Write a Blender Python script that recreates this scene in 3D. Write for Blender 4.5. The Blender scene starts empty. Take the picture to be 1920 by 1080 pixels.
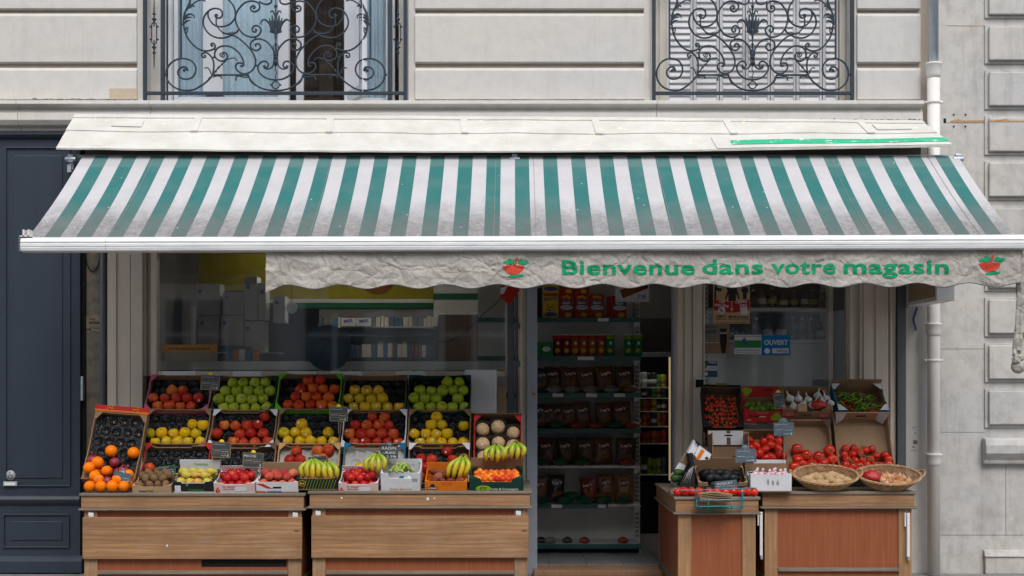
import bpy, bmesh, math, random
from mathutils import Vector, Matrix, noise
PI = math.pi
R = math.radians
random.seed(7)
sc = bpy.context.scene
COL = sc.collection
# ---------------------------------------------------------------- camera
F, D0, CX, HY, H = 2585.0, 11.0, 960.0, 715.0, 1.53
cam_d = bpy.data.cameras.new("camera")
cam = bpy.data.objects.new("camera", cam_d)
COL.objects.link(cam)
cam.location = (0, -D0, H)
cam.rotation_euler = (R(90), 0, 0)
cam_d.sensor_width = 36
cam_d.lens = 36 * F / 1920
cam_d.shift_y = (HY - 540) / 1920
cam_d.clip_end = 500
sc.camera = cam
# ---------------------------------------------------------------- sky
w = bpy.data.worlds.new("World")
sc.world = w
w.use_nodes = True
nt = w.node_tree
bg = nt.nodes["Background"]
sky = nt.nodes.new("ShaderNodeTexSky")
sky.sky_type = 'NISHITA'
sky.sun_disc = False
SUN_EL, SUN_AZ = 52, 168
sky.sun_elevation = R(SUN_EL)
sky.sun_rotation = R(SUN_AZ)
sky.dust_density = 2.5
sky.air_density = 1.0
hs = nt.nodes.new("ShaderNodeHueSaturation")
hs.inputs["Saturation"].default_value = 0.46
nt.links.new(sky.outputs[0], hs.inputs["Color"])
nt.links.new(hs.outputs[0], bg.inputs[0])
bg.inputs[1].default_value = 0.15
sun_d = bpy.data.lights.new("sun", 'SUN')
sun_d.energy = 1.3
sun_d.angle = R(28)
sun_d.color = (1, 0.97, 0.93)
sun = bpy.data.objects.new("sun", sun_d)
COL.objects.link(sun)
az = R(SUN_AZ)
sdir = Vector((math.sin(az) * math.cos(R(SUN_EL)), math.cos(az) * math.cos(R(SUN_EL)), math.sin(R(SUN_EL))))
sun.rotation_euler = sdir.to_track_quat('Z', 'Y').to_euler()
sc.view_settings.view_transform = 'Standard'
sc.view_settings.look = 'None'
sc.view_settings.gamma = 1
sc.view_settings.exposure = 0.5
sc.cycles.max_bounces = 6
sc.cycles.diffuse_bounces = 3
sc.cycles.transparent_max_bounces = 8
sc.cycles.use_denoising = True

# ---------------------------------------------------------------- helpers
def X(px, y): return (px - CX) / F * (y + D0)
def Z(py, y): return H - (py - HY) / F * (y + D0)
def P(px, py, y): return Vector((X(px, y), y, Z(py, y)))
def wpos(o):
    v = Vector((0, 0, 0))
    while o is not None:
        v += o.location; o = o.parent
    return v

def tag(o, label=None, cat=None, group=None, kind=None):
    if label: o["label"] = label
    if cat: o["category"] = cat
    if group: o["group"] = group
    if kind: o["kind"] = kind
    return o
def empty(name, loc=(0, 0, 0), label=None, cat=None, group=None, parent=None):
    o = bpy.data.objects.new(name, None)
    o.empty_display_size = 0.1
    COL.objects.link(o)
    o.location = Vector(loc) - (wpos(parent) if parent else Vector((0, 0, 0)))
    if parent: o.parent = parent
    return tag(o, label, cat, group)
def dup(o, parent=None):
    c = o.copy(); COL.objects.link(c)
    if parent: c.parent = parent
    for ch in list(o.children): dup(ch, c)
    return c
def relabel(o, label, group=None):
    o["label"] = label
    if group: o["group"] = group
    return o

class MB:
    def __init__(s): s.v, s.f, s.m, s.s, s.mi = [], [], [], [], 0
    def add(s, vs, fs, smooth=False, M=None, mi=None):
        b = len(s.v)
        for p in vs: s.v.append((M @ Vector(p)) if M else Vector(p))
        for i, f in enumerate(fs):
            s.f.append([b + k for k in f]); s.s.append(smooth)
            s.m.append(mi[i] if isinstance(mi, list) else (s.mi if mi is None else mi))
        return s
    def box(s, x0, x1, y0, y1, z0, z1, M=None, mi=None):
        vs = [(x, y, z) for x in (x0, x1) for y in (y0, y1) for z in (z0, z1)]
        # faces: -x, +x, -y, +y, -z, +z
        fs = [(0, 1, 3, 2), (4, 6, 7, 5), (0, 4, 5, 1), (2, 3, 7, 6), (0, 2, 6, 4), (1, 5, 7, 3)]
        return s.add(vs, fs, False, M, mi)
    def prism(s, poly, y0, y1, M=None, mi=None, smooth=False):   # poly in XZ, extruded in Y
        a = sum(poly[i][0] * poly[(i + 1) % len(poly)][1] - poly[(i + 1) % len(poly)][0] * poly[i][1] for i in range(len(poly)))
        if a < 0: poly = poly[::-1]
        n = len(poly)
        vs = [(p[0], y0, p[1]) for p in poly] + [(p[0], y1, p[1]) for p in poly]
        fs = [list(range(n)), list(range(2 * n - 1, n - 1, -1))] + [(i, i + n, (i + 1) % n + n, (i + 1) % n) for i in range(n)]
        return s.add(vs, fs, False, M, mi)
    def profx(s, poly, x0, x1, M=None, mi=None):                  # poly in YZ, extruded in X
        a = sum(poly[i][0] * poly[(i + 1) % len(poly)][1] - poly[(i + 1) % len(poly)][0] * poly[i][1] for i in range(len(poly)))
        if a < 0: poly = poly[::-1]
        n = len(poly)
        vs = [(x0, p[0], p[1]) for p in poly] + [(x1, p[0], p[1]) for p in poly]
        fs = [list(range(n - 1, -1, -1)), list(range(n, 2 * n))] + [(i, (i + 1) % n, (i + 1) % n + n, i + n) for i in range(n)]
        return s.add(vs, fs, False, M, mi)
    def tube(s, pts, r, n=6, closed=False, M=None, mi=None, flat=1.0):
        pts = [Vector(p) for p in pts]; N = len(pts)
        rs = r if isinstance(r, (list, tuple)) else [r] * N
        vs, fs = [], []
        t0 = (pts[1] - pts[0]).normalized()
        up = Vector((0, 1, 0)) if abs(t0.y) < 0.9 else Vector((1, 0, 0))
        nrm = (up - t0 * up.dot(t0)).normalized()
        for i in range(N):
            if closed: t = pts[(i + 1) % N] - pts[i - 1]
            else: t = pts[min(i + 1, N - 1)] - pts[max(i - 1, 0)]
            if t.length < 1e-9: t = t0
            t.normalize(); nrm = (nrm - t * nrm.dot(t))
            if nrm.length < 1e-6: nrm = t.orthogonal()
            nrm.normalize(); b = t.cross(nrm)
            for k in range(n):
                a = 2 * PI * k / n
                vs.append(pts[i] + (nrm * math.cos(a) * flat + b * math.sin(a)) * rs[i])
        L = N if closed else N - 1
        for i in range(L):
            for k in range(n):
                j = (i + 1) % N
                fs.append((i * n + k, i * n + (k + 1) % n, j * n + (k + 1) % n, j * n + k))
        if not closed:
            fs.append(list(range(n - 1, -1, -1))); fs.append([(N - 1) * n + k for k in range(n)])
        return s.add(vs, fs, True, M, mi)
    def lathe(s, prof, n=16, M=None, mi=None, smooth=True, mod=None):  # prof: (r,z)
        vs, fs = [], []
        for (r, z) in prof:
            for k in range(n):
                a = 2 * PI * k / n
                q = r * (mod(a, z) if mod else 1)
                vs.append((q * math.cos(a), q * math.sin(a), z))
        for i in range(len(prof) - 1):
            for k in range(n):
                fs.append((i * n + k, i * n + (k + 1) % n, (i + 1) * n + (k + 1) % n, (i + 1) * n + k))
        fs.append(list(range(n - 1, -1, -1))); fs.append([(len(prof) - 1) * n + k for k in range(n)])
        return s.add(vs, fs, smooth, M, mi)
    def ball(s, c, r, n=8, M=None, mi=None, sc3=(1, 1, 1)):
        pr = [(max(1e-4, math.sin(PI * i / n)) , -math.cos(PI * i / n)) for i in range(n + 1)]
        m = Matrix.Translation(c) @ Matrix.Diagonal((r * sc3[0], r * sc3[1], r * sc3[2], 1))
        return s.lathe(pr, n + 2, (M @ m) if M else m, mi)
    def grid(s, fn, nu, nv, M=None, mi=None, smooth=True):
        vs = [fn(i / nu, j / nv) for j in range(nv + 1) for i in range(nu + 1)]
        fs = [(j * (nu + 1) + i, j * (nu + 1) + i + 1, (j + 1) * (nu + 1) + i + 1, (j + 1) * (nu + 1) + i) for j in range(nv) for i in range(nu)]
        return s.add(vs, fs, smooth, M, mi)
    def build(s, name, mats, parent=None, bev=0, label=None, cat=None, group=None, kind=None, origin=None):
        if not isinstance(mats, (list, tuple)): mats = [mats]
        if parent is not None: off = wpos(parent)
        elif origin is not None: off = Vector(origin)
        else:
            off = Vector(((min(p.x for p in s.v) + max(p.x for p in s.v)) / 2, (min(p.y for p in s.v) + max(p.y for p in s.v)) / 2, min(p.z for p in s.v)))
        me = bpy.data.meshes.new(name)
        me.from_pydata([tuple(p - off) for p in s.v], [], s.f)
        for m in mats: me.materials.append(m)
        me.polygons.foreach_set("material_index", s.m)
        me.polygons.foreach_set("use_smooth", s.s)
        me.update()
        o = bpy.data.objects.new(name, me); COL.objects.link(o)
        if parent is not None: o.parent = parent
        else: o.location = off
        if bev:
            b = o.modifiers.new("bevel", 'BEVEL'); b.width = bev; b.segments = 2; b.limit_method = 'ANGLE'; b.angle_limit = R(40)
        return tag(o, label, cat, group, kind)

def smooth_path(pts, sub=6, closed=False):
    pts = [Vector(p) for p in pts]; out = []; n = len(pts)
    rng = n if closed else n - 1
    for i in range(rng):
        if closed: p0, p1, p2, p3 = pts[i - 1], pts[i], pts[(i + 1) % n], pts[(i + 2) % n]
        else: p0, p1, p2, p3 = pts[max(i - 1, 0)], pts[i], pts[i + 1], pts[min(i + 2, n - 1)]
        for k in range(sub):
            t = k / sub
            out.append(0.5 * ((2 * p1) + (-p0 + p2) * t + (2 * p0 - 5 * p1 + 4 * p2 - p3) * t * t + (-p0 + 3 * p1 - 3 * p2 + p3) * t ** 3))
    if not closed: out.append(pts[-1])
    return out

# ---------------------------------------------------------------- materials
def lin(c):
    if isinstance(c, str):
        c = [int(c[i:i + 2], 16) / 255 for i in (0, 2, 4)]
        c = [x / 12.92 if x <= 0.04045 else ((x + 0.055) / 1.055) ** 2.4 for x in c]
    return tuple(c) + (1,)
class NB:
    def __init__(s, name):
        s.m = bpy.data.materials.new(name); s.m.use_nodes = True
        s.t = s.m.node_tree; s.b = s.t.nodes["Principled BSDF"]; s.out = s.t.nodes["Material Output"]
        s.tc = s.t.nodes.new("ShaderNodeTexCoord")
    def link(s, a, b): s.t.links.new(a, b)
    def n(s, ty, **kw):
        nd = s.t.nodes.new(ty)
        for k, v in kw.items():
            if k in nd.inputs.keys(): nd.inputs[k].default_value = v
            else: setattr(nd, k, v)
        return nd
    def map(s, scale=(1, 1, 1), co="Object", rot=(0, 0, 0), loc=(0, 0, 0)):
        mp = s.n("ShaderNodeMapping"); mp.inputs["Scale"].default_value = scale
        mp.inputs["Rotation"].default_value = rot; mp.inputs["Location"].default_value = loc
        s.link(s.tc.outputs[co] if isinstance(co, str) else co, mp.inputs[0]); return mp.outputs[0]
    def noise(s, scale, vec=None, detail=4, rough=.6, dist=0):
        nd = s.n("ShaderNodeTexNoise"); nd.inputs["Scale"].default_value = scale
        nd.inputs["Detail"].default_value = detail; nd.inputs["Roughness"].default_value = rough; nd.inputs["Distortion"].default_value = dist
        s.link(vec if vec is not None else s.tc.outputs["Object"], nd.inputs["Vector"]); return nd.outputs["Fac"]
    def ramp(s, fac, stops, interp='LINEAR'):
        r = s.n("ShaderNodeValToRGB"); r.color_ramp.interpolation = interp
        e = r.color_ramp.elements
        while len(e) < len(stops): e.new(0.5)
        for i, (p, c) in enumerate(stops):
            e[i].position = p; e[i].color = lin(c) if not isinstance(c, (int, float)) else (c, c, c, 1)
        s.link(fac, r.inputs[0]); return r.outputs[0]
    def mix(s, fac, a, b, mode='MIX'):
        m = s.n("ShaderNodeMix"); m.data_type = 'RGBA'; m.blend_type = mode
        for k, v in ((0, fac), (6, a), (7, b)):
            if hasattr(v, "links"): s.link(v, m.inputs[k])
            else: m.inputs[k].default_value = v if k == 0 else lin(v)
        return m.outputs[2]
    def math(s, op, a, b=None, c=None, clamp=False):
        m = s.n("ShaderNodeMath"); m.operation = op; m.use_clamp = clamp
        for i, v in enumerate((a, b, c)):
            if v is None: continue
            if hasattr(v, "links"): s.link(v, m.inputs[i])
            else: m.inputs[i].default_value = v
        return m.outputs[0]
    def sep(s, vec=None):
        q = s.n("ShaderNodeSeparateXYZ"); s.link(vec if vec is not None else s.tc.outputs["Object"], q.inputs[0]); return q.outputs
    def rand(s): return s.n("ShaderNodeObjectInfo").outputs["Random"]
    def bump(s, h, strength=.3, dist=.01, prev=None):
        b = s.n("ShaderNodeBump"); b.inputs["Strength"].default_value = strength; b.inputs["Distance"].default_value = dist
        s.link(h, b.inputs["Height"])
        if prev is not None: s.link(prev, b.inputs["Normal"])
        return b.outputs[0]
    def fin(s, col, rough=.6, bump=None, metal=0, spec=.5, coat=0, trans=0, sheen=0):
        i = s.b.inputs
        if hasattr(col, "links"): s.link(col, i["Base Color"])
        else: i["Base Color"].default_value = lin(col)
        if hasattr(rough, "links"): s.link(rough, i["Roughness"])
        else: i["Roughness"].default_value = rough
        i["Metallic"].default_value = metal; i["Specular IOR Level"].default_value = spec
        i["Coat Weight"].default_value = coat; i["Coat Roughness"].default_value = .1
        if trans: i["Transmission Weight"].default_value = trans
        if bump is not None: s.link(bump, i["Normal"])
        return s.m

def plain(name, c1, c2=None, scale=6, rough=.6, bump=.0, bscale=80, metal=0, spec=.5, coat=0, bdist=.004):
    b = NB(name)
    c = lin(c1)
    if c2 is None: c2 = tuple(x * .78 for x in c[:3])
    n1 = b.noise(scale)
    col = b.mix(b.ramp(n1, [(.3, 0.), (.7, 1.)]), c[:3], c2 if not isinstance(c2, str) else lin(c2)[:3])
    bp = b.bump(b.noise(bscale), bump, bdist) if bump else None
    return b.fin(col, rough, bp, metal, spec, coat)

def stone_mat(name, base, dark, warm, pits=.25, stain=.5):
    b = NB(name)
    n1 = b.noise(1.1, detail=6, rough=.65); n2 = b.noise(9, detail=5); n3 = b.noise(70, detail=3)
    c = b.mix(b.ramp(n1, [(.38, 0.), (.68, 1.)]), base, warm)
    c = b.mix(b.math('MULTIPLY', b.ramp(n2, [(.45, 0.), (.8, 1.)]), stain), c, dark)
    streak = b.noise(3.0, b.map((3.5, 3.5, .35)), 5, .7)
    c = b.mix(b.math('MULTIPLY', b.ramp(streak, [(.52, 0.), (.78, 1.)]), stain), c, dark)
    vo = b.n("ShaderNodeTexVoronoi"); vo.inputs["Scale"].default_value = 55
    b.link(b.tc.outputs["Object"], vo.inputs["Vector"])
    pit = b.ramp(vo.outputs["Distance"], [(.06, 1.), (.16, 0.)])
    pm = b.math('MULTIPLY', pit, b.ramp(b.noise(4, b.map((1, 1, 1), loc=(3, 1, 7))), [(.48, 0.), (.66, 1.)]))
    c = b.mix(b.math('MULTIPLY', pm, pits), c, dark)
    c = b.mix(b.math('MULTIPLY', b.rand(), .16), c, tuple(x * .55 for x in lin(base)[:3]))
    if stain > .45:
        lowz = b.ramp(b.sep()[2], [(.35, 1.), (1.25, 0.)])
        c = b.mix(b.math('MULTIPLY', b.math('MULTIPLY', lowz, b.ramp(b.noise(2.6, b.map((1, 1, .6), loc=(1.3, 0, .4)), 6, .7), [(.44, 0.), (.66, 1.)])), .5), c, (.12, .11, .10))
    bp = b.bump(n3, .25, .004); bp = b.bump(b.noise(12, detail=6), .25, .012, bp)
    bp = b.bump(b.math('MULTIPLY', pm, -1.), .4 * pits, .01, bp)
    return b.fin(c, .9, bp, spec=.2)
M_STONE = stone_mat("limestone", (.575, .565, .55), (.38, .36, .335), (.60, .565, .505), .3, .34)
M_STONE2 = stone_mat("weathered_limestone", (.50, .50, .50), (.23, .22, .20), (.55, .52, .47), 1.0, .5)
M_MORTAR = plain("mortar", (.50, .42, .33), (.56, .48, .40), 5, .9, .3)
M_PLASTER_OLD = stone_mat("old_plaster", (.16, .135, .10), (.05, .045, .04), (.24, .21, .17), 1, 1)
M_IRON = plain("painted_iron", (.020, .031, .044), (.03, .043, .058), 30, .55, .35, 160, spec=.3, bdist=.002)
def paint(name, c, c2=None, rough=.5, wear=.35, wc=(.12, .1, .08)):
    b = NB(name)
    n1 = b.noise(3, b.map((2, 2, .5)), 5)
    col = b.mix(b.ramp(n1, [(.35, 0.), (.75, 1.)]), c, c2 or tuple(x * .8 for x in c))
    n2 = b.noise(26, b.map((1.5, 1.5, .5)), 8, .75)
    col = b.mix(b.math('MULTIPLY', b.ramp(n2, [(.63, 0.), (.70, 1.)]), wear), col, wc)
    return b.fin(col, rough, b.bump(b.noise(60, b.map((1, 1, .3))), .12, .003))
M_BLUE = paint("slate_blue_gloss_paint", (.025, .037, .055), (.020, .030, .045), .42, .18, (.06, .08, .1))
M_CREAM = paint("cream_paint", (.64, .555, .455), (.54, .46, .37), .55, .5, (.17, .14, .1))
M_CREAM2 = paint("pale_cream_paint", (.62, .57, .50), (.52, .48, .41), .55, .5, (.2, .17, .13))
M_FRAMEW = paint("bluish_white_window_paint", (.60, .62, .66), (.52, .54, .58), .5, .4, (.3, .28, .26))
M_JAMB = paint("greyed_metal_paint", (.33, .37, .43), (.27, .30, .35), .5, .5, (.12, .12, .12))
M_DGREY = paint("dark_grey_metal", (.10, .115, .13), (.07, .08, .09), .5, .4, (.2, .2, .2))
M_BLACK = plain("black_paint", (.010, .010, .011), (.016, .016, .016), 20, .7, spec=.12)
M_WHITE = plain("white_plastic", (.72, .72, .72), (.62, .63, .64), 8, .5)
M_PVC = paint("white_pvc", (.74, .72, .69), (.64, .62, .59), .45, .45, (.28, .25, .2))
M_GALV = plain("galvanised_steel", (.55, .6, .66), (.42, .48, .54), 14, .35, metal=.6)
M_ALU = None
b = NB("white_lacquered_aluminium")
n1 = b.noise(5, b.map((1, 1, 12)), 5)
c = b.mix(b.ramp(n1, [(.4, 0.), (.8, 1.)]), (.78, .79, .80), (.6, .62, .64))
n2 = b.noise(30, detail=8, rough=.8)
c = b.mix(b.math('MULTIPLY', b.ramp(n2, [(.66, 0.), (.74, 1.)]), .5), c, (.3, .29, .27))
M_ALU = b.fin(c, .35)
# sun-bleached hood: off white, peeling to pale yellow, small rust flecks
b = NB("peeling_white_hood_paint")
n1 = b.noise(2.2, b.map((1, 1, 1)), 6, .7)
c = b.mix(b.ramp(b.noise(3.5, b.map((1, 2, .7)), 7, .7), [(.4, 0.), (.72, 1.)]), (.62, .61, .57), (.50, .485, .44))
c = b.mix(b.ramp(b.noise(9, b.map((1, 3, 3)), 9, .78), [(.60, 0.), (.64, 1.)]), c, (.88, .80, .55))
c = b.mix(b.ramp(b.noise(40, b.map((1, 3, 3), loc=(2, 5, 1)), 6, .7), [(.70, 0.), (.73, 1.)]), c, (.22, .2, .18))
M_HOOD = b.fin(c, .55, b.bump(b.noise(6, detail=6), .25, .02))
b = NB("worn_green_stripe")
fl = b.ramp(b.noise(16, b.map((.6, 2, 2)), 9, .8), [(.57, 0.), (.60, 1.)])
M_GSTRIPE = b.fin(b.mix(fl, (.02, .42, .22), (.8, .78, .74)), .5)
# awning fabric
AW_X0, AW_P = -3.2147, .2158
b = NB("striped_awning_canvas")
xyz = b.sep()
ph = b.math('FRACT', b.math('DIVIDE', b.math('SUBTRACT', xyz[0], AW_X0 - 20 * AW_P), AW_P))
g = b.math('LESS_THAN', ph, .5)
green = b.mix(b.noise(3), (.020, .135, .130), (.028, .16, .152))
white = b.mix(b.noise(4), (.53, .525, .54), (.44, .435, .45))
c = b.mix(g, white, green)
# grime gathered along the lower hem (v = distance down the slope, attribute-free: object z)
hv = b.math('MULTIPLY', xyz[2], 1.0)          # object origin at the hem: z grows up the slope
low = b.ramp(b.math('ADD', hv, b.math('MULTIPLY', b.math('SUBTRACT', b.noise(5, b.map((1.6, 1, 1)), 6, .7), .5), .34)), [(.09, 1.), (.33, 0.)])
grain = b.ramp(b.noise(26, b.map((1, 1, .8)), 7, .75), [(.34, .55), (.62, 1.)])
c = b.mix(b.math('MULTIPLY', b.math('MULTIPLY', low, grain), .82), c, (.125, .12, .115))
up = b.ramp(b.math('ADD', hv, b.math('MULTIPLY', b.noise(3), .03)), [(.64, 0.), (.66, 1.)])
c = b.mix(b.math('MULTIPLY', up, .2), c, (.25, .26, .26))
c = b.mix(b.math('MULTIPLY', b.ramp(b.noise(2.3, b.map((1.5, 1, 2.5)), 7, .7), [(.45, 0.), (.75, 1.)]), .2), c, (.25, .25, .25))
vo = b.n("ShaderNodeTexVoronoi"); vo.inputs["Scale"].default_value = 9; b.link(b.tc.outputs["Object"], vo.inputs["Vector"])
c = b.mix(b.ramp(vo.outputs["Distance"], [(.035, 1.), (.045, 0.)]), c, (.8, .78, .75))
M_AWN = b.fin(c, .75, b.bump(b.noise(45, b.map((1, 1, .4)), 3), .15, .004), spec=.3)
# valance
def crease(bb, k=1):
    v = bb.map((1, 1, 1))
    d = bb.n("ShaderNodeTexNoise"); d.inputs["Scale"].default_value = 5; bb.link(v, d.inputs["Vector"])
    mixv = bb.n("ShaderNodeMix"); mixv.data_type = 'RGBA'; mixv.inputs[0].default_value = .16
    bb.link(v, mixv.inputs[6]); bb.link(d.outputs["Color"], mixv.inputs[7])
    h = None
    for sc_, wt, st in ((7, 1.0, (1, 1, 1.7)), (15, .8, (1.5, 1, .8)), (31, .5, (1, 1, 1.5))):
        vo = bb.n("ShaderNodeTexVoronoi"); vo.feature = 'DISTANCE_TO_EDGE'; vo.inputs["Scale"].default_value = sc_
        bb.link(bb.map(st, mixv.outputs[2], rot=(0, .6 * sc_ / 9, 0)), vo.inputs["Vector"])
        t = bb.math('MULTIPLY', bb.math('MINIMUM', vo.outputs["Distance"], .22), wt * 9 / sc_ * 4)
        h = t if h is None else bb.math('ADD', h, t)
    return h
b = NB("crumpled_grey_canvas")
h = crease(b)
c = b.mix(b.ramp(b.noise(5, detail=6), [(.35, 0.), (.7, 1.)]), (.43, .405, .37), (.31, .288, .258))
c = b.mix(b.ramp(b.noise(28, detail=6, rough=.75), [(.5, 0.), (.8, .6)]), c, (.2, .19, .17))
M_VAL = b.fin(c, .8, b.bump(h, .62, .010), spec=.15)
def cprint(name, col):
    b = NB(name); h = crease(b)
    c = b.mix(b.ramp(b.noise(60, detail=4), [(.5, 0.), (.8, .5)]), col, tuple(x * .5 for x in col))
    return b.fin(c, .7, b.bump(h, .5, .010), spec=.2)
M_VGREEN = cprint("green_print", (.0, .27, .11)); M_VRED = cprint("red_print", (.52, .05, .03))
def wood(name, c1, c2, c3, axis=0, rough=.6, sc_=1.0):
    b = NB(name); scuff = 0 if 'laminate' in name else 1
    st = [9, 9, 9]; st[axis] = .28
    xo = b.sep(); bw = b.math('FLOOR', b.math('MULTIPLY', xo[2 if axis != 2 else 0], 13.)); bl2 = b.math('FLOOR', b.math('ADD', b.math('MULTIPLY', xo[axis], .7), b.math('MULTIPLY', bw, .37)))
    cs = b.n("ShaderNodeCombineXYZ"); b.link(bw, cs.inputs[0]); b.link(bl2, cs.inputs[1])
    wn_ = b.n("ShaderNodeTexWhiteNoise"); b.link(cs.outputs[0], wn_.inputs["Vector"])
    v0 = b.map(tuple(x * sc_ for x in st))
    va = b.n("ShaderNodeVectorMath"); va.operation = 'ADD'; b.link(v0, va.inputs[0]); sc2 = b.n("ShaderNodeVectorMath"); sc2.operation = 'SCALE'; sc2.inputs["Scale"].default_value = 7; b.link(wn_.outputs["Color"], sc2.inputs[0]); b.link(sc2.outputs[0], va.inputs[1])
    v = va.outputs[0]
    n1 = b.noise(1.5, v, 7, .66, 1.2)
    fine = b.noise(9, v, 6, .72)
    c = b.mix(b.ramp(n1, [(.3, 0.), (.52, .5), (.72, 1.)]), c1, c2)
    c = b.mix(b.ramp(fine, [(.40, 0.), (.68, .9)]), c, c3)
    c = b.mix(b.ramp(wn_.outputs['Value'], [(0., 0.), (1., .04 + .34 * scuff)]), c, c3)
    c = b.mix(b.math('MULTIPLY', b.ramp(b.noise(2.2, detail=6), [(.45, 0.), (.68, 1.)]), .15 + .3 * scuff), c, tuple(x * .75 for x in lin(c3)[:3]))
    c = b.mix(b.math('MULTIPLY', b.ramp(b.noise(3.1, b.map((1, 1, 2.5), loc=(4, 2, 9)), 6, .7), [(.52, 0.), (.72, 1.)]), .30 * scuff), c, (.38, .33, .28))
    wv = b.n('ShaderNodeTexWave'); wv.wave_type = 'BANDS'; wv.bands_direction = {0: 'Z', 1: 'Z', 2: 'X'}[axis]; wv.inputs['Scale'].default_value = 6; wv.inputs['Distortion'].default_value = 7; wv.inputs['Detail'].default_value = 3; wv.inputs['Detail Scale'].default_value = 1.2
    sv = [1.6, 1, 1.6]; sv[axis] = .12
    b.link(b.map(tuple(sv)), wv.inputs['Vector'])
    c = b.mix(b.math('MULTIPLY', b.ramp(wv.outputs['Fac'], [(.55, 0.), (.95, 1.)]), .12 + .33 * scuff), c, c3)
    kn = b.n("ShaderNodeTexVoronoi"); kn.inputs["Scale"].default_value = 2.4; b.link(b.map((1.2, 1, 3.5)), kn.inputs["Vector"])
    c = b.mix(b.ramp(kn.outputs["Distance"], [(.03, .9 * scuff), (.10, 0.)]), c, (.09, .045, .02))
    return b.fin(c, rough, b.bump(fine, .3, .003), spec=.35)
M_WOOD = wood("pale_pine_board", (.47, .25, .115), (.34, .18, .085), (.18, .10, .05))
M_WOODV = wood("pale_pine_post", (.44, .235, .105), (.33, .175, .08), (.22, .13, .07), 2)
M_WOODG = wood("greyed_wood_trim", (.27, .21, .15), (.19, .15, .11), (.13, .11, .09))
M_PANEL = wood("red_brown_laminate", (.31, .095, .036), (.26, .076, .03), (.21, .06, .024), 2, .5)
M_CRATEW = wood("thin_poplar_crate", (.5, .34, .19), (.42, .28, .15), (.33, .22, .12))
M_WALNUT = wood("varnished_partition", (.42, .25, .14), (.34, .19, .10), (.24, .14, .08), 2)
def card(name, c): return plain(name, c, tuple(x * .82 for x in c), 9, .8, .25, 90, spec=.2, bdist=.002)
M_JOINT = plain("stone_joint", (.16, .145, .125), None, 10, .95)
M_CARD = card("brown_cardboard", (.25, .15, .085)); M_CARDL = card("light_cardboard", (.36, .235, .14))
M_CARDD = card("dark_cardboard", (.13, .075, .045))
M_CWHITE = card("white_card", (.62, .63, .66)); M_CPINK = card("pink_card", (.42, .09, .16)); M_CRED = card("red_card", (.42, .02, .022))
M_CLIME = card("lime_card", (.09, .42, .01)); M_CDGREEN = card("bottle_green_card", (.008, .045, .03)); M_CBLACK = card("black_card", (.016, .017, .019))
M_CORANGE = card("orange_card", (.62, .16, .01)); M_CBLUE = card("blue_card", (.01, .14, .26)); M_COCHRE = card("ochre_card", (.5, .30, .12))
M_CPALEPINK = card("pale_pink_card", (.62, .45, .42)); M_GREYP = card("grey_pulp", (.17, .17, .16)); M_LIMEP = card("leaf_green_print", (.22, .36, .02))
M_YELL = card("yellow_print", (.75, .5, .02)); M_INK = plain("black_ink", (.01, .01, .012), None, 10, .5); M_WINK = plain("white_ink", (.75, .75, .75), None, 10, .6)
M_REDINK = plain("red_ink", (.5, .015, .015), None, 10, .5); M_GINK = plain("green_ink", (.02, .3, .05), None, 10, .5); M_GOLD = plain("brass_edge", (.4, .3, .1), None, 10, .4)
M_BINK = plain("blue_ink", (.02, .07, .3), None, 10, .5)
b = NB("black_moulded_tray")
vo = b.n("ShaderNodeTexVoronoi"); vo.feature = 'SMOOTH_F1'; vo.inputs["Scale"].default_value = 60; b.link(b.map((1, 1, 1)), vo.inputs["Vector"])
M_TRAY = b.fin(b.mix(b.noise(12), (.004, .004, .005), (.009, .0095, .012)), .17, b.bump(vo.outputs["Distance"], .8, .012, b.bump(b.noise(38, detail=6, dist=1.5), .9, .009)), spec=.28)
b = NB("white_pulp_tray")
M_TRAYW = b.fin(b.mix(b.noise(12), (.4, .4, .38), (.3, .3, .29)), .8, b.bump(b.noise(60), .2, .003))
def fruit(name, cols, rough=.38, speck=None, bump=0, bs=120, hue_along=None, coat=0):
    """skin colour varies with a soft noise over each fruit, shifted per fruit"""
    b = NB(name); r = b.rand()
    off = b.n("ShaderNodeVectorMath"); off.operation = 'ADD'
    cx = b.n("ShaderNodeCombineXYZ"); b.link(b.math('MULTIPLY', r, 37.), cx.inputs[0]); b.link(b.math('MULTIPLY', r, 11.), cx.inputs[1])
    b.link(b.tc.outputs["Object"], off.inputs[0]); b.link(cx.outputs[0], off.inputs[1])
    n1 = b.noise(13, off.outputs[0], 3, .5, .8)
    f = b.math('ADD', b.math('MULTIPLY', n1, .8), b.math('MULTIPLY', b.math('SUBTRACT', r, .5), .35))
    st = [(.22 + .5 * i / max(1, len(cols) - 1), cc) for i, cc in enumerate(cols)]
    c = b.ramp(f, st)
    if speck:
        c = b.mix(b.ramp(b.noise(140, off.outputs[0], 2), [(.62, 0.), (.7, .6)]), c, speck)
    return b.fin(c, rough, b.bump(b.noise(bs, detail=2), bump, .002) if bump else None, coat=coat, spec=.16)
M_AP_RED = fruit("red_apple_skin", [(.30, .008, .008), (.36, .02, .010), (.46, .07, .015), (.56, .20, .03)], speck=(.6, .25, .08))
M_AP_ORG = fruit("orange_red_apple_skin", [(.40, .015, .008), (.48, .05, .010), (.58, .13, .015), (.62, .24, .03)], speck=(.65, .3, .08))
M_AP_GRN = fruit("green_apple_skin", [(.25, .33, .012), (.32, .38, .018), (.40, .43, .03)], speck=(.4, .5, .15))
M_AP_YEL = fruit("yellow_apple_skin", [(.42, .34, .01), (.60, .35, .006), (.63, .36, .006)], speck=(.4, .28, .04))
M_ORANGE = fruit("orange_peel", [(.80, .165, .0), (.84, .21, .002)], .4, bump=.35, bs=260)
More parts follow.
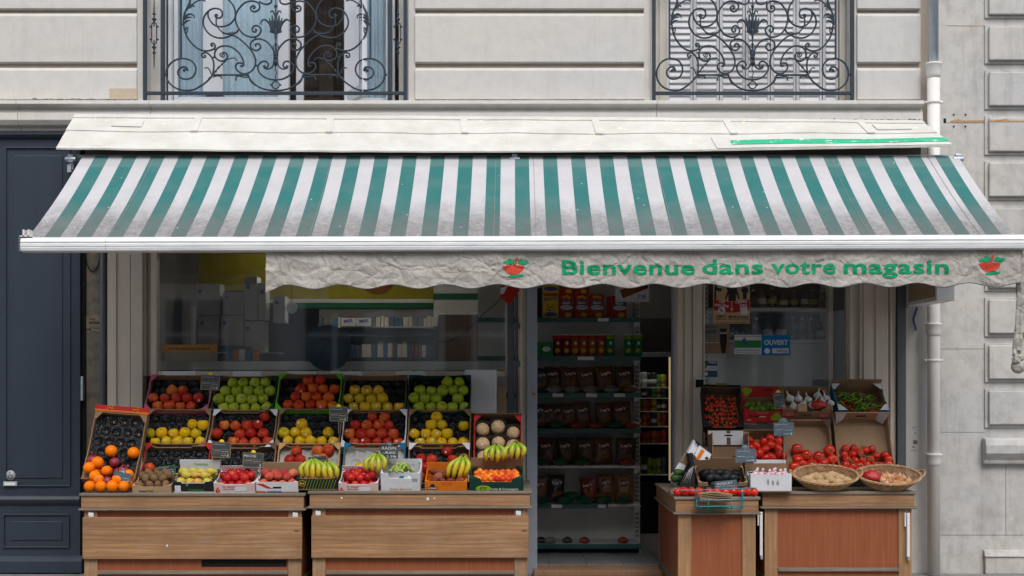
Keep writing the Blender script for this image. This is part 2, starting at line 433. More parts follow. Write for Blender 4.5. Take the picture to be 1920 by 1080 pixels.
M_KIWI = fruit("kiwi_skin", [(.13, .075, .035), (.2, .12, .06)], .85, bump=.5, coat=0)
M_PEAR = fruit("pear_skin", [(.5, .22, .06), (.45, .42, .06), (.48, .4, .05), (.5, .2, .08)], .4, speck=(.3, .2, .05))
M_NECT = fruit("nectarine_skin", [(.26, .006, .012), (.42, .015, .015), (.5, .08, .03)], .22)
M_PEACH = fruit("peach_skin", [(.34, .03, .035), (.46, .08, .05), (.6, .28, .1)], .85, coat=0)
M_PEACHD = fruit("doughnut_peach_skin", [(.12, .025, .02), (.2, .05, .03), (.3, .12, .06)], .85, coat=0)
M_APRI = fruit("apricot_skin", [(.48, .03, .015), (.66, .10, .015), (.75, .24, .02), (.78, .3, .03)], .5)
M_TOM = fruit("tomato_skin", [(.48, .008, .006), (.60, .02, .008), (.62, .05, .015)], .14, coat=.5)
M_LIME = fruit("lime_skin", [(.045, .10, .01), (.09, .16, .015), (.2, .26, .03)], .4, bump=.3, bs=200)
M_AVO = fruit("avocado_skin", [(.012, .014, .016), (.022, .024, .026)], .45, bump=.8, bs=90)
M_AVOG = fruit("green_avocado_skin", [(.02, .05, .01), (.03, .07, .015)], .4, bump=.8, bs=90)
M_POT = fruit("potato_skin", [(.40, .26, .13), (.48, .33, .19)], .7, speck=(.25, .15, .08), bump=.3)
M_ONION = fruit("onion_skin", [(.40, .18, .07), (.55, .34, .2), (.5, .2, .12)], .3)
M_GARL = fruit("garlic_skin", [(.55, .50, .46), (.68, .65, .6)], .55, bump=.2)
M_CHG = fruit("green_chilli_skin", [(.02, .07, .006), (.10, .20, .01), (.2, .3, .02)], .2)
M_CHR = fruit("red_chilli_skin", [(.4, .01, .008), (.5, .03, .01)], .2)
M_BAN = None
b = NB("banana_skin")
zz = b.sep(b.tc.outputs["Object"])
c = b.mix(b.ramp(b.math('ADD', b.math('MULTIPLY', zz[2], 6.5), b.math('ADD', .62, b.math('MULTIPLY', b.noise(12), .5))), [(.1, 0.), (.75, 1.)]), (.62, .42, .015), (.24, .36, .02))
c = b.mix(b.ramp(b.noise(60, detail=5), [(.68, 0.), (.73, .8)]), c, (.12, .07, .01))
M_BAN = b.fin(c, .4)
M_GRAPE = fruit("grape_skin", [(.22, .34, .06), (.36, .44, .12)], .25)
M_STEMG = plain("green_stem", (.10, .16, .03), (.2, .2, .06), 30, .6); M_STEMB = plain("brown_stem", (.12, .07, .03), None, 30, .8)
M_STICK = plain("fruit_sticker_white", (.7, .68, .6), (.6, .3, .2), 300, .5); M_STICKD = plain("fruit_sticker_dark", (.04, .04, .06), (.3, .3, .3), 300, .5)
b = NB("melon_rind")
q = b.sep(); ang = b.math('ARCTAN2', q[1], q[0])
rib = b.math('ABSOLUTE', b.math('SINE', b.math('MULTIPLY', b.math('ADD', ang, b.math('MULTIPLY', b.noise(20), .25)), 5.)))
c = b.mix(b.ramp(b.noise(60, detail=5), [(.4, 0.), (.6, 1.)]), (.46, .29, .16), (.56, .38, .22))
c = b.mix(b.ramp(rib, [(.06, 1.), (.16, 0.)]), c, (.12, .17, .05))
M_MELON = b.fin(c, .75, b.bump(b.noise(70, detail=4), .5, .004))
b = NB("wrapping_paper")
M_WRAP = b.fin(b.mix(b.noise(16), (.17, .01, .02), (.25, .03, .05)), .3, b.bump(b.noise(35, dist=2), .6, .008))
b = NB("red_net"); M_NET = b.fin(b.mix(b.noise(60, detail=3), (.5, .01, .02), (.25, .02, .01)), .4, b.bump(b.noise(90), .8, .006))
b = NB("pink_white_wrapper"); M_PINKW = b.fin(b.mix(b.ramp(b.noise(45, detail=2), [(.5, 0.), (.55, 1.)]), (.6, .55, .58), (.55, .08, .22)), .4, b.bump(b.noise(50, dist=2), .5, .005))
M_SLATE = plain("slate_price_board", (.022, .03, .036), (.04, .05, .058), 40, .6)
M_SLATEG = plain("worn_slate_board", (.05, .085, .11), (.09, .13, .16), 40, .6)
M_TEAL = plain("teal_wire", (.01, .16, .23), (.012, .2, .28), 40, .35)
b = NB("kraft_paper"); M_KRAFT = b.fin(b.mix(b.noise(6, b.map((1, 8, 8))), (.36, .235, .14), (.25, .155, .09)), .8, b.bump(b.noise(30, b.map((.6, 6, 6))), .5, .006))
M_WICK = plain("wicker", (.52, .33, .17), (.26, .14, .065), 26, .6, .3, 120)
def glass(name, tint, gl=1.0, ior=1.5, rough=0.0):
    b = NB(name); t = b.t; t.nodes.remove(b.b)
    tr = b.n("ShaderNodeBsdfTransparent"); tr.inputs[0].default_value = lin(tint)
    g = b.n("ShaderNodeBsdfGlossy"); g.inputs["Roughness"].default_value = rough
    fr = b.n("ShaderNodeFresnel"); fr.inputs[0].default_value = ior
    geo = b.n("ShaderNodeNewGeometry"); front = b.math('SUBTRACT', 1.0, geo.outputs['Backfacing'])
    mx = b.n("ShaderNodeMixShader"); b.link(b.math('MULTIPLY', b.math('MULTIPLY', fr.outputs[0], gl, clamp=True), front), mx.inputs[0])
    b.link(tr.outputs[0], mx.inputs[1]); b.link(g.outputs[0], mx.inputs[2]); b.link(mx.outputs[0], b.out.inputs[0]); return b.m
M_GLASS = glass("shop_window_glass", (.90, .91, .90), 3.2, rough=.035)
M_GLASSU = glass("upstairs_window_glass", (.90, .95, .98), 4.0)
M_CLEAR = glass("clear_plastic", (.85, .87, .88), 2)
def bglass(name, c): return plain(name, c, tuple(x * .6 for x in c), 20, .08, spec=.8)
def emis(name, c, s):
    b = NB(name); b.b.inputs["Emission Color"].default_value = lin(c); b.b.inputs["Emission Strength"].default_value = s
    b.b.inputs["Base Color"].default_value = lin(c); return b.m

def ext(x0, x1, z0, z1, y0, y1, name, mat, parent=None, **k): return MB().box(x0, x1, y0, y1, z0, z1).build(name, mat, parent, **k)

# ---------------------------------------------------------------- lettering
_fc = {}
def text_mesh(body, bold=0.0, sp=1.0):
    k = (body, bold, sp)
    if k in _fc: return _fc[k]
    cu = bpy.data.curves.new("lettering", 'FONT'); cu.body = body; cu.size = 1; cu.offset = bold; cu.space_character = sp
    cu.resolution_u = 4; cu.fill_mode = 'FRONT'
    o = bpy.data.objects.new("lettering", cu); COL.objects.link(o)
    bpy.context.view_layer.update()
    me = bpy.data.meshes.new_from_object(o)
    vs = [v.co.copy() for v in me.vertices]; fs = [list(p.vertices) for p in me.polygons]
    bpy.data.objects.remove(o); bpy.data.meshes.remove(me); bpy.data.curves.remove(cu)
    xs = [v.x for v in vs]; ys = [v.y for v in vs]
    _fc[k] = (vs, fs, min(xs), max(xs), min(ys), max(ys)); return _fc[k]
def put_text(mb, body, cx, cz, width, height, y, bold=.02, M=None, mi=None, sp=1.0, rot=0.0):
    """lettering fitted in width x height, facing -Y, centred at (cx, cz) on plane y"""
    vs, fs, x0, x1, y0, y1 = text_mesh(body, bold, sp)
    sx = width / (x1 - x0); sz = height / (y1 - y0)
    out = []
    for v in vs:
        a = (v.x - (x0 + x1) / 2) * sx; b_ = (v.y - (y0 + y1) / 2) * sz
        out.append((cx + a * math.cos(rot) - b_ * math.sin(rot), y, cz + a * math.sin(rot) + b_ * math.cos(rot)))
    mb.add(out, fs, False, M, mi); return mb
def scribble(mb, x0, x1, z, h, y, M=None, mi=None, r=.0008):
    n = max(4, int((x1 - x0) / (h * .55))); pts = []
    for i in range(n + 1):
        pts.append((x0 + (x1 - x0) * i / n, y, z + (h / 2 if i % 2 else -h / 2) * random.uniform(.4, 1)))
    mb.tube(smooth_path(pts, 2), r, 4, M=M, mi=mi)

# ================================================================ SETTING
# pavement and street
b = NB("pavement_slabs")
br = b.n("ShaderNodeTexBrick"); br.inputs["Scale"].default_value = 1.6; br.inputs["Mortar Size"].default_value = .006
br.inputs["Color1"].default_value = lin((.30, .29, .27)); br.inputs["Color2"].default_value = lin((.25, .24, .23)); br.inputs["Mortar"].default_value = lin((.1, .1, .1))
b.link(b.tc.outputs["Object"], br.inputs["Vector"])
M_PAVE = b.fin(b.mix(.4, br.outputs[0], b.ramp(b.noise(6, detail=7), [(.3, .1), (.7, .45)]), 'OVERLAY'), .85, b.bump(b.noise(50), .3, .004))
M_ROAD = plain("asphalt", (.055, .055, .057), (.04, .04, .042), 3, .85, .5, 150)
ext(-60, 60, -4.6, .05, -.3, 0, "pavement", M_PAVE, kind="structure") if False else None
MB().box(-60, 60, -4.6, 9, -.3, 0).build("pavement", M_PAVE, kind="structure")
MB().box(-60, 60, -12.4, -4.6, -.3, -.13).build("road", M_ROAD, kind="structure")
MB().box(-60, 60, -15.5, -12.4, -.3, 0).build("pavement", M_PAVE, kind="structure")
MB().box(-60, 60, -60, -15.5, -.3, -.01).build("ground", M_PAVE, kind="structure")

# building across the street: shows only as reflections in the shop glass
op = empty("apartment_building", (0, -16.5, 0), "cream stone apartment house across the street, seen only mirrored in the shop window", "building")
mb = MB(); mb.box(-16, 14, -20, -15.6, 0, 9.5)
mb.build("wall", M_STONE, op)
mb = MB()
for i in range(11):
    for j in range(3):
        x = -14.8 + i * 2.7; z = 1.0 + j * 3.1
        mb.box(x, x + 1.15, -15.6, -15.55, z, z + 2.1)
mb.build("window", M_DGREY, op)
mb = MB()
for i in range(11):
    for j in range(3):
        x = -14.8 + i * 2.7; z = 1.0 + j * 3.1
        for a in (-.09, .53, 1.15): mb.box(x + a, x + a + .09, -15.549, -15.5, z, z + 2.1)
        mb.box(x - .09, x + 1.24, -15.549, -15.5, z + 2.1, z + 2.2); mb.box(x, x + 1.15, -15.549, -15.52, z + 1.4, z + 1.46)
        if i % 3: mb.box(x - .55, x - .1, -15.6, -15.53, z, z + 2.1); mb.box(x + 1.25, x + 1.7, -15.6, -15.53, z, z + 2.1)
mb.build("window_frame", M_WHITE, op)
mb = MB()
for j in range(3): mb.box(-16, 14, -15.6, -15.35, 3.6 + 3.1 * j, 3.75 + 3.1 * j)
mb.build("string_course", M_STONE, op)

# ================================================================ SHOP BUILDING
bd = empty("apartment_building", (0, .3, 0), "cream limestone apartment house with banded upper storey above the grocery shopfront", "building")
ZC = Z(190, 0)          # top of string course
def course(mb, x0, x1, z0, z1, y0, ch=.016, y1=.02):
    """one banded stone course with chamfered top and bottom arrises"""
    pr = [(y1, z0), (y0 + ch, z0), (y0, z0 + ch * .5), (y0, z1 - ch * 1.6), (y0 + ch, z1), (y1, z1)]
    mb.profx(pr, x0, x1)
segs = [(-8, X(258, 0)), (X(779, 0), X(1207, 0)), (X(1606, 0), X(1724, 0))]
mb = MB()
for x0, x1 in [(-8, X(262, .05)), (X(776, .05), X(1216, .05)), (X(1604, .05), X(1745, .05))]:
    mb.box(x0, x1, .018, .42, ZC - .25, 7.2)
mb.box(X(262, .05), X(776, .05), .018, .42, 6.1, 7.2); mb.box(X(1216, .05), X(1604, .05), .018, .42, 6.1, 7.2)
mb.build("wall", M_MORTAR, bd)
for x0, x1 in segs:
    zt = Z(128, 0); mb = MB(); course(mb, x0, x1, ZC + .004, zt, -.03); mb.build("stone_course", M_STONE, bd)
    for k in range(7):
        zb = Z(119, 0) + k * .426
        mb = MB(); course(mb, x0, x1, zb, zb + .395, -.03); mb.build("stone_course", M_STONE, bd)
MB().box(X(205, -.03), X(257, -.03), -.0325, -.0302, Z(186, -.03), Z(166, -.03)).build("repair_patch", plain("tan_mortar_patch", (.50, .42, .31), (.44, .36, .27), 20, .95, .5, 120), bd)
def jag(px0, px1, py, dpy, y, name):
    up, dn = [], []
    n = int((px1 - px0) / 4)
    for i in range(n + 1):
        px = px0 + (px1 - px0) * i / n; up.append((X(px, y), Z(py - abs(noise.noise((px * .21, py, 0))) * dpy, y))); dn.append((X(px, y), Z(py + .3 + abs(noise.noise((px * .27, py, 5))) * dpy * .8, y)))
    return MB().prism(up + dn[::-1], y, y + .0008).build(name, M_JOINT, bd)
for px, s in ((258, 1), (779, -1), (1207, 1), (1606, -1)):   # window reveals (plain dressed stone)
    x = X(px, 0); MB().box(min(x, x + s * .055), max(x, x + s * .055), -.008, .3, ZC + .002, 6.1).build("window_reveal", M_STONE, bd)
# string course / cornice profile
def sc_prof(dz=0):
    z = lambda py: Z(py, -.1) + dz
    return [(.3, z(191)), (-.16, z(191)), (-.165, z(198)), (-.12, z(200)), (-.095, z(203.5)), (-.10, z(206)), (-.125, z(215)), (-.13, z(226)), (-.105, z(234)), (-.06, z(238)), (-.055, z(243)), (-.02, z(248)), (.3, z(248))]
xs = [-8, X(35, -.1), X(283, -.1), X(1230.5, -.1), X(1729, -.1)]
mb = MB()
for a, c_ in zip(xs[:-1], xs[1:]): mb.profx(sc_prof(), a + .001, c_ - .001)
mb.build("cornice", M_STONE, bd, bev=.004)
jag(1340, 1725, 226.5, 7, -.1312, "broken_edge"); jag(140, 380, 216, 4, -.1312, "broken_edge"); jag(512, 545, 219, 4, -.1312, "broken_edge")
jag(60, 258, 186, 5, -.031, "broken_edge"); jag(780, 1000, 188, 3, -.031, "broken_edge"); jag(1040, 1206, 188.5, 3, -.031, "broken_edge")
# fascia wall behind the awning
mb = MB(); mb.box(X(150, .0), X(1745, 0), .02, .35, 2.58, Z(248, -.1) - .002)
mb.build("fascia_wall", M_MORTAR, bd)
mb = MB(); mb.box(X(200, 0), X(1690, 0), -.02, .015, 2.6, 3.2); mb.build("fascia_board", M_CREAM2, bd)
# right hand shop pier (limewashed, beyond the dark strip) and the upper pier
mb = MB(); mb.box(X(1698, 0), X(1747, 0), .0, .4, 0, Z(248, -.1) - .004)
mb.build("corner_pier", M_STONE, bd)
# storefront joinery -----------------------------------------------------
def pilaster(pxa, pxb, y, mat, flutes=2, z1=2.62, name="pilaster"):
    x0, x1 = X(pxa, y), X(pxb, y); wd = x1 - x0
    mb = MB(); mb.box(x0, x1, y, y + .12, .0, z1)
    for k in range(flutes):
        a = x0 + wd * (.12 + k * .42); mb.box(a, a + wd * .30, y - .012, y - .0005, .25, z1 - .05)
    return mb.build(name, mat, bd, bev=.003)
pilaster(201, 244, -.02, M_CREAM, 1); pilaster(245, 267, -.035, M_CREAM, 0, name="pilaster_moulding")
pilaster(1266, 1298, -.01, M_CREAM, 2); pilaster(1299, 1317, -.02, M_CREAM, 0, name="pilaster_moulding")
pilaster(1590, 1611, -.0, M_CREAM, 1); pilaster(1612, 1666, -.03, M_CREAM, 2); pilaster(1667, 1680, -.02, M_CREAM, 1, name="pilaster_moulding")
mb = MB(); mb.box(X(1681, -.02), X(1697, -.02), -.05, .2, 0, 2.62); mb.build("metal_strip", M_DGREY, bd, bev=.003)
mb = MB(); mb.box(X(987, 0), X(1007, 0), -.09, .1, 0, 2.62); mb.build("door_jamb", M_JAMB, bd, bev=.004)
mb = MB(); mb.box(X(1263, .0), X(1267.5, .0), -.01, .16, 0, 2.62); mb.build("door_jamb", M_JAMB, bd, bev=.003)
mb = MB(); mb.box(X(952, -.02), X(964, -.02), -.03, .12, 0, 2.62); mb.box(X(966, -.0), X(971, 0), -.045, .0, 0, 2.62); mb.build("shutter_rail", M_DGREY, bd, bev=.003)
mb = MB(); mb.box(X(972, 0), X(986, 0), -.06, .1, 0, 2.62); mb.box(X(975, 0), X(980, 0), -.075, -.061, 0, 2.62); mb.build("mullion", M_CREAM, bd, bev=.003)
for py in (612, 682):
    mb = MB(); mb.box(X(961, -.05), X(975, -.05), -.085, -.078, Z(py + 5, -.05), Z(py - 5, -.05)); mb.build("hinge_plate", M_DGREY, bd)
# big display window
wf = MB(); y = .04
for a, c_ in ((268, 276), (285, 296), (948, 952)): wf.box(X(a, y), X(c_, y), y - .04, y + .06, Z(705, y), 2.6)
wf.box(X(276.3, y), X(284.7, y), y + .0, y + .05, Z(705, y), 2.6)
wf.box(X(296.2, y), X(947.8, y), y - .03, y + .05, Z(706, y), Z(696, y)); wf.box(X(296.2, y), X(947.8, y), y - .03, y + .05, 2.56, 2.6)
wf.box(X(268, y), X(952, y), y - .03, y + .06, .5, .6)
wf = wf.build("window_frame", M_CREAM, bd, bev=.003)
MB().box(X(296.3, y), X(947.7, y), y + .005, y + .011, Z(695.8, y), 2.558).build("pane", M_GLASS, wf)
MB().box(X(296.3, y), X(947.7, y), y + .005, y + .011, .61, Z(706.4, y)).build("pane", M_GLASS, wf)
MB().box(X(268, y), X(952, y), y - .02, y + .06, 0, .49).build("stall_riser", M_CREAM, bd)
# right window with shelving behind
y = .05
wf = MB(); wf.box(X(1317.5, y), X(1321, y), y - .03, y + .05, .6, 2.6); wf.box(X(1552, y + .04), X(1561, y + .04), y + .02, y + .07, .6, 2.6); wf.box(X(1585, y), X(1590, y), y - .03, y + .05, .6, 2.6)
wf.box(X(1321.2, y), X(1584.8, y), y - .03, y + .05, .6, .7)
wf = wf.build("window_frame", M_CREAM, bd, bev=.002)
MB().box(X(1321.3, y), X(1584.7, y), y + .0, y + .006, .71, 2.6).build("pane", M_GLASS, wf)
MB().box(X(1317.5, y), X(1590, y), y - .02, y + .05, 0, .59).build("stall_riser", M_CREAM, bd)
MB().box(X(1562, .2), X(1584, .2), .2, .22, .2, 2.6).build("side_glass", M_DGREY, bd)
# interior shell
M_INW = plain("interior_wall", (.16, .15, .14), (.11, .105, .1), 2, .8)
M_DARKW = plain("dark_interior_wall", (.035, .033, .032), (.025, .024, .024), 2, .8)
b = NB("interior_floor_tiles")
br = b.n("ShaderNodeTexBrick"); br.offset = 0; br.inputs["Scale"].default_value = 1; br.inputs["Brick Width"].default_value = .3; br.inputs["Row Height"].default_value = .3
br.inputs["Mortar Size"].default_value = .004; br.inputs["Color1"].default_value = lin((.26, .27, .28)); br.inputs["Color2"].default_value = lin((.23, .24, .25)); br.inputs["Mortar"].default_value = lin((.03, .03, .03))
b.link(b.map(rot=(0, 0, 0)), br.inputs["Vector"])
M_TILE = b.fin(b.mix(b.ramp(b.noise(5, detail=6), [(.4, 0.), (.75, .6)]), br.outputs[0], (.1, .1, .1)), .35)
MB().box(-3.0, 3.0, .1, 6, 0.003, .06).build("shop_floor", M_TILE, kind="structure")
mb = MB(); mb.box(-3.1, 3.1, 5.8, 5.9, .06, 2.95); mb.box(-3.1, -3.0, .1, 5.8, .06, 2.95); mb.box(3.0, 3.1, .1, 5.8, .06, 2.95); mb.box(-3.1, 3.1, .36, 5.9, 2.951, 3.0)
mb.box(X(1255, 2.9) + .25, 3.0, 3.4, 3.5, .06, 2.95)
mb.build("interior_wall", M_INW, bd)
mb = MB(); mb.box(.95, 3.0, 3.2, 3.25, .06, 2.94); mb.build("back_room_partition", M_DARKW, bd)
MB().box(X(1000, -.05), X(1240, -.05), -.22, .095, 0.002, .05).build("door_step", M_WALNUT, bd, bev=.006)
mt = MB().box(X(1006, -.3), X(1236, -.3), -.75, -.26, .004, .018).build("doormat", plain("brown_coir_mat", (.15, .085, .05), (.1, .06, .035), 60, .95, .6, 200), bev=.004, label="flat brown mat lying on the pavement in front of the open shop door", cat="doormat")
# ---- upper left french window
def hframe(mb, x0, x1, z0, z1, y, wd=.05, dp=.05):
    mb.box(x0, x0 + wd, y, y + dp, z0, z1); mb.box(x1 - wd, x1, y, y + dp, z0, z1)
    mb.box(x0 + wd + .0005, x1 - wd - .0005, y, y + dp, z0, z0 + wd * 1.6); mb.box(x0 + wd + .0005, x1 - wd - .0005, y, y + dp, z1 - wd, z1)
y = .2; zb = ZC + .01
wn = empty("french_window", (X(517, y), y, zb), None, None, parent=bd)
mb = MB(); hframe(mb, X(306, y), X(740, y), zb, 6.05, y, .022); mb.box(X(316, y), X(322, y), y - .01, y + .06, zb + .02, 6)
for k in range(3): mb.box(X(734 - k * 4.5, y), X(736.5 - k * 4.5, y), y - .03 - .01 * k, y + .02, zb, 6)
mb.build("window_frame", M_FRAMEW, wn)
mb = MB(); hframe(mb, X(323, y), X(540, y), zb + .03, 6.0, y + .055, .03); 
mb.box(X(378, y), X(415, y), y + .05, y + .1, zb + .1, 5.95); mb.box(X(520, y), X(539, y), y + .04, y + .11, zb + .03, 5.98)
mb.box(X(325, y), X(538, y), y + .03, y + .08, zb + .004, zb + .05)
mb.build("casement", M_FRAMEW, wn)
mb = MB(); mb.box(X(325, y), X(377, y), y + .075, y + .081, zb + .07, 5.95); mb.box(X(416, y), X(519, y), y + .075, y + .081, zb + .07, 5.95)
mb.build("pane", M_GLASSU, wn)
# inward-opened middle leaf, right fixed leaf
mb = MB(); Mr = Matrix.Translation((X(645, y + .1), y + .1, 0)) @ Matrix.Rotation(R(-62), 4, 'Z')
mb.box(-.0, .04, .0, .04, zb + .03, 6, M=Mr); mb.box(.36, .40, .0, .04, zb + .03, 6, M=Mr); mb.box(.041, .359, .0, .04, zb + .03, zb + .12, M=Mr)
mb.build("open_casement", M_FRAMEW, wn)
mb = MB(); mb.box(X(645, y), X(672, y), y + .04, y + .1, zb + .02, 6); mb.box(X(672.5, y), X(727, y), y + .05, y + .09, zb + .02, zb + .07); mb.box(X(548, y), X(562, y), y + .2, y + .24, zb + .02, 6)
mb.build("casement", M_FRAMEW, wn)
MB().box(X(673, y), X(729, y), y + .075, y + .081, zb + .07, 5.95).build("pane", M_GLASSU, wn)
# net curtains behind the panes, a dark room with wooden furniture behind the gap
def curtain(x0, x1, z0, z1, y, amp=.012, pitch=.05):
    return MB().grid(lambda u, v: (x0 + (x1 - x0) * u, y + amp * math.sin((x0 + (x1 - x0) * u) / pitch * 2 * PI) + .006 * math.sin(v * 9 + u * 5), z0 + (z1 - z0) * v), 90, 6)
M_CURT = plain("sheer_sky_tinted_curtain", (.68, .73, .76), (.58, .66, .70), 3, .9)  # pale blue partly paints the sky reflected in the panes
curtain(X(323, .32), X(540, .32), zb, 6.05, .32).build("curtain", M_CURT, wn)
curtain(X(664, .32), X(735, .32), zb, 6.05, .32).build("curtain", M_CURT, wn)
for a, c_ in ((263, 301), (748, 775)): MB().box(X(a, .2), X(c_, .2), .19, .44, zb, 6.1).build("window_reveal", M_STONE, wn)
for a, c_ in ((1212, 1236), (1583, 1606)): MB().box(X(a, .14), X(c_, .14), .12, .44, zb, 6.1).build("window_reveal", M_STONE, wn)
for a, c_ in ((301, 306), (741, 748)): MB().box(X(a, .25), X(c_, .25), .25, .44, zb, 6.1).build("frame_gap_shade", M_BLACK, wn)  # black blocks paint the shade in the slits beside the frame
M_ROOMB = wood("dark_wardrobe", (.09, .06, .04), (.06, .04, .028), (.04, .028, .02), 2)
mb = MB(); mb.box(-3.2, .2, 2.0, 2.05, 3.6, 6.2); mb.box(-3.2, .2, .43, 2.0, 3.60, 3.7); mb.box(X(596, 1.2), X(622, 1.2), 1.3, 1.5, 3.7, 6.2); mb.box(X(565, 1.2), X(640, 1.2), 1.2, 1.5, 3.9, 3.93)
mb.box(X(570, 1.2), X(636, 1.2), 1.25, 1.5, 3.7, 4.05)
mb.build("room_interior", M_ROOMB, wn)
# ---- upper right window with metal louvred shutters
y = .14
wn = empty("shuttered_window", (X(1411, y), y, zb), None, None, parent=bd)
mb = MB(); mb.box(X(1236, y), X(1248, y), y - .03, y + .1, zb, 6.08); mb.box(X(1573, y), X(1583, y), y - .03, y + .1, zb, 6.08)
mb.build("window_frame", M_CREAM2, wn)
M_SHUT = paint("pale_grey_shutter_enamel", (.60, .60, .62), (.53, .53, .55), .45, .25, (.3, .28, .26))
cols_ = [(1249, 1296), (1297, 1346), (1347, 1396), (1397, 1442), (1443, 1488), (1489, 1534), (1535, 1572)]
cols_ = [(1249, 1299), (1300, 1348.5), (1349.5, 1397), (1398, 1444), (1445, 1492), (1493, 1541.5), (1542.5, 1572)]
pz = 11.65 / F * 11.14
for i, (a, c_) in enumerate(cols_):
    mb = MB(); x0, x1 = X(a, y) + .001, X(c_, y) - .001
    mb.box(x0, x0 + .022, y, y + .012, zb, 6.05); mb.box(x1 - .018, x1, y, y + .012, zb, 6.05)
    mb.box(x0 + .0225, x1 - .0185, y + .008, y + .011, zb, 6.05)
    k = 0; z = zb + .012
    while z < 6.0:
        xa, xb = x0 + .026, x1 - .022
        mb.profx([(y + .0075, z), (y - .006, z + .004), (y - .005, z + .012), (y + .0075, z + pz * .78)], xa, xb); z += pz
    mb.build("shutter_leaf", M_SHUT, wn)
MB().box(X(1236, .3), X(1585, .3), .3, .32, zb, 6.1).build("backing", M_DARKW, wn)

# ================================================================ RAILINGS
def zp(u, v, n): # traced drawing -> (dx from axis, height above bar) in metres at y=-.03
    s = (11 - .06) / F
    px = u / 9.6 - 190.8; py = v / 9.6 + (78 if n == 2 else 0)
    return (px * s, (175 - py) * s)
T = []
def tr(n, pts, r=.0062): T.append(([zp(u, v, n) for u, v in pts], r))
tr(2, [(400, 535), (372, 520), (405, 495), (440, 520), (420, 468), (370, 455), (310, 490), (283, 560), (310, 630), (370, 670), (440, 672), (515, 640), (560, 560), (568, 470), (530, 380), (460, 325), (340, 303), (230, 340), (160, 405), (112, 500), (105, 610), (130, 710), (200, 800), (300, 858), (420, 878), (540, 862), (660, 790), (760, 700), (825, 610), (850, 500), (850, 380), (820, 285), (770, 222), (720, 195), (670, 220), (668, 265), (700, 285), (722, 258), (700, 240)])
tr(1, [(470, -90), (480, 0), (440, 120), (395, 230), (375, 330), (378, 450), (400, 580), (450, 700), (530, 810), (620, 885), (720, 915), (800, 905), (862, 870), (875, 820), (845, 780), (810, 795), (820, 830), (845, 815)])
tr(1, [(445, 110), (510, 80), (580, 25), (660, -5), (722, 22)], .005)
tr(1, [(905, 270), (880, 262), (880, 300), (930, 325), (975, 300), (988, 240), (965, 180), (890, 150), (800, 172), (725, 250), (688, 350), (690, 450), (740, 560), (820, 640), (930, 682), (1050, 672), (1150, 635), (1260, 700), (1360, 800), (1440, 900), (1490, 1000), (1515, 1090), (1500, 1200), (1450, 1279), (1370, 1325), (1290, 1319), (1220, 1262), (1200, 1190), (1225, 1140), (1285, 1132), (1320, 1165), (1300, 1195), (1285, 1180)])
tr(1, [(1060, -40), (1150, 80), (1190, 200), (1186, 320), (1120, 420), (1030, 470), (935, 477), (850, 440), (785, 350), (760, 270), (768, 205)])
tr(1, [(893, 300), (893, 440), (930, 512), (1000, 590)], .005)
tr(1, [(1000, 590), (1080, 612), (1180, 600), (1240, 550), (1220, 545)], .006)
tr(1, [(1470, 140), (1490, 150), (1505, 125), (1478, 100), (1437, 130), (1445, 185), (1500, 210), (1560, 175), (1580, 110), (1548, 45), (1450, 15), (1340, 50), (1260, 140), (1205, 250), (1198, 370), (1240, 500), (1320, 610), (1410, 658), (1500, 665), (1570, 620), (1600, 540), (1570, 480), (1510, 460), (1463, 500), (1468, 560), (1505, 575), (1528, 540), (1505, 525)])
tr(1, [(1590, 40), (1620, 60), (1690, 75), (1750, 50), (1765, 0), (1740, -60), (1680, -80), (1650, -40), (1690, -15)])
tr(1, [(1525, 835), (1510, 805), (1545, 785), (1585, 810), (1590, 860), (1540, 905), (1480, 895), (1435, 840), (1440, 765), (1500, 712), (1580, 700), (1680, 742), (1755, 830), (1800, 920), (1815, 1000)])
tr(2, [(975, 255), (990, 230), (962, 210), (950, 250), (990, 278), (1020, 255), (1000, 200)], .004)
tr(2, [(985, 195), (1040, 205), (1068, 260), (1050, 320), (985, 352), (920, 330), (872, 270), (870, 190), (920, 110), (1000, 78), (1100, 85), (1200, 150), (1280, 250), (1318, 350), (1322, 420), (1295, 445), (1275, 430)])
tr(2, [(1045, 335), (1120, 300), (1190, 300), (1225, 345)], .004)
tr(2, [(1045, 345), (985, 405), (930, 465), (880, 530), (835, 600)], .0045)
tr(2, [(810, 580), (780, 500), (745, 468), (712, 478)], .0045)
tr(2, [(840, 600), (1400, 600)], .0065)
tr(2, [(840, 640), (900, 615), (960, 625), (975, 662)], .005)
tr(2, [(1400, 640), (1330, 640), (1245, 618), (1205, 645), (1205, 700)], .005)
tr(2, [(1395, 595), (1430, 680), (1500, 765), (1600, 835), (1720, 872), (1832, 880)])
tr(2, [(1400, 600), (1440, 720), (1520, 790)], .006)
tr(2, [(790, 640), (760, 700), (690, 765), (600, 830)], .006)
tr(2, [(1665, 430), (1650, 455), (1690, 465), (1715, 420), (1690, 365), (1635, 355), (1575, 395), (1550, 460), (1560, 530), (1620, 612), (1720, 672), (1832, 690)])
tr(2, [(1640, 430), (1655, 478), (1715, 492), (1775, 455), (1800, 380), (1808, 280)], .0055)
RG = [zp(1832 + 65 * math.cos(a * PI / 8), 782 + 65 * math.sin(a * PI / 8), 2) for a in range(16)]
SQ = [zp(u, v, 2) for u, v in [(1832, 440), (1822, 500), (1848, 560), (1825, 620), (1840, 690)]]
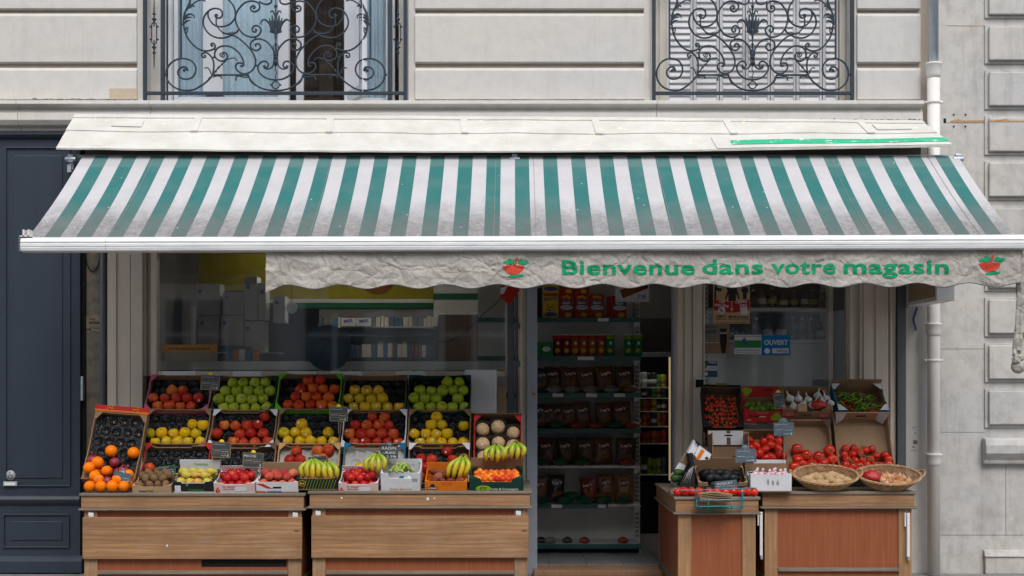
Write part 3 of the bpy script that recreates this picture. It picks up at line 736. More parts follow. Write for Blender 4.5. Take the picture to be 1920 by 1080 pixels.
LEAF = [([zp(u, v, 1) for u, v in q], r) for q, r in [
    ([(1832, 620), (1760, 540), (1745, 470), (1700, 400), (1640, 352), (1585, 372), (1560, 425), (1585, 440)], (.006, .016, .017, .014, .012, .009, .006, .003)),
    ([(1832, 610), (1790, 540), (1780, 420), (1770, 300), (1765, 270)], (.008, .018, .018, .009, .003)),
    ([(1832, 600), (1740, 570), (1735, 545)], (.01, .012, .005)),
    ([(1832, 300), (1800, 240), (1780, 200), (1745, 200), (1738, 240)], (.01, .011, .010, .008, .004)),
    ([(1800, 560), (1735, 400), (1718, 315)], (.012, .015, .003)), ([(1832, 580), (1832, 400), (1832, 240)], (.016, .02, .012))]]
LEAF2 = [([zp(u, v, 1) for u, v in q], r) for q, r in [
    ([(390, 360), (420, 280), (480, 250), (535, 275), (545, 330)], (.012, .012, .012, .009, .005)),
    ([(385, 420), (420, 380), (485, 360)], (.01, .014, .004)), ([(395, 340), (450, 310), (520, 310)], (.01, .012, .003)),
    ([(395, 560), (410, 510), (455, 485)], (.008, .012, .004)), ([(420, 600), (440, 540), (440, 500)], (.007, .009, .003)),
    ([(420, 190), (450, 120), (530, 100), (540, 125)], (.009, .013, .011, .004)), ([(430, 160), (470, 130), (500, 140)], (.009, .012, .004)),
    ([(372, 240), (400, 230), (378, 330)], (.005, .011, .01)), ([(470, 0), (475, 60), (440, 150)], (.014, .012, .008))]]
def railing(pxc, sx, posts, label, side_px=None):
    yy = -.045; xc = X(pxc, yy); zbar = Z(175, yy)
    root = empty("balcony_railing", (xc, yy, ZC), label, "railing", "wrought iron window railings")
    W = lambda p, m: (xc + p[0] * sx * m, yy, zbar + p[1])
    mb = MB()
    for pts, r in T:
        for m in (1, -1): mb.tube(smooth_path([W(p, m) for p in pts], 4), r * 1.22, 6)
    mb.tube(smooth_path([(xc + p[0], yy, zbar + p[1]) for p in RG], 2, True), .0055, 6, True)
    mb.build("scrollwork", M_IRON, root)
    mb = MB()
    for grp in (LEAF, LEAF2):
        for pts, r in grp:
            for m in (1, -1):
                q = [(W(p, m) if grp is LEAF2 else (xc + p[0] * m, yy, zbar + p[1])) for p in pts]
                sp = smooth_path(q, 3); rr = []
                for i in range(len(sp)):
                    t = i / 3; a = int(min(t, len(r) - 1)); b2 = min(a + 1, len(r) - 1); rr.append((r[a] * (1 - t + a) + r[b2] * (t - a)) * .62 * (1 + .25 * (i % 2)))
                mb.tube(sp, rr, 6, flat=.8)
    for m in (1, -1):
        for i in range(7):
            u = 1000 + i * 30; p = zp(u, 590 + 14 * math.sin(i * .9), 1); mb.ball(W(p, m), .009 - .0006 * i, 6)
        for (u, v, r) in [(1030, 360, .007), (985, 405, .011), (930, 465, .013), (885, 535, .012), (835, 590, .012), (1225, 345, .006), (712, 478, .006), (975, 662, .006), (1205, 690, .009)]:
            mb.ball(W(zp(u, v, 2), m), r * .8, 6)
        mb.ball(W(zp(893, 275, 1), m), .0145, 8, sc3=(1, .5, 1))
        p = zp(1745, 780, 2); mb.ball((xc + p[0] * m, yy, zbar + p[1]), .008, 6)
        for (u, v) in [(85, 595), (1532, 432), (870, 140), (850, 285)]: mb.ball(W(zp(u, v, 2), m), .009, 6)
        for (u, v) in [(355, 430), (1510, 685), (895, 445), (1195, 330), (1580, 35)]: mb.ball(W(zp(u, v, 1), m), .008, 6)
    mb.build("leaf_ornament", M_IRON, root)
    mb = MB(); prof = []
    for v, r in [(300, .026), (270, .02), (255, .012), (248, .026), (230, .02), (100, .012), (60, .014), (45, .02), (30, .014), (20, .008)]: prof.append((r * .62, zp(0, v, 2)[1]))
    for v, r in [(740, .008), (700, .01), (670, .018), (655, .010), (640, .02), (620, .01), (560, .03), (540, .022), (500, .012), (150, .008), (120, .02), (100, .022), (85, .012), (60, .006), (-150, .006)]: prof.append((r * .62, zp(0, v, 1)[1]))
    mb.lathe(prof, 10, M=Matrix.Translation((xc, yy, zbar)))
    for m in (-1, 0, 1): mb.tube([(xc + m * .006, yy, zbar + zp(0, 440, 2)[1]), (xc + m * .016, yy, zbar + zp(0, 255, 2)[1]), (xc + m * .02, yy, zbar + zp(0, 60, 2)[1])], .0045, 5)
    mb.tube([(xc + p[0], yy, zbar + p[1]) for p in smooth_path([Vector((p[0], 0, p[1])) for p in SQ], 3)] if False else smooth_path([(xc + p[0], yy, zbar + p[1]) for p in SQ], 3), .004, 5)
    mb.build("central_stem", M_IRON, root)
    zt = Z(-50, yy)
    for m in (1, -1):
        xb = xc + zp(335, 0, 2)[0] * sx * m
        MB().box(xb - .007, xb + .007, yy - .006, yy + .006, zbar + zp(0, 300, 2)[1], zt).build("bar", M_IRON, root)
    for px in posts:
        x = X(px, yy); MB().box(x - .014, x + .014, yy - .014, yy + .014, ZC + .001, zt).build("post", M_IRON, root, bev=.002)
    xa, xb = X(posts[0], yy) + .0145, X(posts[-1], yy) - .0145
    # bottom rail sits between the end posts, in front of the inner ones
    MB().box(xa, xb, yy - .018, yy + .013, zbar - .012, zbar + .012).build("bottom_rail", M_IRON, root, bev=.002)
    MB().box(xa - .04, xb + .04, yy - .025, yy + .025, zt + .0005, zt + .03).build("handrail", M_IRON, root, bev=.004)
    for px in (side_px or []):
        x = X(px, yy); mb = MB(); a = Z(45, yy); c_ = Z(80, yy)
        ov = [(x - .019, yy, c_ + .01), (x - .019, yy, a - .01), (x - .012, yy, a + .004), (x, yy, a + .01), (x + .012, yy, a + .004), (x + .019, yy, a - .01), (x + .019, yy, c_ + .01), (x + .012, yy, c_ - .004), (x, yy, c_ - .01), (x - .012, yy, c_ - .004)]
        mb.tube(smooth_path(ov, 3, True), .0045, 6, True)
        for py in (50, 74):
            for s in (-1, 1): mb.ball((x + s * .028, yy, Z(py, yy)), .009, 6)
        for s, z0 in ((1, a + .01), (-1, c_ - .01)):
            pr = [(.001, -.035), (.008, -.018), (.003, -.008), (.009, .0), (.010, .008), (.005, .014), (.018, .022), (.018, .032), (.006, .04), (.008, .05), (.004, .056), (.014, .066), (.014, .072), (.006, .08)]
            for i in range(7): pr += [(.0085 - .0007 * i, .085 + i * .014), (.004, .091 + i * .014)]
            pr.append((.0005, .20))
            pr = [(r, z * s) for r, z in pr]
            if s < 0: pr = pr[::-1]
            mb.lathe(pr, 8, M=Matrix.Translation((x, yy, z0)))
        mb.build("spindle", M_IRON, root)
    return root
railing(1411, 1.0, (1226, 1598), "scrolled blue-grey wrought iron railing in front of the closed white louvred shutters")
railing(517, 1.14, (272, 306, 732, 760), "scrolled iron railing before the blue-glass window, with spindle panels at both ends", (289, 746))

# ================================================================ NEIGHBOURS
nb_ = empty("apartment_building", (X(1840, -.04), .2, 0), "neighbouring pale stone building with stacked raised quoin blocks at the far right edge", "building")
mb = MB(); mb.box(X(1747, -.02) + .001, 8, -.02, .5, 0, 7.2)
mb.build("wall", M_STONE2, nb_)
for k in range(-9, 9):
    pt = 46 + 85.5 * k + (0 if k < 3 else -1)
    if k == 9 or pt > 735: continue
    mb = MB(); x0 = X(1848, -.05)
    mb.box(x0, 4.6, -.035, -.0205, Z(pt + 73, -.04), Z(pt, -.04)); mb.build("quoin_block", M_STONE2, nb_, bev=.003)
    mb = MB(); mb.box(X(1855, -.06), 4.55, -.065, -.0355, Z(pt + 67, -.05), Z(pt + 4, -.05)); mb.build("quoin_panel", M_STONE2, nb_, bev=.008)
mb = MB(); yy = -.02
mb.profx([(yy, Z(820, yy)), (-.10, Z(822, -.1)), (-.125, Z(835, -.1)), (-.12, Z(850, -.1)), (-.075, Z(862, -.05)), (-.07, Z(870, -.05)), (yy, Z(870, yy))], X(1847, -.1), 4.6)
mb.build("stone_ledge", M_STONE2, nb_, bev=.012)
mb = MB(); mb.box(X(1848, -.06), 4.6, -.06, -.0205, 0, Z(1040, -.05)); mb.profx([(yy - .001, Z(1030, yy)), (-.05, Z(1032, -.05)), (-.075, Z(1044, -.07)), (yy - .001, Z(1044, -.07))], X(1846, -.06), 4.6)
mb.build("plinth_block", M_STONE2, nb_, bev=.006)
mb = MB()
for py, a, c_ in ((654, 1764, 1846), (810, 1764, 1846), (1003, 1764, 1990), (48, 1775, 1846), (230, 1775, 1846)): mb.box(X(a, yy), X(c_, yy), yy - .0012, yy - .0002, Z(py + .7, yy), Z(py - .1, yy))
mb.box(X(1885.5, yy), X(1886.3, yy), yy - .0012, yy - .0002, Z(1002, yy), Z(872, yy))
mb.build("joint", M_JOINT, nb_)
mb = MB(); M_RUST = plain("rust_stain", (.40, .19, .06), (.45, .33, .2), 20, .95)
mb.prism([(X(p[0], -.02), Z(p[1], -.02)) for p in [(1782, 227), (1798, 223), (1804, 226), (1845, 225), (1845, 229), (1800, 229), (1782, 229)]], -.0215, -.0205)
mb.prism([(X(p[0], -.067), Z(p[1], -.067)) for p in [(1856, 226), (1880, 224), (1886, 222), (1893, 226), (1925, 226), (1925, 228.6), (1856, 228.6)]], -.0672, -.0657)
mb.prism([(X(p[0], -.02), Z(p[1], -.02)) for p in [(1797, 48), (1845, 47.5), (1845, 49), (1797, 49.3)]], -.0215, -.0209)
mb.build("rust_streak", M_RUST, nb_)
mb = MB()
for px, py in ((1788, 215), (1810, 215), (1788, 237), (1810, 237)): mb.lathe([(.007, 0), (.007, .003)], 8, M=Matrix.Translation((X(px, yy), yy - .0035, Z(py, yy))) @ Matrix.Rotation(R(90), 4, 'X'))
mb.box(X(1769, yy), X(1774, yy), yy - .001, yy - .0002, Z(231, yy), Z(222, yy))
mb.build("bolt_hole", M_BLACK, nb_)
# broken fixing in the corner pier
mb = MB(); yy = 0
for px, py, w_, h_ in ((1713, 802, 5, 1), (1716, 812, 3, 2), (1716, 829, 8, 7), (1713, 838, 6, 2), (1719, 800, 1.5, 3), (1712, 845, 10, 1)): mb.box(X(px - w_ / 2, yy), X(px + w_ / 2, yy), -.0012, -.0002, Z(py + h_ / 2, yy), Z(py - h_ / 2, yy))
mb.build("chipped_hole", M_JOINT, bd)

# ---- blue shopfront at left
bl = empty("blue_shopfront", (X(60, -.05), -.05, 0), "dark slate-blue panelled wooden shopfront next to the fruit stand at the left edge", "shopfront")
yb = -.05; xr = X(150, yb)
mb = MB(); mb.box(-8, xr, yb, .25, 0, Z(250, yb)); 
mb.build("panelled_wall", M_BLUE, bl)
mb = MB()
def panel(x0, x1, py0, py1, yb=yb, w_=.012, mb=mb, dp=.016, fld=.03):
    z0, z1 = Z(py1, yb), Z(py0, yb)
    for a in ((x0, x1, z0, z0 + w_), (x0, x1, z1 - w_, z1), (x0, x0 + w_, z0 + w_ + .0003, z1 - w_ - .0003), (x1 - w_, x1, z0 + w_ + .0003, z1 - w_ - .0003)): mb.box(a[0], a[1], yb - dp, yb - .0003, a[2], a[3])
    mb.box(x0 + fld * 2, x1 - fld * 2, yb - .009, yb - .0003, z0 + fld * 2, z1 - fld * 2)
panel(X(10, yb), X(133, yb), 276, 912, fld=.033); panel(X(6, yb), X(131, yb), 963, 1027, fld=.03)
panel(X(-150, yb), X(-10, yb), 276, 912, fld=.033); panel(X(-150, yb), X(-10, yb), 963, 1027, fld=.03)
mb.build("raised_panel", M_BLUE, bl, bev=.005)
mb = MB(); mb.profx([(yb - .0003, Z(928, yb)), (yb - .025, Z(930, yb)), (yb - .04, Z(936, yb)), (yb - .03, Z(941, yb)), (yb - .012, Z(946, yb)), (yb - .0003, Z(948, yb))], -8, xr + .005)
mb.build("dado_rail", M_BLUE, bl, bev=.002)
mb = MB(); mb.profx([(yb - .0003, Z(1042, yb)), (yb - .02, Z(1046, yb)), (yb - .028, Z(1052, yb)), (yb - .028, .014), (yb - .0003, .014)], -8, xr + .02); mb.build("skirting", M_BLUE, bl)
mb = MB(); mb.profx([(yb, Z(250, yb)), (yb - .05, Z(251, yb)), (yb - .05, Z(254, yb)), (yb - .03, Z(258, yb)), (yb - .0003, Z(262, yb))], -8, xr); mb.build("top_moulding", M_BLUE, bl)
mb = MB(); mb.box(X(149, -.04) + .001, X(157.5, -.04), .0, .24, 0, 3.5); mb.build("gap_shade_board", M_BLACK, bl)  # black board painted as the shade in the gap
mb = MB(); mb.box(X(149, -.06) + .002, X(154, -.06), -.045, -.001, Z(751, -.05), Z(706, -.05)); mb.build("steel_plate", M_GALV, bl, bev=.002)
st = empty("wheelchair_sticker", (X(20.5, yb), yb - .0095, Z(905, yb)), "round grey wheelchair access sticker on the blue shopfront panel", "sticker")
cx, cz = X(20.5, yb), Z(891, yb); ys = yb - .0095
M_STG = plain("sticker_grey", (.36, .38, .40), None, 8, .5)
mb = MB().lathe([(.0395, 0), (.0395, .001)], 28, M=Matrix.Translation((cx, ys, cz)) @ Matrix.Rotation(R(90), 4, 'X')); mb.build("disc", M_STG, st)
mb = MB(); y2 = ys - .0018
mb.ball((cx - .005, y2, cz + .024), .0052, 8, sc3=(1, .15, 1))
mb.tube([(cx - .005, y2, cz + .014), (cx - .003, y2, cz - .004), (cx + .010, y2, cz - .004), (cx + .016, y2, cz - .021)], .0026, 5, flat=.3)
mb.tube([(cx - .004, y2, cz + .006), (cx + .009, y2, cz + .005)], .0022, 5, flat=.3)
mb.tube([(cx - .001 + .016 * math.cos(a * .32 + 2.2), y2, cz - .012 + .016 * math.sin(a * .32 + 2.2)) for a in range(14)], .0022, 5, flat=.3)
mb.build("symbol", M_INK, st)
ic = MB(); ic.box(X(8, yb), X(34, yb), ys - .018, ys, Z(911, yb), Z(902.5, yb)); o = ic.build("call_box", M_STG, bev=.003, label="small white door bell plate under the wheelchair sticker on the blue shopfront", cat="door bell")
MB().box(X(11, yb), X(31, yb), ys - .021, ys - .0182, Z(909.5, yb), Z(904.5, yb)).build("name_plate", M_WHITE, o)
# strip of old plaster + pipe between the two shopfronts
mb = MB(); mb.box(X(157.5, .02) + .002, X(200, .02), .02, .3, 0, 3.48); mb.build("old_plaster_strip", M_PLASTER_OLD, bd)
mb = MB(); mb.tube([(X(192.5, -.02), -.02, .002), (X(192.5, -.02), -.02, 3.45)], .024, 12); mb.build("conduit", M_DGREY, label="narrow grey metal conduit running up beside the old plaster strip", cat="pipe")
mb = MB(); mb.tube(smooth_path([(X(160, .01), .012, Z(478, .01)), (X(164, .01), .012, Z(498, .01)), (X(174, .01), .012, Z(509, .01)), (X(184, .01), .012, Z(495, .01)), (X(187, .01), .012, Z(470, .01)), (X(187, .01), .012, Z(440, .01))], 6), .0035, 5)
mb.build("loop_cable", M_BLACK, label="thin black cable hanging in a loop under the left end of the awning", cat="cable")
pt = MB().grid(lambda u, v: (X(159 + 28 * u, .015), .016 - .002 * math.sin(9 * u) * v, Z(622 - 30 * v + 2 * math.sin(u * 7), .015)), 6, 4).build("torn_poster", card("yellowed_paper", (.30, .24, .17)), label="torn old paper poster with black print on the plaster strip beside the blue shopfront", cat="poster")
mb = MB(); yq = .0125
put_text(mb, "JACQUES", X(176.5, yq), Z(605.5, yq), .085, .028, yq, .03); put_text(mb, "ALLE", X(173, yq), Z(597.5, yq), .045, .016, yq, .02); put_text(mb, "02.40", X(165, yq), Z(617.5, yq), .05, .02, yq, .03)
mb.box(X(168, yq), X(187, yq), yq, yq + .0005, Z(613, yq), Z(612.3, yq)); mb.box(X(174, yq), X(187, yq), yq, yq + .0005, Z(616.5, yq), Z(615.7, yq))
mb.build("lettering", M_INK, pt)

# ---- drainpipe
dp = empty("drainpipe", (X(1750, -.13), -.13, 0), "white plastic drainpipe with galvanised upper length on the wall right of the shop", "drainpipe")
xd = X(1750.5, -.13); yd = -.13
def ring(z0, z1, r, lip=.0):
    return [(r * .9, z0), (r, z0 + .004), (r, z1 - .004), (r * .93, z1)]
mb = MB(); mb.lathe([(.0495, .003), (.0495, Z(121, yd))], 24, M=Matrix.Translation((xd, yd, 0))); mb.build("pipe", M_PVC, dp)
mb = MB(); mb.lathe([(.037, Z(121, yd) + .001), (.037, 7.2)], 20, M=Matrix.Translation((xd, yd, 0)))
for k in range(5): mb.tube([(xd + .0375 * math.sin(-.9 + .45 * k), yd - .0375 * math.cos(-.9 + .45 * k), Z(117, yd)), (xd + .0375 * math.sin(-.9 + .45 * k), yd - .0375 * math.cos(-.9 + .45 * k), 7.1)], .0022, 4)
mb.build("metal_pipe", M_GALV, dp)
for a, c_ in ((118, 144), (606, 628), (850, 871)):
    mb = MB(); z1, z0 = Z(a, yd), Z(c_, yd)
    mb.lathe([(.0500, z0 - .012), (.0555, z0 + .008), (.0615, z0 + .022), (.0615, z1 - .018), (.066, z1 - .014), (.066, z1 - .003), (.061, z1), (.05, z1 + .001)], 24, M=Matrix.Translation((xd, yd, 0))); mb.build("socket", M_PVC, dp)
for a in (192, 676):
    mb = MB(); z = Z(a, yd); mb.lathe([(.050, z - .012), (.0545, z - .01), (.0545, z + .01), (.050, z + .012)], 24, M=Matrix.Translation((xd, yd, 0)))
    for s in (-1, 1): mb.tube([(xd + s * .05, yd, z), (xd + s * .072, yd, z)], .011, 8)
    mb.tube([(xd, yd + .05, z), (xd, .0, z)], .01, 6); mb.build("clamp", M_PVC, dp)
# ---- projecting shop sign
sg = empty("sign_box", (X(1702, -.1), -.5, Z(575, -.1)), "white projecting illuminated sign box hanging over the drainpipe under the awning's right end", "sign")
x0, x1 = 3.13, 3.268; z0 = 2.125
mb = MB(); mb.box(x0, x1, -.83, -.1, z0, 2.55); mb.build("casing", M_WHITE, sg, bev=.006)
M_SGF = plain("sign_face", (.36, .25, .13), (.3, .21, .11), 5, .4)
mb = MB(); mb.box(x0 - .004, x0 - .0005, -.80, -.13, z0 + .03, 2.52); mb.build("sign_face", M_SGF, sg)
mb = MB(); mb.box(X(1697, -.02), X(1704, -.02), -.10, -.001, Z(578, -.02), 2.5); mb.build("bracket", M_CREAM2, sg)
mb = MB(); Mr = Matrix.Translation((x0 - .0045, -.45, 0)) @ Matrix.Rotation(R(-90), 4, 'Z')
put_text(mb, "NICOLAS", 0, 2.30, .5, .10, 0, .03, M=Mr); mb.build("lettering", M_GINK, sg) if False else None
rb = MB().tube(smooth_path([(X(1720, -.03), -.03, Z(577, -.03)), (X(1716, -.03), -.03, Z(588, -.03)), (X(1713, -.03), -.025, Z(600, -.03)), (X(1716, -.03), -.03, Z(612, -.03)), (X(1717, -.03), -.03, Z(620, -.03))], 4), .009, 5, flat=.2)
rb.build("ribbon", M_BINK, label="dark blue ribbon hanging from the bracket of the sign box beside the drainpipe", cat="ribbon")

# ================================================================ HOOD + AWNING
hd = empty("awning_hood", (X(935, -.3), -.3, Z(277, -.45)), "long weathered white metal hood with worn green stripe above the striped awning", "awning hood")
def hoodpt(u, v, dz=0):   # u along, v down the slope
    yt, yb2 = -.12, -.45
    xl = X(141, yt) * (1 - v) + X(105, yb2) * v; xr2 = X(1729, yt) * (1 - v) + X(1786, yb2) * v
    zt = Z(217 + 12 * u - 4 * math.sin(u * PI) * .5, yt); zl = Z(277 + 6 * math.sin(u * PI * 1.1) - 3 * max(0, u - .7) * 3, yb2)
    y = yt + (yb2 - yt) * v
    z = zt + (zl - zt) * v + .004 * math.sin(u * 37 + v * 3) * math.sin(v * 3.1) + .003 * noise.noise((u * 30, v * 4, 1)) + dz
    return Vector((xl + (xr2 - xl) * u, y, z))
def sheet(fn, nu, nv, th, dirv):
    mb = MB(); vs = []
    for j in range(nv + 1):
        for i in range(nu + 1): vs.append(fn(i / nu, j / nv))
    n = len(vs); vs2 = vs + [p + Vector(dirv) * th for p in vs]; W_ = nu + 1
    fs = [(j * W_ + i, (j + 1) * W_ + i, (j + 1) * W_ + i + 1, j * W_ + i + 1) for j in range(nv) for i in range(nu)]
    fs2 = [tuple(n + k for k in reversed(f)) for f in fs]
    e = [(i, i + 1) for i in range(nu)] + [(j * W_ + nu, (j + 1) * W_ + nu) for j in range(nv)] + [(nv * W_ + i + 1, nv * W_ + i) for i in range(nu)] + [((j + 1) * W_, j * W_) for j in range(nv)]
    fs3 = [(a, c_, c_ + n, a + n) for a, c_ in e]
    mb.add(vs2, fs + fs2, True); mb.add(vs2, fs3, False); return mb
sheet(lambda u, v: hoodpt(u, .47 + v * .53), 120, 6, .012, (0, .3, -1)).build("lower_panel", M_HOOD, hd)
sheet(lambda u, v: hoodpt(u, v * .49, .006) + Vector((0, -.006, 0)), 120, 6, .012, (0, .3, -1)).build("upper_panel", M_HOOD, hd)
for px in (368, 614, 862, 1107, 1352, 1602):
    u0 = (px - 141) / 1588 
    sheet(lambda u, v: hoodpt(u0 + u * .0085, .10 + v * .40, .014) + Vector((0, -.01, 0)), 2, 4, .01, (0, .3, -1)).build("batten", M_HOOD, hd)
sheet(lambda u, v: hoodpt(.0 + u, v * .10, .012) + Vector((0, -.012, 0)), 120, 2, .012, (0, .3, -1)).build("top_flashing", M_HOOD, hd)
for ua, ub in ((.05, .085), (.935, .975)):
    sheet(lambda u, v: hoodpt(ua + u * (ub - ua), .17 + v * .2, .012) + Vector((0, -.012, 0)), 6, 2, .005, (0, .3, -1)).build("patch", M_HOOD, hd)
sheet(lambda u, v: hoodpt(.738 + u * .262, .62 + v * .36, .005) + Vector((0, -.005, 0)), 50, 3, .004, (0, .3, -1)).build("overlap_panel", M_HOOD, hd)
sheet(lambda u, v: hoodpt(.757 + u * .243, .73 + v * .15, .008) + Vector((0, -.008, 0)), 50, 2, .002, (0, .3, -1)).build("stripe", M_GSTRIPE, hd)
mb = MB(); mb.box(X(163, -.1), X(1724, -.1), -.14, -.02, Z(300, -.14), Z(262, -.14)); mb.build("gap_shade_backing", plain("hood_shade_brown", (.07, .055, .042), (.05, .04, .03), 3, .8), hd)  # dark board stands in for the shade between hood and awning

zfl, zfr = Z(446, -1.53), Z(441, -1.53)
aw = empty("awning", (0, -1.53, Z(443, -1.53)), "green and white striped canvas awning stretched over the shop, dirty along its lower hem", "awning")
XA, XB = -3.312, 3.44
def awpt(u, v):
    x = XA + (XB - XA) * u; yt, yb2 = -.36, -1.53
    zt = Z(292, yt); zl = zfl + (zfr - zfl) * u
    y = yt + (yb2 - yt) * v; z = zt + (zl - zt) * v - .025 * math.sin(v * PI) - .004 * math.sin(u * 2 * PI * 7) * math.sin(v * PI)
    z += .0035 * math.sin(u * 140 + 2 * math.sin(v * 3)) * math.exp(-((u - .51) / .16) ** 2) * math.sin(v * PI)
    return Vector((x + (u - .5) * .03 * v, y, z))
sheet(awpt, 260, 14, .003, (0, .3, -1)).build("canopy", M_AWN, aw)
for u0 in (.083, .285, .472, .515, .655, .853, .965):   # sewn seams
    mb = MB(); mb.tube([awpt(u0, v / 12) + Vector((0, -.002, .002)) for v in range(13)], .0016, 4); mb.build("seam", plain("seam_thread", (.36, .35, .35), None, 10, .8), aw)
mb = MB()
yf = -1.56
def barz(x): return Z(446, -1.58) + (Z(441, -1.58) - Z(446, -1.58)) * (x - XA) / (XB - XA)
for xa, xb in ((X(43, yf), X(202, yf) - .001), (X(202, yf) + .001, X(1917, yf))):
    vs = []; pr = [(-1.515, .0), (-1.56, .006), (-1.60, -.004), (-1.615, -.03), (-1.608, -.04), (-1.615, -.045), (-1.615, -.06), (-1.608, -.064), (-1.615, -.07), (-1.61, -.09), (-1.59, -.098), (-1.54, -.1), (-1.515, -.09)]
    n = len(pr)
    for x in (xa, xb):
        for p in pr: vs.append((x, p[0], barz(x) + p[1]))
    mb.add(vs, [list(range(n)), list(range(2 * n - 1, n - 1, -1))] + [(i, i + n, (i + 1) % n + n, (i + 1) % n) for i in range(n)])
mb.build("front_bar", M_ALU, aw)
for x, s in ((X(43, yf), -1), (X(1917, yf), 1)):
    mb = MB(); z = barz(x); mb.box(x - .012 if s < 0 else x, x if s < 0 else x + .012, -1.618, -1.512, z - .101, z + .008); mb.build("end_cap", M_DGREY if s < 0 else M_ALU, aw, bev=.004)
mb = MB(); x = X(46, yf)
for dx in (.0, .034): mb.box(x + dx, x + dx + .012, -1.60, -1.53, barz(x) + .006, barz(x) + .055)
mb.box(x - .02, x + .06, -1.60, -1.53, barz(x) + .0065, barz(x) + .014); mb.build("hinge_lug", M_PVC, aw)
mb = MB(); mb.tube([(X(134, -.33), -.33, Z(298, -.33)), (X(1795, -.33), -.33, Z(298, -.33))], .032, 16); mb.build("roller_tube", M_GALV, aw)
for px in (137, 965, 1792):
    mb = MB(); x = X(px, -.33); mb.box(x - .02, x + .02, -.40, -.3, Z(305, -.36), Z(290, -.36)); mb.tube([(x - .04, -.39, Z(298, -.39)), (x + .04, -.39, Z(298, -.39))], .018, 10)
    if px == 137: mb.box(x - .02, x + .012, -.36, -.1, Z(320, -.3), Z(300, -.3)); mb.box(x - .03, x - .0, -.38, -.32, Z(326, -.3), Z(312, -.3))
    mb.build("bracket", M_GALV, aw, bev=.003)
for xs_, xe in ((-2.6, -1.55), (2.5, 1.45)):
    mb = MB(); e = Vector((xe, -.75, 2.62)); mb.tube([(xs_, -.33, 2.98), e], .022, 8); mb.tube([e, (xs_, -1.5, barz(xs_) - .06)], .02, 8); mb.ball(e, .032, 8)
    mb.box(xs_ - .05, xs_ + .05, -1.53, -1.49, barz(xs_) - .11, barz(xs_) - .05)
    mb.build("folding_arm", M_PVC, aw)
# valance ------------------------------------------------------------
VX0, VX1 = X(499, -1.56), X(1913, -1.56)
def vdisp(x, z):
    d = .014 * noise.noise((x * 2.2, 3.1, z * 3)) + .004 * noise.turbulence((x * 6, 1.3, z * 7), 2, False)
    for k, (f, a) in enumerate(((3.3, .0), (4.1, 1.0), (5.2, -.8), (8.5, .5), (9.5, -.4), (6.3, 2.0), (13, 1.4))):
        wx = x + .05 * noise.noise((x * 5, k, z * 5)); wz = z + .05 * noise.noise((x * 5, k + 9, z * 5))
        q = noise.noise(((wx * math.cos(a) + wz * math.sin(a)) * f, k * 3.3, (wz * math.cos(a) - wx * math.sin(a)) * f * .55))
        d += .0085 * (4.5 / f) * math.exp(-abs(q) * 13) * (.4 + noise.noise((x * 3, k * 7, z * 3)))
    return d
def vbot(x):
    return Z(538.5 - 4.5 * (x - VX0) / 5.2, -1.56) + .0145 * math.cos(2 * PI * (x - X(541, -1.56)) / .358) + (.0 if x > VX0 + .12 else -.025 * (1 - (x - VX0) / .12))
def valpt(u, v):
    x = VX0 + (VX1 - VX0) * u; zt = barz(x) - .098; z = zt + (vbot(x) - zt) * v
    return Vector((x, -1.565 - vdisp(x, z) - .01 * v, z))
sheet(valpt, 1000, 56, .002, (0, 1, 0)).build("valance", M_VAL, aw)
mb = MB(); mb.tube([valpt(i / 400, 1) + Vector((0, -.001, 0)) for i in range(401)], .0035, 5); mb.build("valance_hem", plain("grey_hem_tape", (.12, .12, .13), None, 20, .8), aw)
def cloth_print(name, verts2d, faces, mat, parent):
    """flat artwork (x, z) cut finely and laid on the rippled valance, a hair in front"""
    bm = bmesh.new(); vv = [bm.verts.new((x, 0, z)) for x, z in verts2d]
    for f in faces:
        try: bm.faces.new([vv[i] for i in f])
        except ValueError: pass
    xs_ = [v[0] for v in verts2d]; zs_ = [v[1] for v in verts2d]
    x = min(xs_) + .012
    while x < max(xs_):
        bmesh.ops.bisect_plane(bm, geom=bm.verts[:] + bm.edges[:] + bm.faces[:], plane_co=(x, 0, 0), plane_no=(1, 0, 0)); x += .012
    z = min(zs_) + .009
    while z < max(zs_):
        bmesh.ops.bisect_plane(bm, geom=bm.verts[:] + bm.edges[:] + bm.faces[:], plane_co=(0, 0, z), plane_no=(0, 0, 1)); z += .009
    bmesh.ops.triangulate(bm, faces=bm.faces[:])
    bm.verts.index_update()
    for v in bm.verts:
        zt = barz(v.co.x) - .098; t = (v.co.z - zt) / (vbot(v.co.x) - zt)
        v.co.y = -1.565 - vdisp(v.co.x, v.co.z) - .01 * t - .0042
    m = MB(); m.add([v.co.copy() for v in bm.verts], [[v.index for v in f.verts] for f in bm.faces], True); bm.free()
    return m.build(name, mat, parent)
words = [("B", 1054, 1091, 486.5, 514.5)]
yv = -1.575
def vword(body, pxa, pxb, py_base, base=.098, cap=27.5):
    vs, fs, x0, x1, y0, y1 = text_mesh(body, .021, 1.06)
    cy0, cy1 = text_mesh("B", .021)[4:6]
    s = (X(pxb, yv) - X(pxa, yv)) / (x1 - x0); zb_ = Z(py_base, yv); hz = cap / F * (yv + D0) / (cy1 - cy0)
    cloth_print("lettering", [(X(pxa, yv) + (v.x - x0) * s, zb_ + (v.y - cy0) * hz) for v in vs], fs, M_VGREEN, aw)
vword("Bienvenue", 1054, 1303, 515); vword("dans", 1317, 1431, 514); vword("votre", 1446, 1566, 513.5); vword("magasin", 1582, 1779, 513.5)
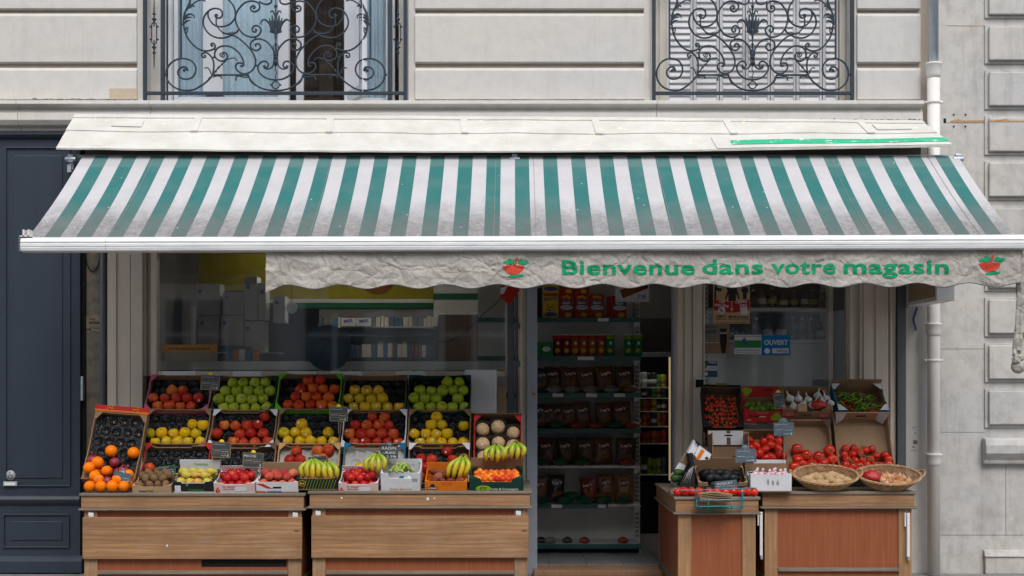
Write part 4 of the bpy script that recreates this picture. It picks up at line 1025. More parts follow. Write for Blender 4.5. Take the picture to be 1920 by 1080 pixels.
def basket_logo(pxc, pyc):
    q = lambda p: (X(pxc + p[0], yv), Z(pyc + p[1], yv))
    def pl(name, pts, mat): cloth_print(name, [q(p) for p in pts], [list(range(len(pts)))], mat, aw)
    pl("basket_emblem", [(-22, -2), (-14, -5), (19, -4), (17, 4), (11, 8), (8, 12), (-6, 13), (-12, 10), (-18, 4)], M_VRED)
    pl("basket_emblem", [(-1, -5), (3, -18), (8, -19), (6, -12), (3, -5)], M_VRED)
    pl("leaf_emblem", [(-22, -8), (-18, -13), (-13, -13), (-8, -18), (-4, -14), (1, -15), (1, -8), (-6, -6), (-14, -7)], M_VGREEN)
    pl("leaf_emblem", [(6, -9), (9, -14), (13, -16), (18, -13), (24, -14), (29, -10), (20, -6), (11, -7)], M_VGREEN)
    pl("leaf_emblem", [(-12, 16), (-3, 14), (16, 12), (19, 15), (10, 17), (-8, 19)], M_VGREEN)
basket_logo(964, 502); basket_logo(1857, 497)
# knotted spare end of the valance
kn = empty("knotted_cloth", (X(1912, -1.5), -1.5, Z(700, -1.5)), "twisted length of grey valance cloth ending in a knot at the right edge", "cloth")
mb = MB(); yk = -1.50
def twist(u, v):
    z = Z(470, yk) + (Z(657, yk) - Z(470, yk)) * v; a = u * 2 * PI
    wd = (.055 - .018 * math.sin(v * 2.6) - .018 * v) * (1 + .28 * math.sin(3 * a + v * 5) + .15 * math.sin(5 * a - v * 7))
    return (X(1912, yk) + wd * math.cos(a) + .012 * math.sin(v * 5), yk + wd * .8 * math.sin(a), z)
mb.grid(twist, 60, 40); mb.build("twisted_cloth", M_VAL, kn)
mb = MB(); kc = Vector((X(1910, yk), yk, Z(672, yk)))
for ax, rr, dz in ((.2, .036, .035), (1.1, .040, .005), (-.7, .034, -.012), (.6, .036, .025)):
    pts = [kc + Vector((rr * math.cos(a * PI / 8), .026 * math.sin(a * PI / 8 + 1), dz + rr * .62 * math.sin(a * PI / 8 + ax))) for a in range(16)]
    mb.tube(pts, [.017 * (1 + .2 * math.sin(k * 2.1)) for k in range(16)], 8, True, flat=.7)
mb.ball(kc + Vector((-.004, 0, -.055)), .052, 12, sc3=(1.0, .6, .95)); mb.build("knot", M_VAL, kn)

# ================================================================ COUNTERS
def counter(label, pxa, pxb, yf, ztop, ydeep, plank=None, clips=(), rail=True, posts=True, side_open=False, slot=None):
    xa, xb = X(pxa, yf), X(pxb, yf)
    r = empty("display_counter", ((xa + xb) / 2, yf, 0), label, "counter", "wooden display counters")
    B = lambda n, m, *a, **k: MB().box(*a).build(n, m, r, **k)
    ov = .022
    MB().box(xa, xb, yf, ydeep, ztop - .02, ztop).build("top_board", M_WOODG, r, bev=.004)
    zt = ztop - .0205; za = ztop - .108
    B("apron", M_WOOD, xa + .012, xb - .012, yf + .010, yf + .035, za, zt, bev=.003)
    B("moulding", M_WOODG, xa - .004, xb + .004, yf - .006, yf + .036, za - .016, za - .0005, bev=.005)
    for s in (0, 1):
        x = xa + .012 if s == 0 else xb - .037
        B("side_apron", M_WOOD, x, x + .025, yf + .0355, ydeep, za, zt, bev=.003)
        B("side_moulding", M_WOODG, (xa - .004) if s == 0 else (xb - .037), (xa + .037) if s == 0 else (xb + .004), yf + .0365, ydeep, za - .016, za - .0005, bev=.004)
    pw = .095
    for x in (xa + .03, xb - .03 - pw):
        B("post", M_WOODV, x, x + pw, yf + .022, yf + .06, .0, za - .0165, bev=.004)
    for x in (xa + .03, xb - .06): B("rear_post", M_WOODV, x, x + .03, ydeep - .06, ydeep, .0, za - .0165)
    B("front_panel", M_PANEL, xa + .03 + pw + .0005, xb - .03 - pw - .0005, yf + .035, yf + .045, .03, za - .0165)
    for s in (0, 1):
        x = xa + .034 if s == 0 else xb - .044
        B("side_panel", M_PANEL, x, x + .01, yf + .0605, ydeep - .0605, .03, za - .0165)
        x2 = xa + .028 if s == 0 else xb - .06
        B("side_rail", M_WOODG, x2, x2 + .032, yf + .061, ydeep - .061, .06, .12)
    if rail: B("bottom_rail", M_WOODG, xa + .03 + pw + .0005, xb - .03 - pw - .0005, yf + .012, yf + .0345, .155, .182, bev=.004)
    if plank:
        pz0, pz1 = Z(plank[1], yf), Z(plank[0], yf)
        mb = MB(); mb.box(xa + .026, xb - .022, yf - .004, yf + .0215, pz0, pz1); mb.build("front_plank", M_WOOD, r, bev=.003)
    for px in clips:
        x = X(px, yf); z = Z(plank[0], yf); mb = MB(); mb.box(x - .018, x + .018, yf + .006, yf + .0215, z + .0005, z + .032)
        mb.box(x - .015, x - .004, yf + .002, yf + .0058, z + .006, z + .036); mb.box(x + .004, x + .015, yf + .002, yf + .0058, z + .004, z + .026); mb.build("clip", M_WHITE, r, bev=.002)
    if slot:
        B("painted_opening", M_BLACK, X(slot[0], yf), X(slot[1], yf), yf + .0335, yf + .0348, Z(slot[3], yf), Z(slot[2], yf))  # flat black patch paints the darkness of a slot
    return r
ZL1, ZL2, ZR1, ZR2 = Z(925, -1.2), Z(921, -1.2), Z(932, -1.3), Z(922, -1.05)
counter("left wooden display counter with a broad pine plank across, under the orange and kiwi crates", 148, 572, -1.2, ZL1, -.12, (970, 1048), (170, 553), slot=(376, 536, 1051, 1064))
c1_ = counter("middle wooden display counter with a broad pine plank, beside the open shop door", 577, 997, -1.2, ZL2, -.12, (967, 1046), (596, 972))
counter("narrow wooden display counter standing forward, with the teal wire rack on its front", 1264, 1426, -1.3, ZR1, .02, rail=False)
MB().box(X(998, -.09), X(1004, -.09), -.092, -.0905, Z(741, -.09), Z(736, -.09)).build("orange_sticker", M_CORANGE, label="tiny orange sticker on the grey-blue door jamb", cat="sticker")
for px, py, a, b__ in ((639, 932, 3, 3), (800, 933, 4, 5), (813, 933, 3, 2), (312, 1021, 2.5, 4)):
    yy = -1.205 if py > 960 else -1.1915
    MB().box(X(px, yy), X(px + a, yy), yy, yy + .001, Z(py + b__, yy), Z(py, yy)).build("paper_scrap", M_WHITE, label="small white paper scrap stuck on the front of a left display counter", cat="scrap", group="paper scraps on the counters")
rc = counter("wide wooden display counter with one tall red-brown panel under the wicker baskets", 1427, 1719, -1.05, ZR2, -.12)
for pxa, z0p, z1p, yy in ((1421, 960, 1042, -1.06), (1697, 962, 1044, -1.06)):
    br_ = empty("folding_bracket", (X(pxa, yy), yy, Z(z1p, yy)), "white folding shelf bracket on the %s post of the wide counter" % ("left" if pxa < 1500 else "right"), "bracket", "white brackets on the right counter")
    mb = MB(); x = X(pxa, yy); mb.box(x, x + .012, yy + .01, yy + .03, Z(z0p + 26, yy), Z(z0p, yy)); mb.box(x + .014, x + .034, yy - .004, yy + .02, Z(z1p, yy), Z(z0p, yy)); mb.build("arm", M_WHITE, br_, bev=.002)
    mb = MB(); mb.box(x + .02, x + .036, yy + .0, yy + .03, Z(z1p + 7, yy), Z(z1p, yy) - .001); mb.build("foot", M_GALV, br_, bev=.002)
# stepped racks that carry the tilted crates
def rack(label, pxa, pxb, steps, base):
    xa, xb = X(pxa, -.6), X(pxb, -.6); mb = MB()
    pts = [(-.13, base)] + [(steps[0][0], base)]
    for i, (y, z) in enumerate(steps):
        pts.append((y, z)); 
        pts.append(((steps[i + 1][0]) if i + 1 < len(steps) else -.13, z))
    mb.profx(pts, xa, xb); return mb.build("stepped_rack", M_WOODG, label=label, cat="rack")
rack("stepped wooden rack behind the apple crates on the left counters", 262, 880, [(-.70, .85), (-.47, 1.08), (-.30, 1.25)], ZL1 + .004)
rack("stepped wooden rack behind the tomato crates on the right counter", 1325, 1668, [(-.50, .80), (-.34, 1.02)], ZR2 + .004)

# ================================================================ FRUIT MESHES
def mesh_of(mb, name, mats):
    me = bpy.data.meshes.new(name); me.from_pydata([tuple(p) for p in mb.v], [], mb.f)
    for m in (mats if isinstance(mats, (list, tuple)) else [mats]): me.materials.append(m)
    me.polygons.foreach_set("material_index", mb.m); me.polygons.foreach_set("use_smooth", mb.s); me.update(); return me
APF = [(.0008, .026), (.006, .028), (.014, .035), (.022, .0375), (.031, .034), (.038, .023), (.041, .007), (.0395, -.008), (.035, -.021), (.027, -.031), (.018, -.0355), (.010, -.034), (.0008, -.030)][::-1]
def apple_mb(k=1):
    mb = MB(); mb.lathe(APF, 16, mi=0, mod=lambda a, z: 1 + .03 * math.cos(5 * a + k) * (z < 0) + .02 * math.cos(2 * a + k))
    mb.tube([(0, 0, .025), (.002, 0, .034), (.005, 0, .041)], .0016, 5, mi=1); return mb
def ball_mb(rx, ry, rz, n=12, bumpy=0, seed=0):
    mb = MB(); mb.ball((0, 0, 0), 1, n, sc3=(rx, ry, rz), mi=0)
    if bumpy: mb.v = [p * (1 + bumpy * noise.noise(p * 22 + Vector((seed * 5, 0, 0)))) for p in mb.v]
    return mb
MESH = {}
for nm, mt in (("red", M_AP_RED), ("org", M_AP_ORG), ("grn", M_AP_GRN), ("yel", M_AP_YEL)): MESH["apple_" + nm] = [mesh_of(apple_mb(k), "apple", [mt, M_STEMB]) for k in (1, 3)]
mb = ball_mb(.046, .046, .044); mb.lathe([(.003, .0), (.0005, .0015)], 6, M=Matrix.Translation((0, 0, .0432)), mi=1); MESH["orange"] = [mesh_of(mb, "orange", [M_ORANGE, M_STEMG])]
mb = ball_mb(.044, .044, .04, bumpy=.08); mb.tube([(0, 0, .038), (.004, 0, .052), (-.004, 0, .06)], .006, 5); MESH["wrapped"] = [mesh_of(mb, "wrapped_orange", [M_WRAP])]
MESH["kiwi"] = [mesh_of(ball_mb(.029, .027, .035, 10), "kiwi", M_KIWI)]
mb = MB(); mb.lathe([(.0008, -.036), (.012, -.038), (.024, -.032), (.032, -.018), (.032, -.002), (.026, .014), (.017, .028), (.011, .040), (.006, .045), (.0008, .046)], 14, mi=0); mb.tube([(0, 0, .044), (.003, 0, .06)], .002, 5, mi=1); MESH["pear"] = [mesh_of(mb, "pear", [M_PEAR, M_STEMB])]
def cleft(r, rz, mt, name):
    mb = MB(); mb.lathe([(max(.0006, r * math.sin(PI * i / 12)), -rz * math.cos(PI * i / 12) - (.004 if i == 12 else 0)) for i in range(13)], 18, mod=lambda a, z: 1 - .07 * math.exp(-(a - PI) ** 2 * 22)); return mesh_of(mb, name, mt)
MESH["nectarine"] = [cleft(.0335, .032, M_NECT, "nectarine")]; MESH["peach"] = [cleft(.035, .033, M_PEACH, "peach")]
MESH["flat_peach"] = [cleft(.036, .022, M_PEACHD, "flat_peach")]; MESH["apricot"] = [cleft(.0225, .0225, M_APRI, "apricot")]
mb = ball_mb(.0235, .0235, .028, 10); mb.ball((0, 0, .028), .005, 6, mi=0); MESH["lime"] = [mesh_of(mb, "lime", M_LIME)]
def tomato_mb(r, rz, lob=0, calyx=True):
    mb = MB(); mb.lathe([(max(.0006, r * math.sin(PI * i / 12) ** .85), -rz * math.cos(PI * i / 12) - (rz * .14 if i == 12 else (rz * .05 if i == 11 else 0))) for i in range(13)], 20, mi=0, mod=lambda a, z: 1 + lob * math.cos(6 * a + 1) + lob * .6 * math.cos(4 * a))
    if calyx:
        for k in range(5):
            a = k * 2 * PI / 5; mb.tube([(0, 0, rz * .86), (r * .3 * math.cos(a), r * .3 * math.sin(a), rz * 1.0), (r * .6 * math.cos(a), r * .6 * math.sin(a), rz * .92)], [.0022, .0022, .0006], 4, mi=1)
        mb.tube([(0, 0, rz * .86), (.001, 0, rz * 1.15)], .0015, 4, mi=1)
    return mb
MESH["beef_tomato"] = [mesh_of(tomato_mb(.046, .037, .05), "tomato", [M_TOM, M_STEMG])]
MESH["vine_tomato"] = [mesh_of(tomato_mb(.032, .028, .01), "tomato", [M_TOM, M_STEMG])]
MESH["plum_tomato"] = [mesh_of(tomato_mb(.032, .042, .0, False), "tomato", [M_TOM, M_STEMG])]
MESH["cherry_tomato"] = [mesh_of(tomato_mb(.0165, .0155, 0), "cherry_tomato", [M_TOM, M_STEMG])]
mb = MB(); mb.lathe([(.0006, -.040), (.018, -.038), (.028, -.026), (.031, -.010), (.027, .008), (.020, .026), (.013, .038), (.006, .044), (.0006, .045)], 14); 
MESH["avocado"] = [mesh_of(mb, "avocado", M_AVO)]; MESH["avocado_green"] = [mesh_of(mb, "avocado", M_AVOG)]
MESH["potato"] = [mesh_of(ball_mb(.042, .027, .026, 12, .22, s), "potato", M_POT) for s in (1, 2, 3)]
mb = MB(); mb.lathe([(.0006, -.024), (.012, -.024), (.024, -.015), (.028, 0), (.023, .014), (.012, .023), (.005, .030), (.003, .040), (.0006, .042)], 14); MESH["onion"] = [mesh_of(mb, "onion", M_ONION)]
mb = MB(); mb.lathe([(.002, -.022), (.016, -.023), (.028, -.014), (.032, -.002), (.028, .010), (.017, .022), (.008, .031), (.005, .042), (.0045, .06), (.001, .061)], 20, mod=lambda a, z: 1 + (.10 * abs(math.cos(4 * a)) - .05 if z < .02 else 0)); MESH["garlic"] = [mesh_of(mb, "garlic", M_GARL)]
def chilli_mb(b_, ln):
    mb = MB(); pts = [(ln * (t - .5), b_ * math.sin(t * PI) + .01 * math.sin(t * 5 + b_ * 60), .004 * math.sin(t * 7)) for t in [i / 7 for i in range(8)]]
    mb.tube(pts, [.0075, .0095, .0095, .009, .008, .0065, .0045, .0012], 7, mi=0); mb.tube([(-ln / 2 + .003, 0, 0), (-ln / 2 - .02, .003, .003)], [.005, .0018], 5, mi=1); return mb
for nm, mt in (("chilli_green", M_CHG), ("chilli_red", M_CHR)): MESH[nm] = [mesh_of(chilli_mb(.02 * s, .085), "chilli", [mt, M_STEMG]) for s in (1, -.6)]
mb = ball_mb(.055, .055, .053, 14); mb.lathe([(.006, 0), (.005, .004), (.0005, .005)], 8, M=Matrix.Translation((0, 0, .051))); MESH["melon"] = [mesh_of(mb, "melon", M_MELON)]
mb = MB(); mb.grid(lambda u, v: (.0085 * v * math.cos(2 * PI * u), .0085 * v * math.sin(2 * PI * u), -.0009 * v * v), 12, 2, smooth=True); ME_ST = mesh_of(mb, "sticker", M_STICK); ME_SD = mesh_of(mb, "sticker", M_STICKD)
def rand_q(): return Matrix.Rotation(random.uniform(0, 2 * PI), 4, 'Z').to_quaternion() @ Matrix.Rotation(random.uniform(-.9, .9), 4, 'X').to_quaternion() @ Matrix.Rotation(random.uniform(0, 6.28), 4, 'Z').to_quaternion()
def fr(kind, pos, label, group, name=None, cat=None, q=None, s=1.0, sticker=None, rs=.04):
    me = random.choice(MESH[kind]); o = bpy.data.objects.new(name or me.name.split('.')[0], me); COL.objects.link(o)
    q = q or rand_q(); o.location = pos; o.rotation_mode = 'QUATERNION'; o.rotation_quaternion = q; k = s * random.uniform(.90, 1.06); o.scale = (k, k, k)
    tag(o, label, cat or (name or me.name.split('.')[0]).replace('_', ' '), group)
    if sticker is not None:
        d = Vector((random.uniform(-.5, .5), -1, random.uniform(-.25, .7))).normalized(); inv = q.inverted()
        dl = inv @ d; pt = None; ang = math.atan2(dl.y, dl.x)
        # nearest skin vertex in that direction
        best = max(me.vertices, key=lambda v: v.co.normalized().dot(dl) if v.co.length > 1e-4 else -1)
        c = bpy.data.objects.new("sticker", ME_ST if sticker else ME_SD); COL.objects.link(c); c.parent = o
        n_ = best.normal; c.location = best.co + n_ * .0006; c.rotation_mode = 'QUATERNION'; c.rotation_quaternion = n_.to_track_quat('Z', 'Y')
    return o

# ================================================================ CRATES
def cmat(loc, tilt, roll=0, yaw=0): return Matrix.Translation(loc) @ Matrix.Rotation(yaw, 4, 'Z') @ Matrix.Rotation(roll, 4, 'Y') @ Matrix.Rotation(tilt, 4, 'X')
def setm(o, M):
    o.rotation_mode = 'QUATERNION'; l, q, s = M.decompose(); o.location = l; o.rotation_quaternion = q
_tray = {}
def tray_mesh(w_, d_, rows, n, mt, cup=.036, dep=.022, side=0.0):
    k = (round(w_, 2), round(d_, 2), rows, n, mt.name)
    if k in _tray: return _tray[k]
    cups = [cpos(w_, d_, rows, n, r, c_) for r in range(rows) for c_ in range(n)]
    def fn(u, v):
        x = -w_ / 2 + w_ * u; y = d_ * v; z = .0
        for cx_, cy_ in cups:
            t = math.hypot(x - cx_, y - cy_) / cup
            if t < 1: z = -dep * (1 - t * t) ** .7; break
        return (x, y, z + .0025 * noise.noise((x * 60, y * 60, 2)))
    _tray[k] = mesh_of(MB().grid(fn, 66, 50), "tray", mt); return _tray[k]
def cpos(w_, d_, rows, n, r, c_):
    px_ = w_ / (n + .5); py_ = d_ / (rows + .15)
    return (-w_ / 2 + px_ * (c_ + .5 + (.5 if r % 2 else 0)), d_ - py_ * (r + .55))
TH = .008
def crate(label, pxa, pxb, pylip, ylip, d, h, tilt, inner=M_CARD, outer=M_CARD, corner=None, tray=None, rows=4, n=5, hf=.8, gus=.062, roll=0, yaw=0, cat="crate", group=None, name="fruit_crate", backh=None, slats=False):
    xa, xb = X(pxa, ylip), X(pxb, ylip); w_ = xb - xa - .004
    t = R(tilt); lip = Vector(((xa + xb) / 2, ylip, Z(pylip, ylip)))
    M = cmat((0, 0, 0), t, roll, yaw); M = Matrix.Translation(lip - (M @ Vector((0, 0, h)))) @ M
    root = empty(name, (0, 0, 0), label, cat, group)
    mb = MB(); hw = w_ / 2; bh = backh or h
    mb.box(-hw, hw, 0, d, 0, TH, mi=0)
    def wall_y(y0, y1, hh, dip, out):   # walls facing -/+Y, with dipped middle
        pr = [(-hw, TH + .0002), (hw, TH + .0002), (hw, hh), (hw * .62, hh), (hw * .54, hh * dip), (-hw * .54, hh * dip), (-hw * .62, hh), (-hw, hh)]
        b0 = len(mb.f); mb.prism(pr, y0, y1, mi=0); mb.m[b0 + out] = 1
    wall_y(0, TH, h, hf, 0); wall_y(d - TH, d, bh, .93 if backh is None else 1, 1)
    for s in (-1, 1):
        x0 = s * hw if s < 0 else hw - TH
        pr = [(TH + .0003, TH + .0002), (d - TH - .0003, TH + .0002), (d - TH - .0003, h), (d * .72, h), (d * .64, h * .86), (d * .36, h * .86), (d * .28, h), (TH + .0003, h)]
        b0 = len(mb.f); mb.profx(pr, x0, x0 + TH, mi=1); mb.m[b0 + (1 if s < 0 else 0)] = 0
    mb.build("carton", [inner, outer], root)
    g = gus; cm = corner or outer
    for sx in (-1, 1):
        for (ya, s2) in ((.0005, 1), (d - .0005, -1)):
            x0 = sx * (hw - .0005); q = [(x0, ya), (x0 - sx * g, ya), (x0 - sx * g * .25, ya + s2 * g * 1.0), (x0, ya + s2 * g * 1.0)]
            if sx * s2 < 0: q = q[::-1]
            m2 = MB(); z1, z0 = h + .0025, h + .0005; nn = 4
            m2.add([(a, b_, z1) for a, b_ in q] + [(a, b_, z0) for a, b_ in q], [(3, 2, 1, 0), (4, 5, 6, 7)] + [(i, (i + 1) % 4, (i + 1) % 4 + 4, i + 4) for i in range(4)])
            m2.build("corner_flap", cm, root)
    if tray:
        o = bpy.data.objects.new("tray", tray_mesh(w_ - .02, d - .02, rows, n, tray)); COL.objects.link(o); o.parent = root; o.location = (0, .01, h * .42)
    setm(root, M); root["_w"] = w_; 
    del root["_w"]
    return root, M, w_
def fill_mask(M, w_, d, h, mask, kind, label, group, n=5, name="apple", cat="apple", lift=.026, stk=.5, sdark=False, jit=.005, alt=None):
    rows = len(mask)
    for r, line in enumerate(mask):
        for c_, ch in enumerate(line):
            if ch == '.': continue
            x, y = cpos(w_ - .02, d - .02, rows, n, r, c_)
            p = M @ Vector((x + random.uniform(-jit, jit), y + .01 + random.uniform(-jit, jit), h * .42 + lift))
            fr(alt if (alt and ch == 'x') else kind, p, label, group, name=name, cat=cat, s=1.07, sticker=((not sdark) if random.random() < stk else None))
def heap(M, w_, d, z0, nx, ny, kind, label, group, r, name=None, cat=None, layers=1, jit=.2, q=None, drop=0.0, y0=0, slope=0, stk=0, x0=0):
    for l in range(layers):
        for j in range(ny - l):
            for i in range(nx - (l + j) % 2):
                if random.random() < drop: continue
                x = -w_ / 2 + w_ * (i + .5 + ((l + j) % 2) * .5) / nx + x0; y = y0 + (d) * (j + .5 + l * .5) / ny
                p = Vector((x + r * random.uniform(-jit, jit), y + r * random.uniform(-jit, jit), z0 + r * .95 + l * r * 1.35 + slope * y + r * random.uniform(-jit, jit) * .6))
                fr(kind, M @ p, label, group, name, cat, q=q() if q else None, sticker=(True if random.random() < stk else None))
GA = "fruit crates on the left counters"
D1, H1, T1 = .36, .095, 50
ap_rows = [
 # label crate, px, lip y, py, inner, outer, corner, tray, mask, kind, fruit label
 ("top row crate of red apples with pink corners, far left", 268, 390, 770, -.50, M_CARD, M_CPINK, M_CPINK, M_TRAY, [".....", ".oo..", "ooooo", "oooo."], "apple_red", "red apple in the pink-cornered crate at the left end of the top row", False),
 ("top row crate full of green apples with dark green corners, second from left", 392, 512, 772, -.50, M_CARD, M_CDGREEN, M_CDGREEN, M_TRAY, [".oooo", "ooooo", "ooooo", "ooooo"], "apple_grn", "green apple in the full crate second from left in the top row", True),
 ("top row crate of orange-red apples with bright lime green corners", 514, 636, 768, -.50, M_CARD, M_CLIME, M_CLIME, M_TRAY, ["..oo.", ".oooo", ".oooo", "ooooo"], "apple_org", "orange-red apple in the crate with bright lime green corners", False),
 ("top row crate of yellow apples with plain brown corners", 638, 760, 771, -.50, M_CARD, M_CARDD, M_CARDD, M_TRAY, [".....", "ooo..", "oooo.", "ooooo"], "apple_yel", "yellow apple in the top row crate beside the dark green one", None),
 ("top row crate of green apples in a dark green box, right end", 762, 882, 771, -.50, M_CDGREEN, M_CDGREEN, M_CDGREEN, M_TRAY, ["...oo", "ooooo", "ooo.o", "ooooo"], "apple_grn", "green apple in the dark green box at the right end of the top row", True),
 ("middle row brown crate of yellow apples below the pink-cornered crate", 262, 385, 837, -.73, M_CARD, M_CARD, M_CARD, M_TRAY, [".....", "...oo", "ooooo", "ooooo"], "apple_yel", "yellow apple in the middle row crate below the pink-cornered crate", None),
 ("middle row crate of red apples with white corners below the full green crate", 388, 512, 838, -.73, M_CARD, M_CARD, M_CWHITE, M_TRAY, ["....o", "oooo.", "o.ooo", ".oooo"], "apple_red", "red apple in the middle row crate below the full green apple crate", False),
 ("middle row crate of yellow-green apples below the lime green cornered crate", 514, 636, 836, -.73, M_CARD, M_CARD, M_CARD, M_TRAY, [".....", ".o...", "ooo.o", "ooooo"], "apple_yel", "yellow-green apple in the middle row crate below the lime green cornered crate", None),
 ("middle row crate full of red apples with white corners, fourth from left", 638, 760, 838, -.73, M_CARD, M_CWHITE, M_CWHITE, M_TRAY, ["..oo.", "oooo.", "ooooo", "ooooo"], "apple_red", "red apple in the full middle row crate with white corners and blue edge", False),
 ("middle row brown crate of yellow apples left of the melons", 762, 882, 838, -.73, M_CARD, M_CARD, M_CARD, M_TRAY, ["..o..", ".oo.o", "oooo.", "ooooo"], "apple_yel", "yellow apple in the middle row crate beside the melons", None),
 ("bottom row crate with empty black tray and red corners behind the kiwis", 258, 385, 904, -.95, M_CARD, M_CRED, M_CRED, M_TRAY, [".....", ".....", "o...o", "....."], "apple_red", "red apple in the nearly empty black tray behind the kiwis", False),
 ("bottom row crate with nearly empty black tray behind the dark nectarines", 388, 510, 904, -.95, M_CARD, M_CARD, M_CARDD, M_TRAY, [".....", ".....", "...o.", "o...."], "apple_org", "apple in the nearly empty black tray behind the first box of nectarines", False),
 ("bottom row crate with white tray and ochre rim behind the peaches and bananas", 513, 632, 904, -.95, M_CARDL, M_COCHRE, M_COCHRE, M_TRAYW, [".o.oo", "oo.o.", "oooo.", "ooooo"], "apple_red", "dark red apple in the white tray with ochre rim behind the peaches", False),
 ("bottom row crate with white tray and blue corners behind the second nectarines", 638, 757, 904, -.95, M_CARDL, M_CBLUE, M_CBLUE, M_TRAYW, [".....", ".....", ".oo..", "oo..."], "apple_yel", "yellow apple in the white tray with blue corners", None),
 ("bottom row crate of red apples with grey-white corners behind the orange box", 762, 880, 904, -.95, M_CARD, M_CARD, M_CWHITE, M_TRAY, ["...o.", "oo.oo", "ooooo", "ooooo"], "apple_red", "red apple in the bottom row crate behind the orange box", False)]
for (lb, a, c_, py, yl, inn, outr, cor, tr_, mask, kind, fl, dk) in ap_rows:
    root, M, w_ = crate(lb, a, c_, py, yl, D1, H1, T1, inn, outr, cor, tr_, group=GA, rows=len(mask))
    fill_mask(M, w_, D1, H1, mask, kind, fl, "apples in crates", stk=.55 if kind in ("apple_yel", "apple_grn") else .12, sdark=bool(dk))
# extra coloured hem of the blue and white crate
# leftmost big crate of oranges
root, M, w_ = crate("tall tilted crate of oranges with red and orange header at the far left", 152, 253, 900, -1.0, .53, .07, 66, M_CARD, M_CARD, M_CARD, M_TRAY, rows=6, n=4, roll=R(4.5), group=GA, hf=.9)
mb = MB(); mb.box(-w_ / 2 - .005, w_ / 2 + .005, .53 + .001, .53 + .006, .02, .155); hdr = mb.build("header_flap", M_CRED, root, origin=None) if False else None
def add_part(root, mb, name, mat):
    me = mesh_of(mb, name, mat); o = bpy.data.objects.new(name, me); COL.objects.link(o); o.parent = root; return o
mb = MB(); mb.box(-w_ / 2 - .006, w_ / 2 + .006, .531, .580, .068, .074); hf_ = add_part(root, mb, "header_flap", M_CRED)
mb = MB(); mb.box(-w_ / 2 - .006, w_ / 2 + .006, .531, .545, .0742, .0755); add_part(hf_, mb, "stripe", M_CORANGE)
for sx in (-.09, .10):
    mb = MB(); mb.lathe([(.021, 0), (.021, .0012)], 18, M=Matrix.Translation((sx, .560, .0746))); mb.mi = 1; mb.tube([(sx + .021 * math.cos(k * PI / 8), .560 + .021 * math.sin(k * PI / 8), .0762) for k in range(16)], .0014, 4, True, mi=1)
    mb.box(sx - .010, sx + .010, .554, .566, .0760, .0768, mi=2); add_part(hf_, mb, "round_emblem", [M_CRED, M_YELL, M_CORANGE])
mb = MB(); mb.box(-w_ / 2 - .004, -w_ / 2 + .115, -.006, -.002, .004, .078, mi=0); mb.box(-w_ / 2 - .004, -w_ / 2 + .115, -.0075, -.0062, .062, .078, mi=1); add_part(root, mb, "front_flap", [M_WRAP, M_CORANGE])
ORL = ["....", "....", "....", ".o.o", "xxox", "ooxo"]
for r, line in enumerate(["....", "....", "....", ".o.o", "x.x.", "oox."]):
    for c_, ch in enumerate(line):
        if ch == '.': continue
        x, y = cpos(w_ - .02, .51, 6, 4, r, c_)
        fr("orange" if ch == 'o' else "wrapped", M @ Vector((x, y + .01, .030 + .034)), "orange lying high in the black tray of the tall far left crate" if ch == 'o' else "orange wrapped in dark red paper in the tall far left crate", "oranges", name="orange", cat="orange", s=.95)
yo = -1.05
for (px, py, y_, k) in [(167, 877, -1.02, 'o'), (183, 867, -.99, 'o'), (200, 883, -1.03, 'o'), (178, 893, -1.06, 'o'), (185, 899, -1.10, 'o'), (221, 899, -1.10, 'o'), (241, 890, -1.07, 'o'), (202, 903, -1.09, 'w'), (232, 883, -1.03, 'w'), (238, 908, -1.08, 'o')]:
    fr("orange" if k == 'o' else "wrapped", P(px, py, y_), "orange heaped at the foot of the tall far left crate" if k == 'o' else "paper-wrapped orange at the foot of the tall far left crate", "oranges", name="orange", cat="orange", s=.95, sticker=(False if px == 185 else None))
for px in (168, 189, 211, 232):
    fr("orange", Vector((X(px, -1.14), -1.14, ZL1 + .0455)), "orange in the front row resting on the left counter's edge", "oranges", name="orange", cat="orange", s=.95)
# melons
root, M, w_ = crate("red-cornered brown carton of melons in grey pulp cups, behind the apricots", 887, 979, 876, -.93, .44, .13, 60, M_CARDD, M_CRED, M_CRED, None, group=GA, backh=.15)
for i, (x, y) in enumerate([(-.115, .34), (-.0, .36), (.115, .31), (-.112, .215), (.005, .225), (.115, .195), (-.10, .10), (.03, .12)]):
    mb = MB(); mb.grid(lambda u, v: (.062 * math.cos(PI * (u * 1.0)) * (1 + .1 * abs(math.sin(PI * u * 2))), .030 + .05 * math.sin(PI * u), -.045 + .10 * v), 14, 3)
    o = bpy.data.objects.new("pulp_cup", mesh_of(mb, "pulp_cup", M_GREYP)); COL.objects.link(o); o.parent = root; o.location = (x, y - .02, .052)
    fr("melon", M @ Vector((x, y, .075)), "ribbed beige melon in a grey pulp cup in the red-cornered carton", "melons", name="melon", cat="melon", q=(Matrix.Rotation(random.uniform(0, 6), 3, 'Y') @ Matrix.Rotation(R(random.uniform(50, 110)), 3, 'X')).to_quaternion(), sticker=True if i % 2 else None)
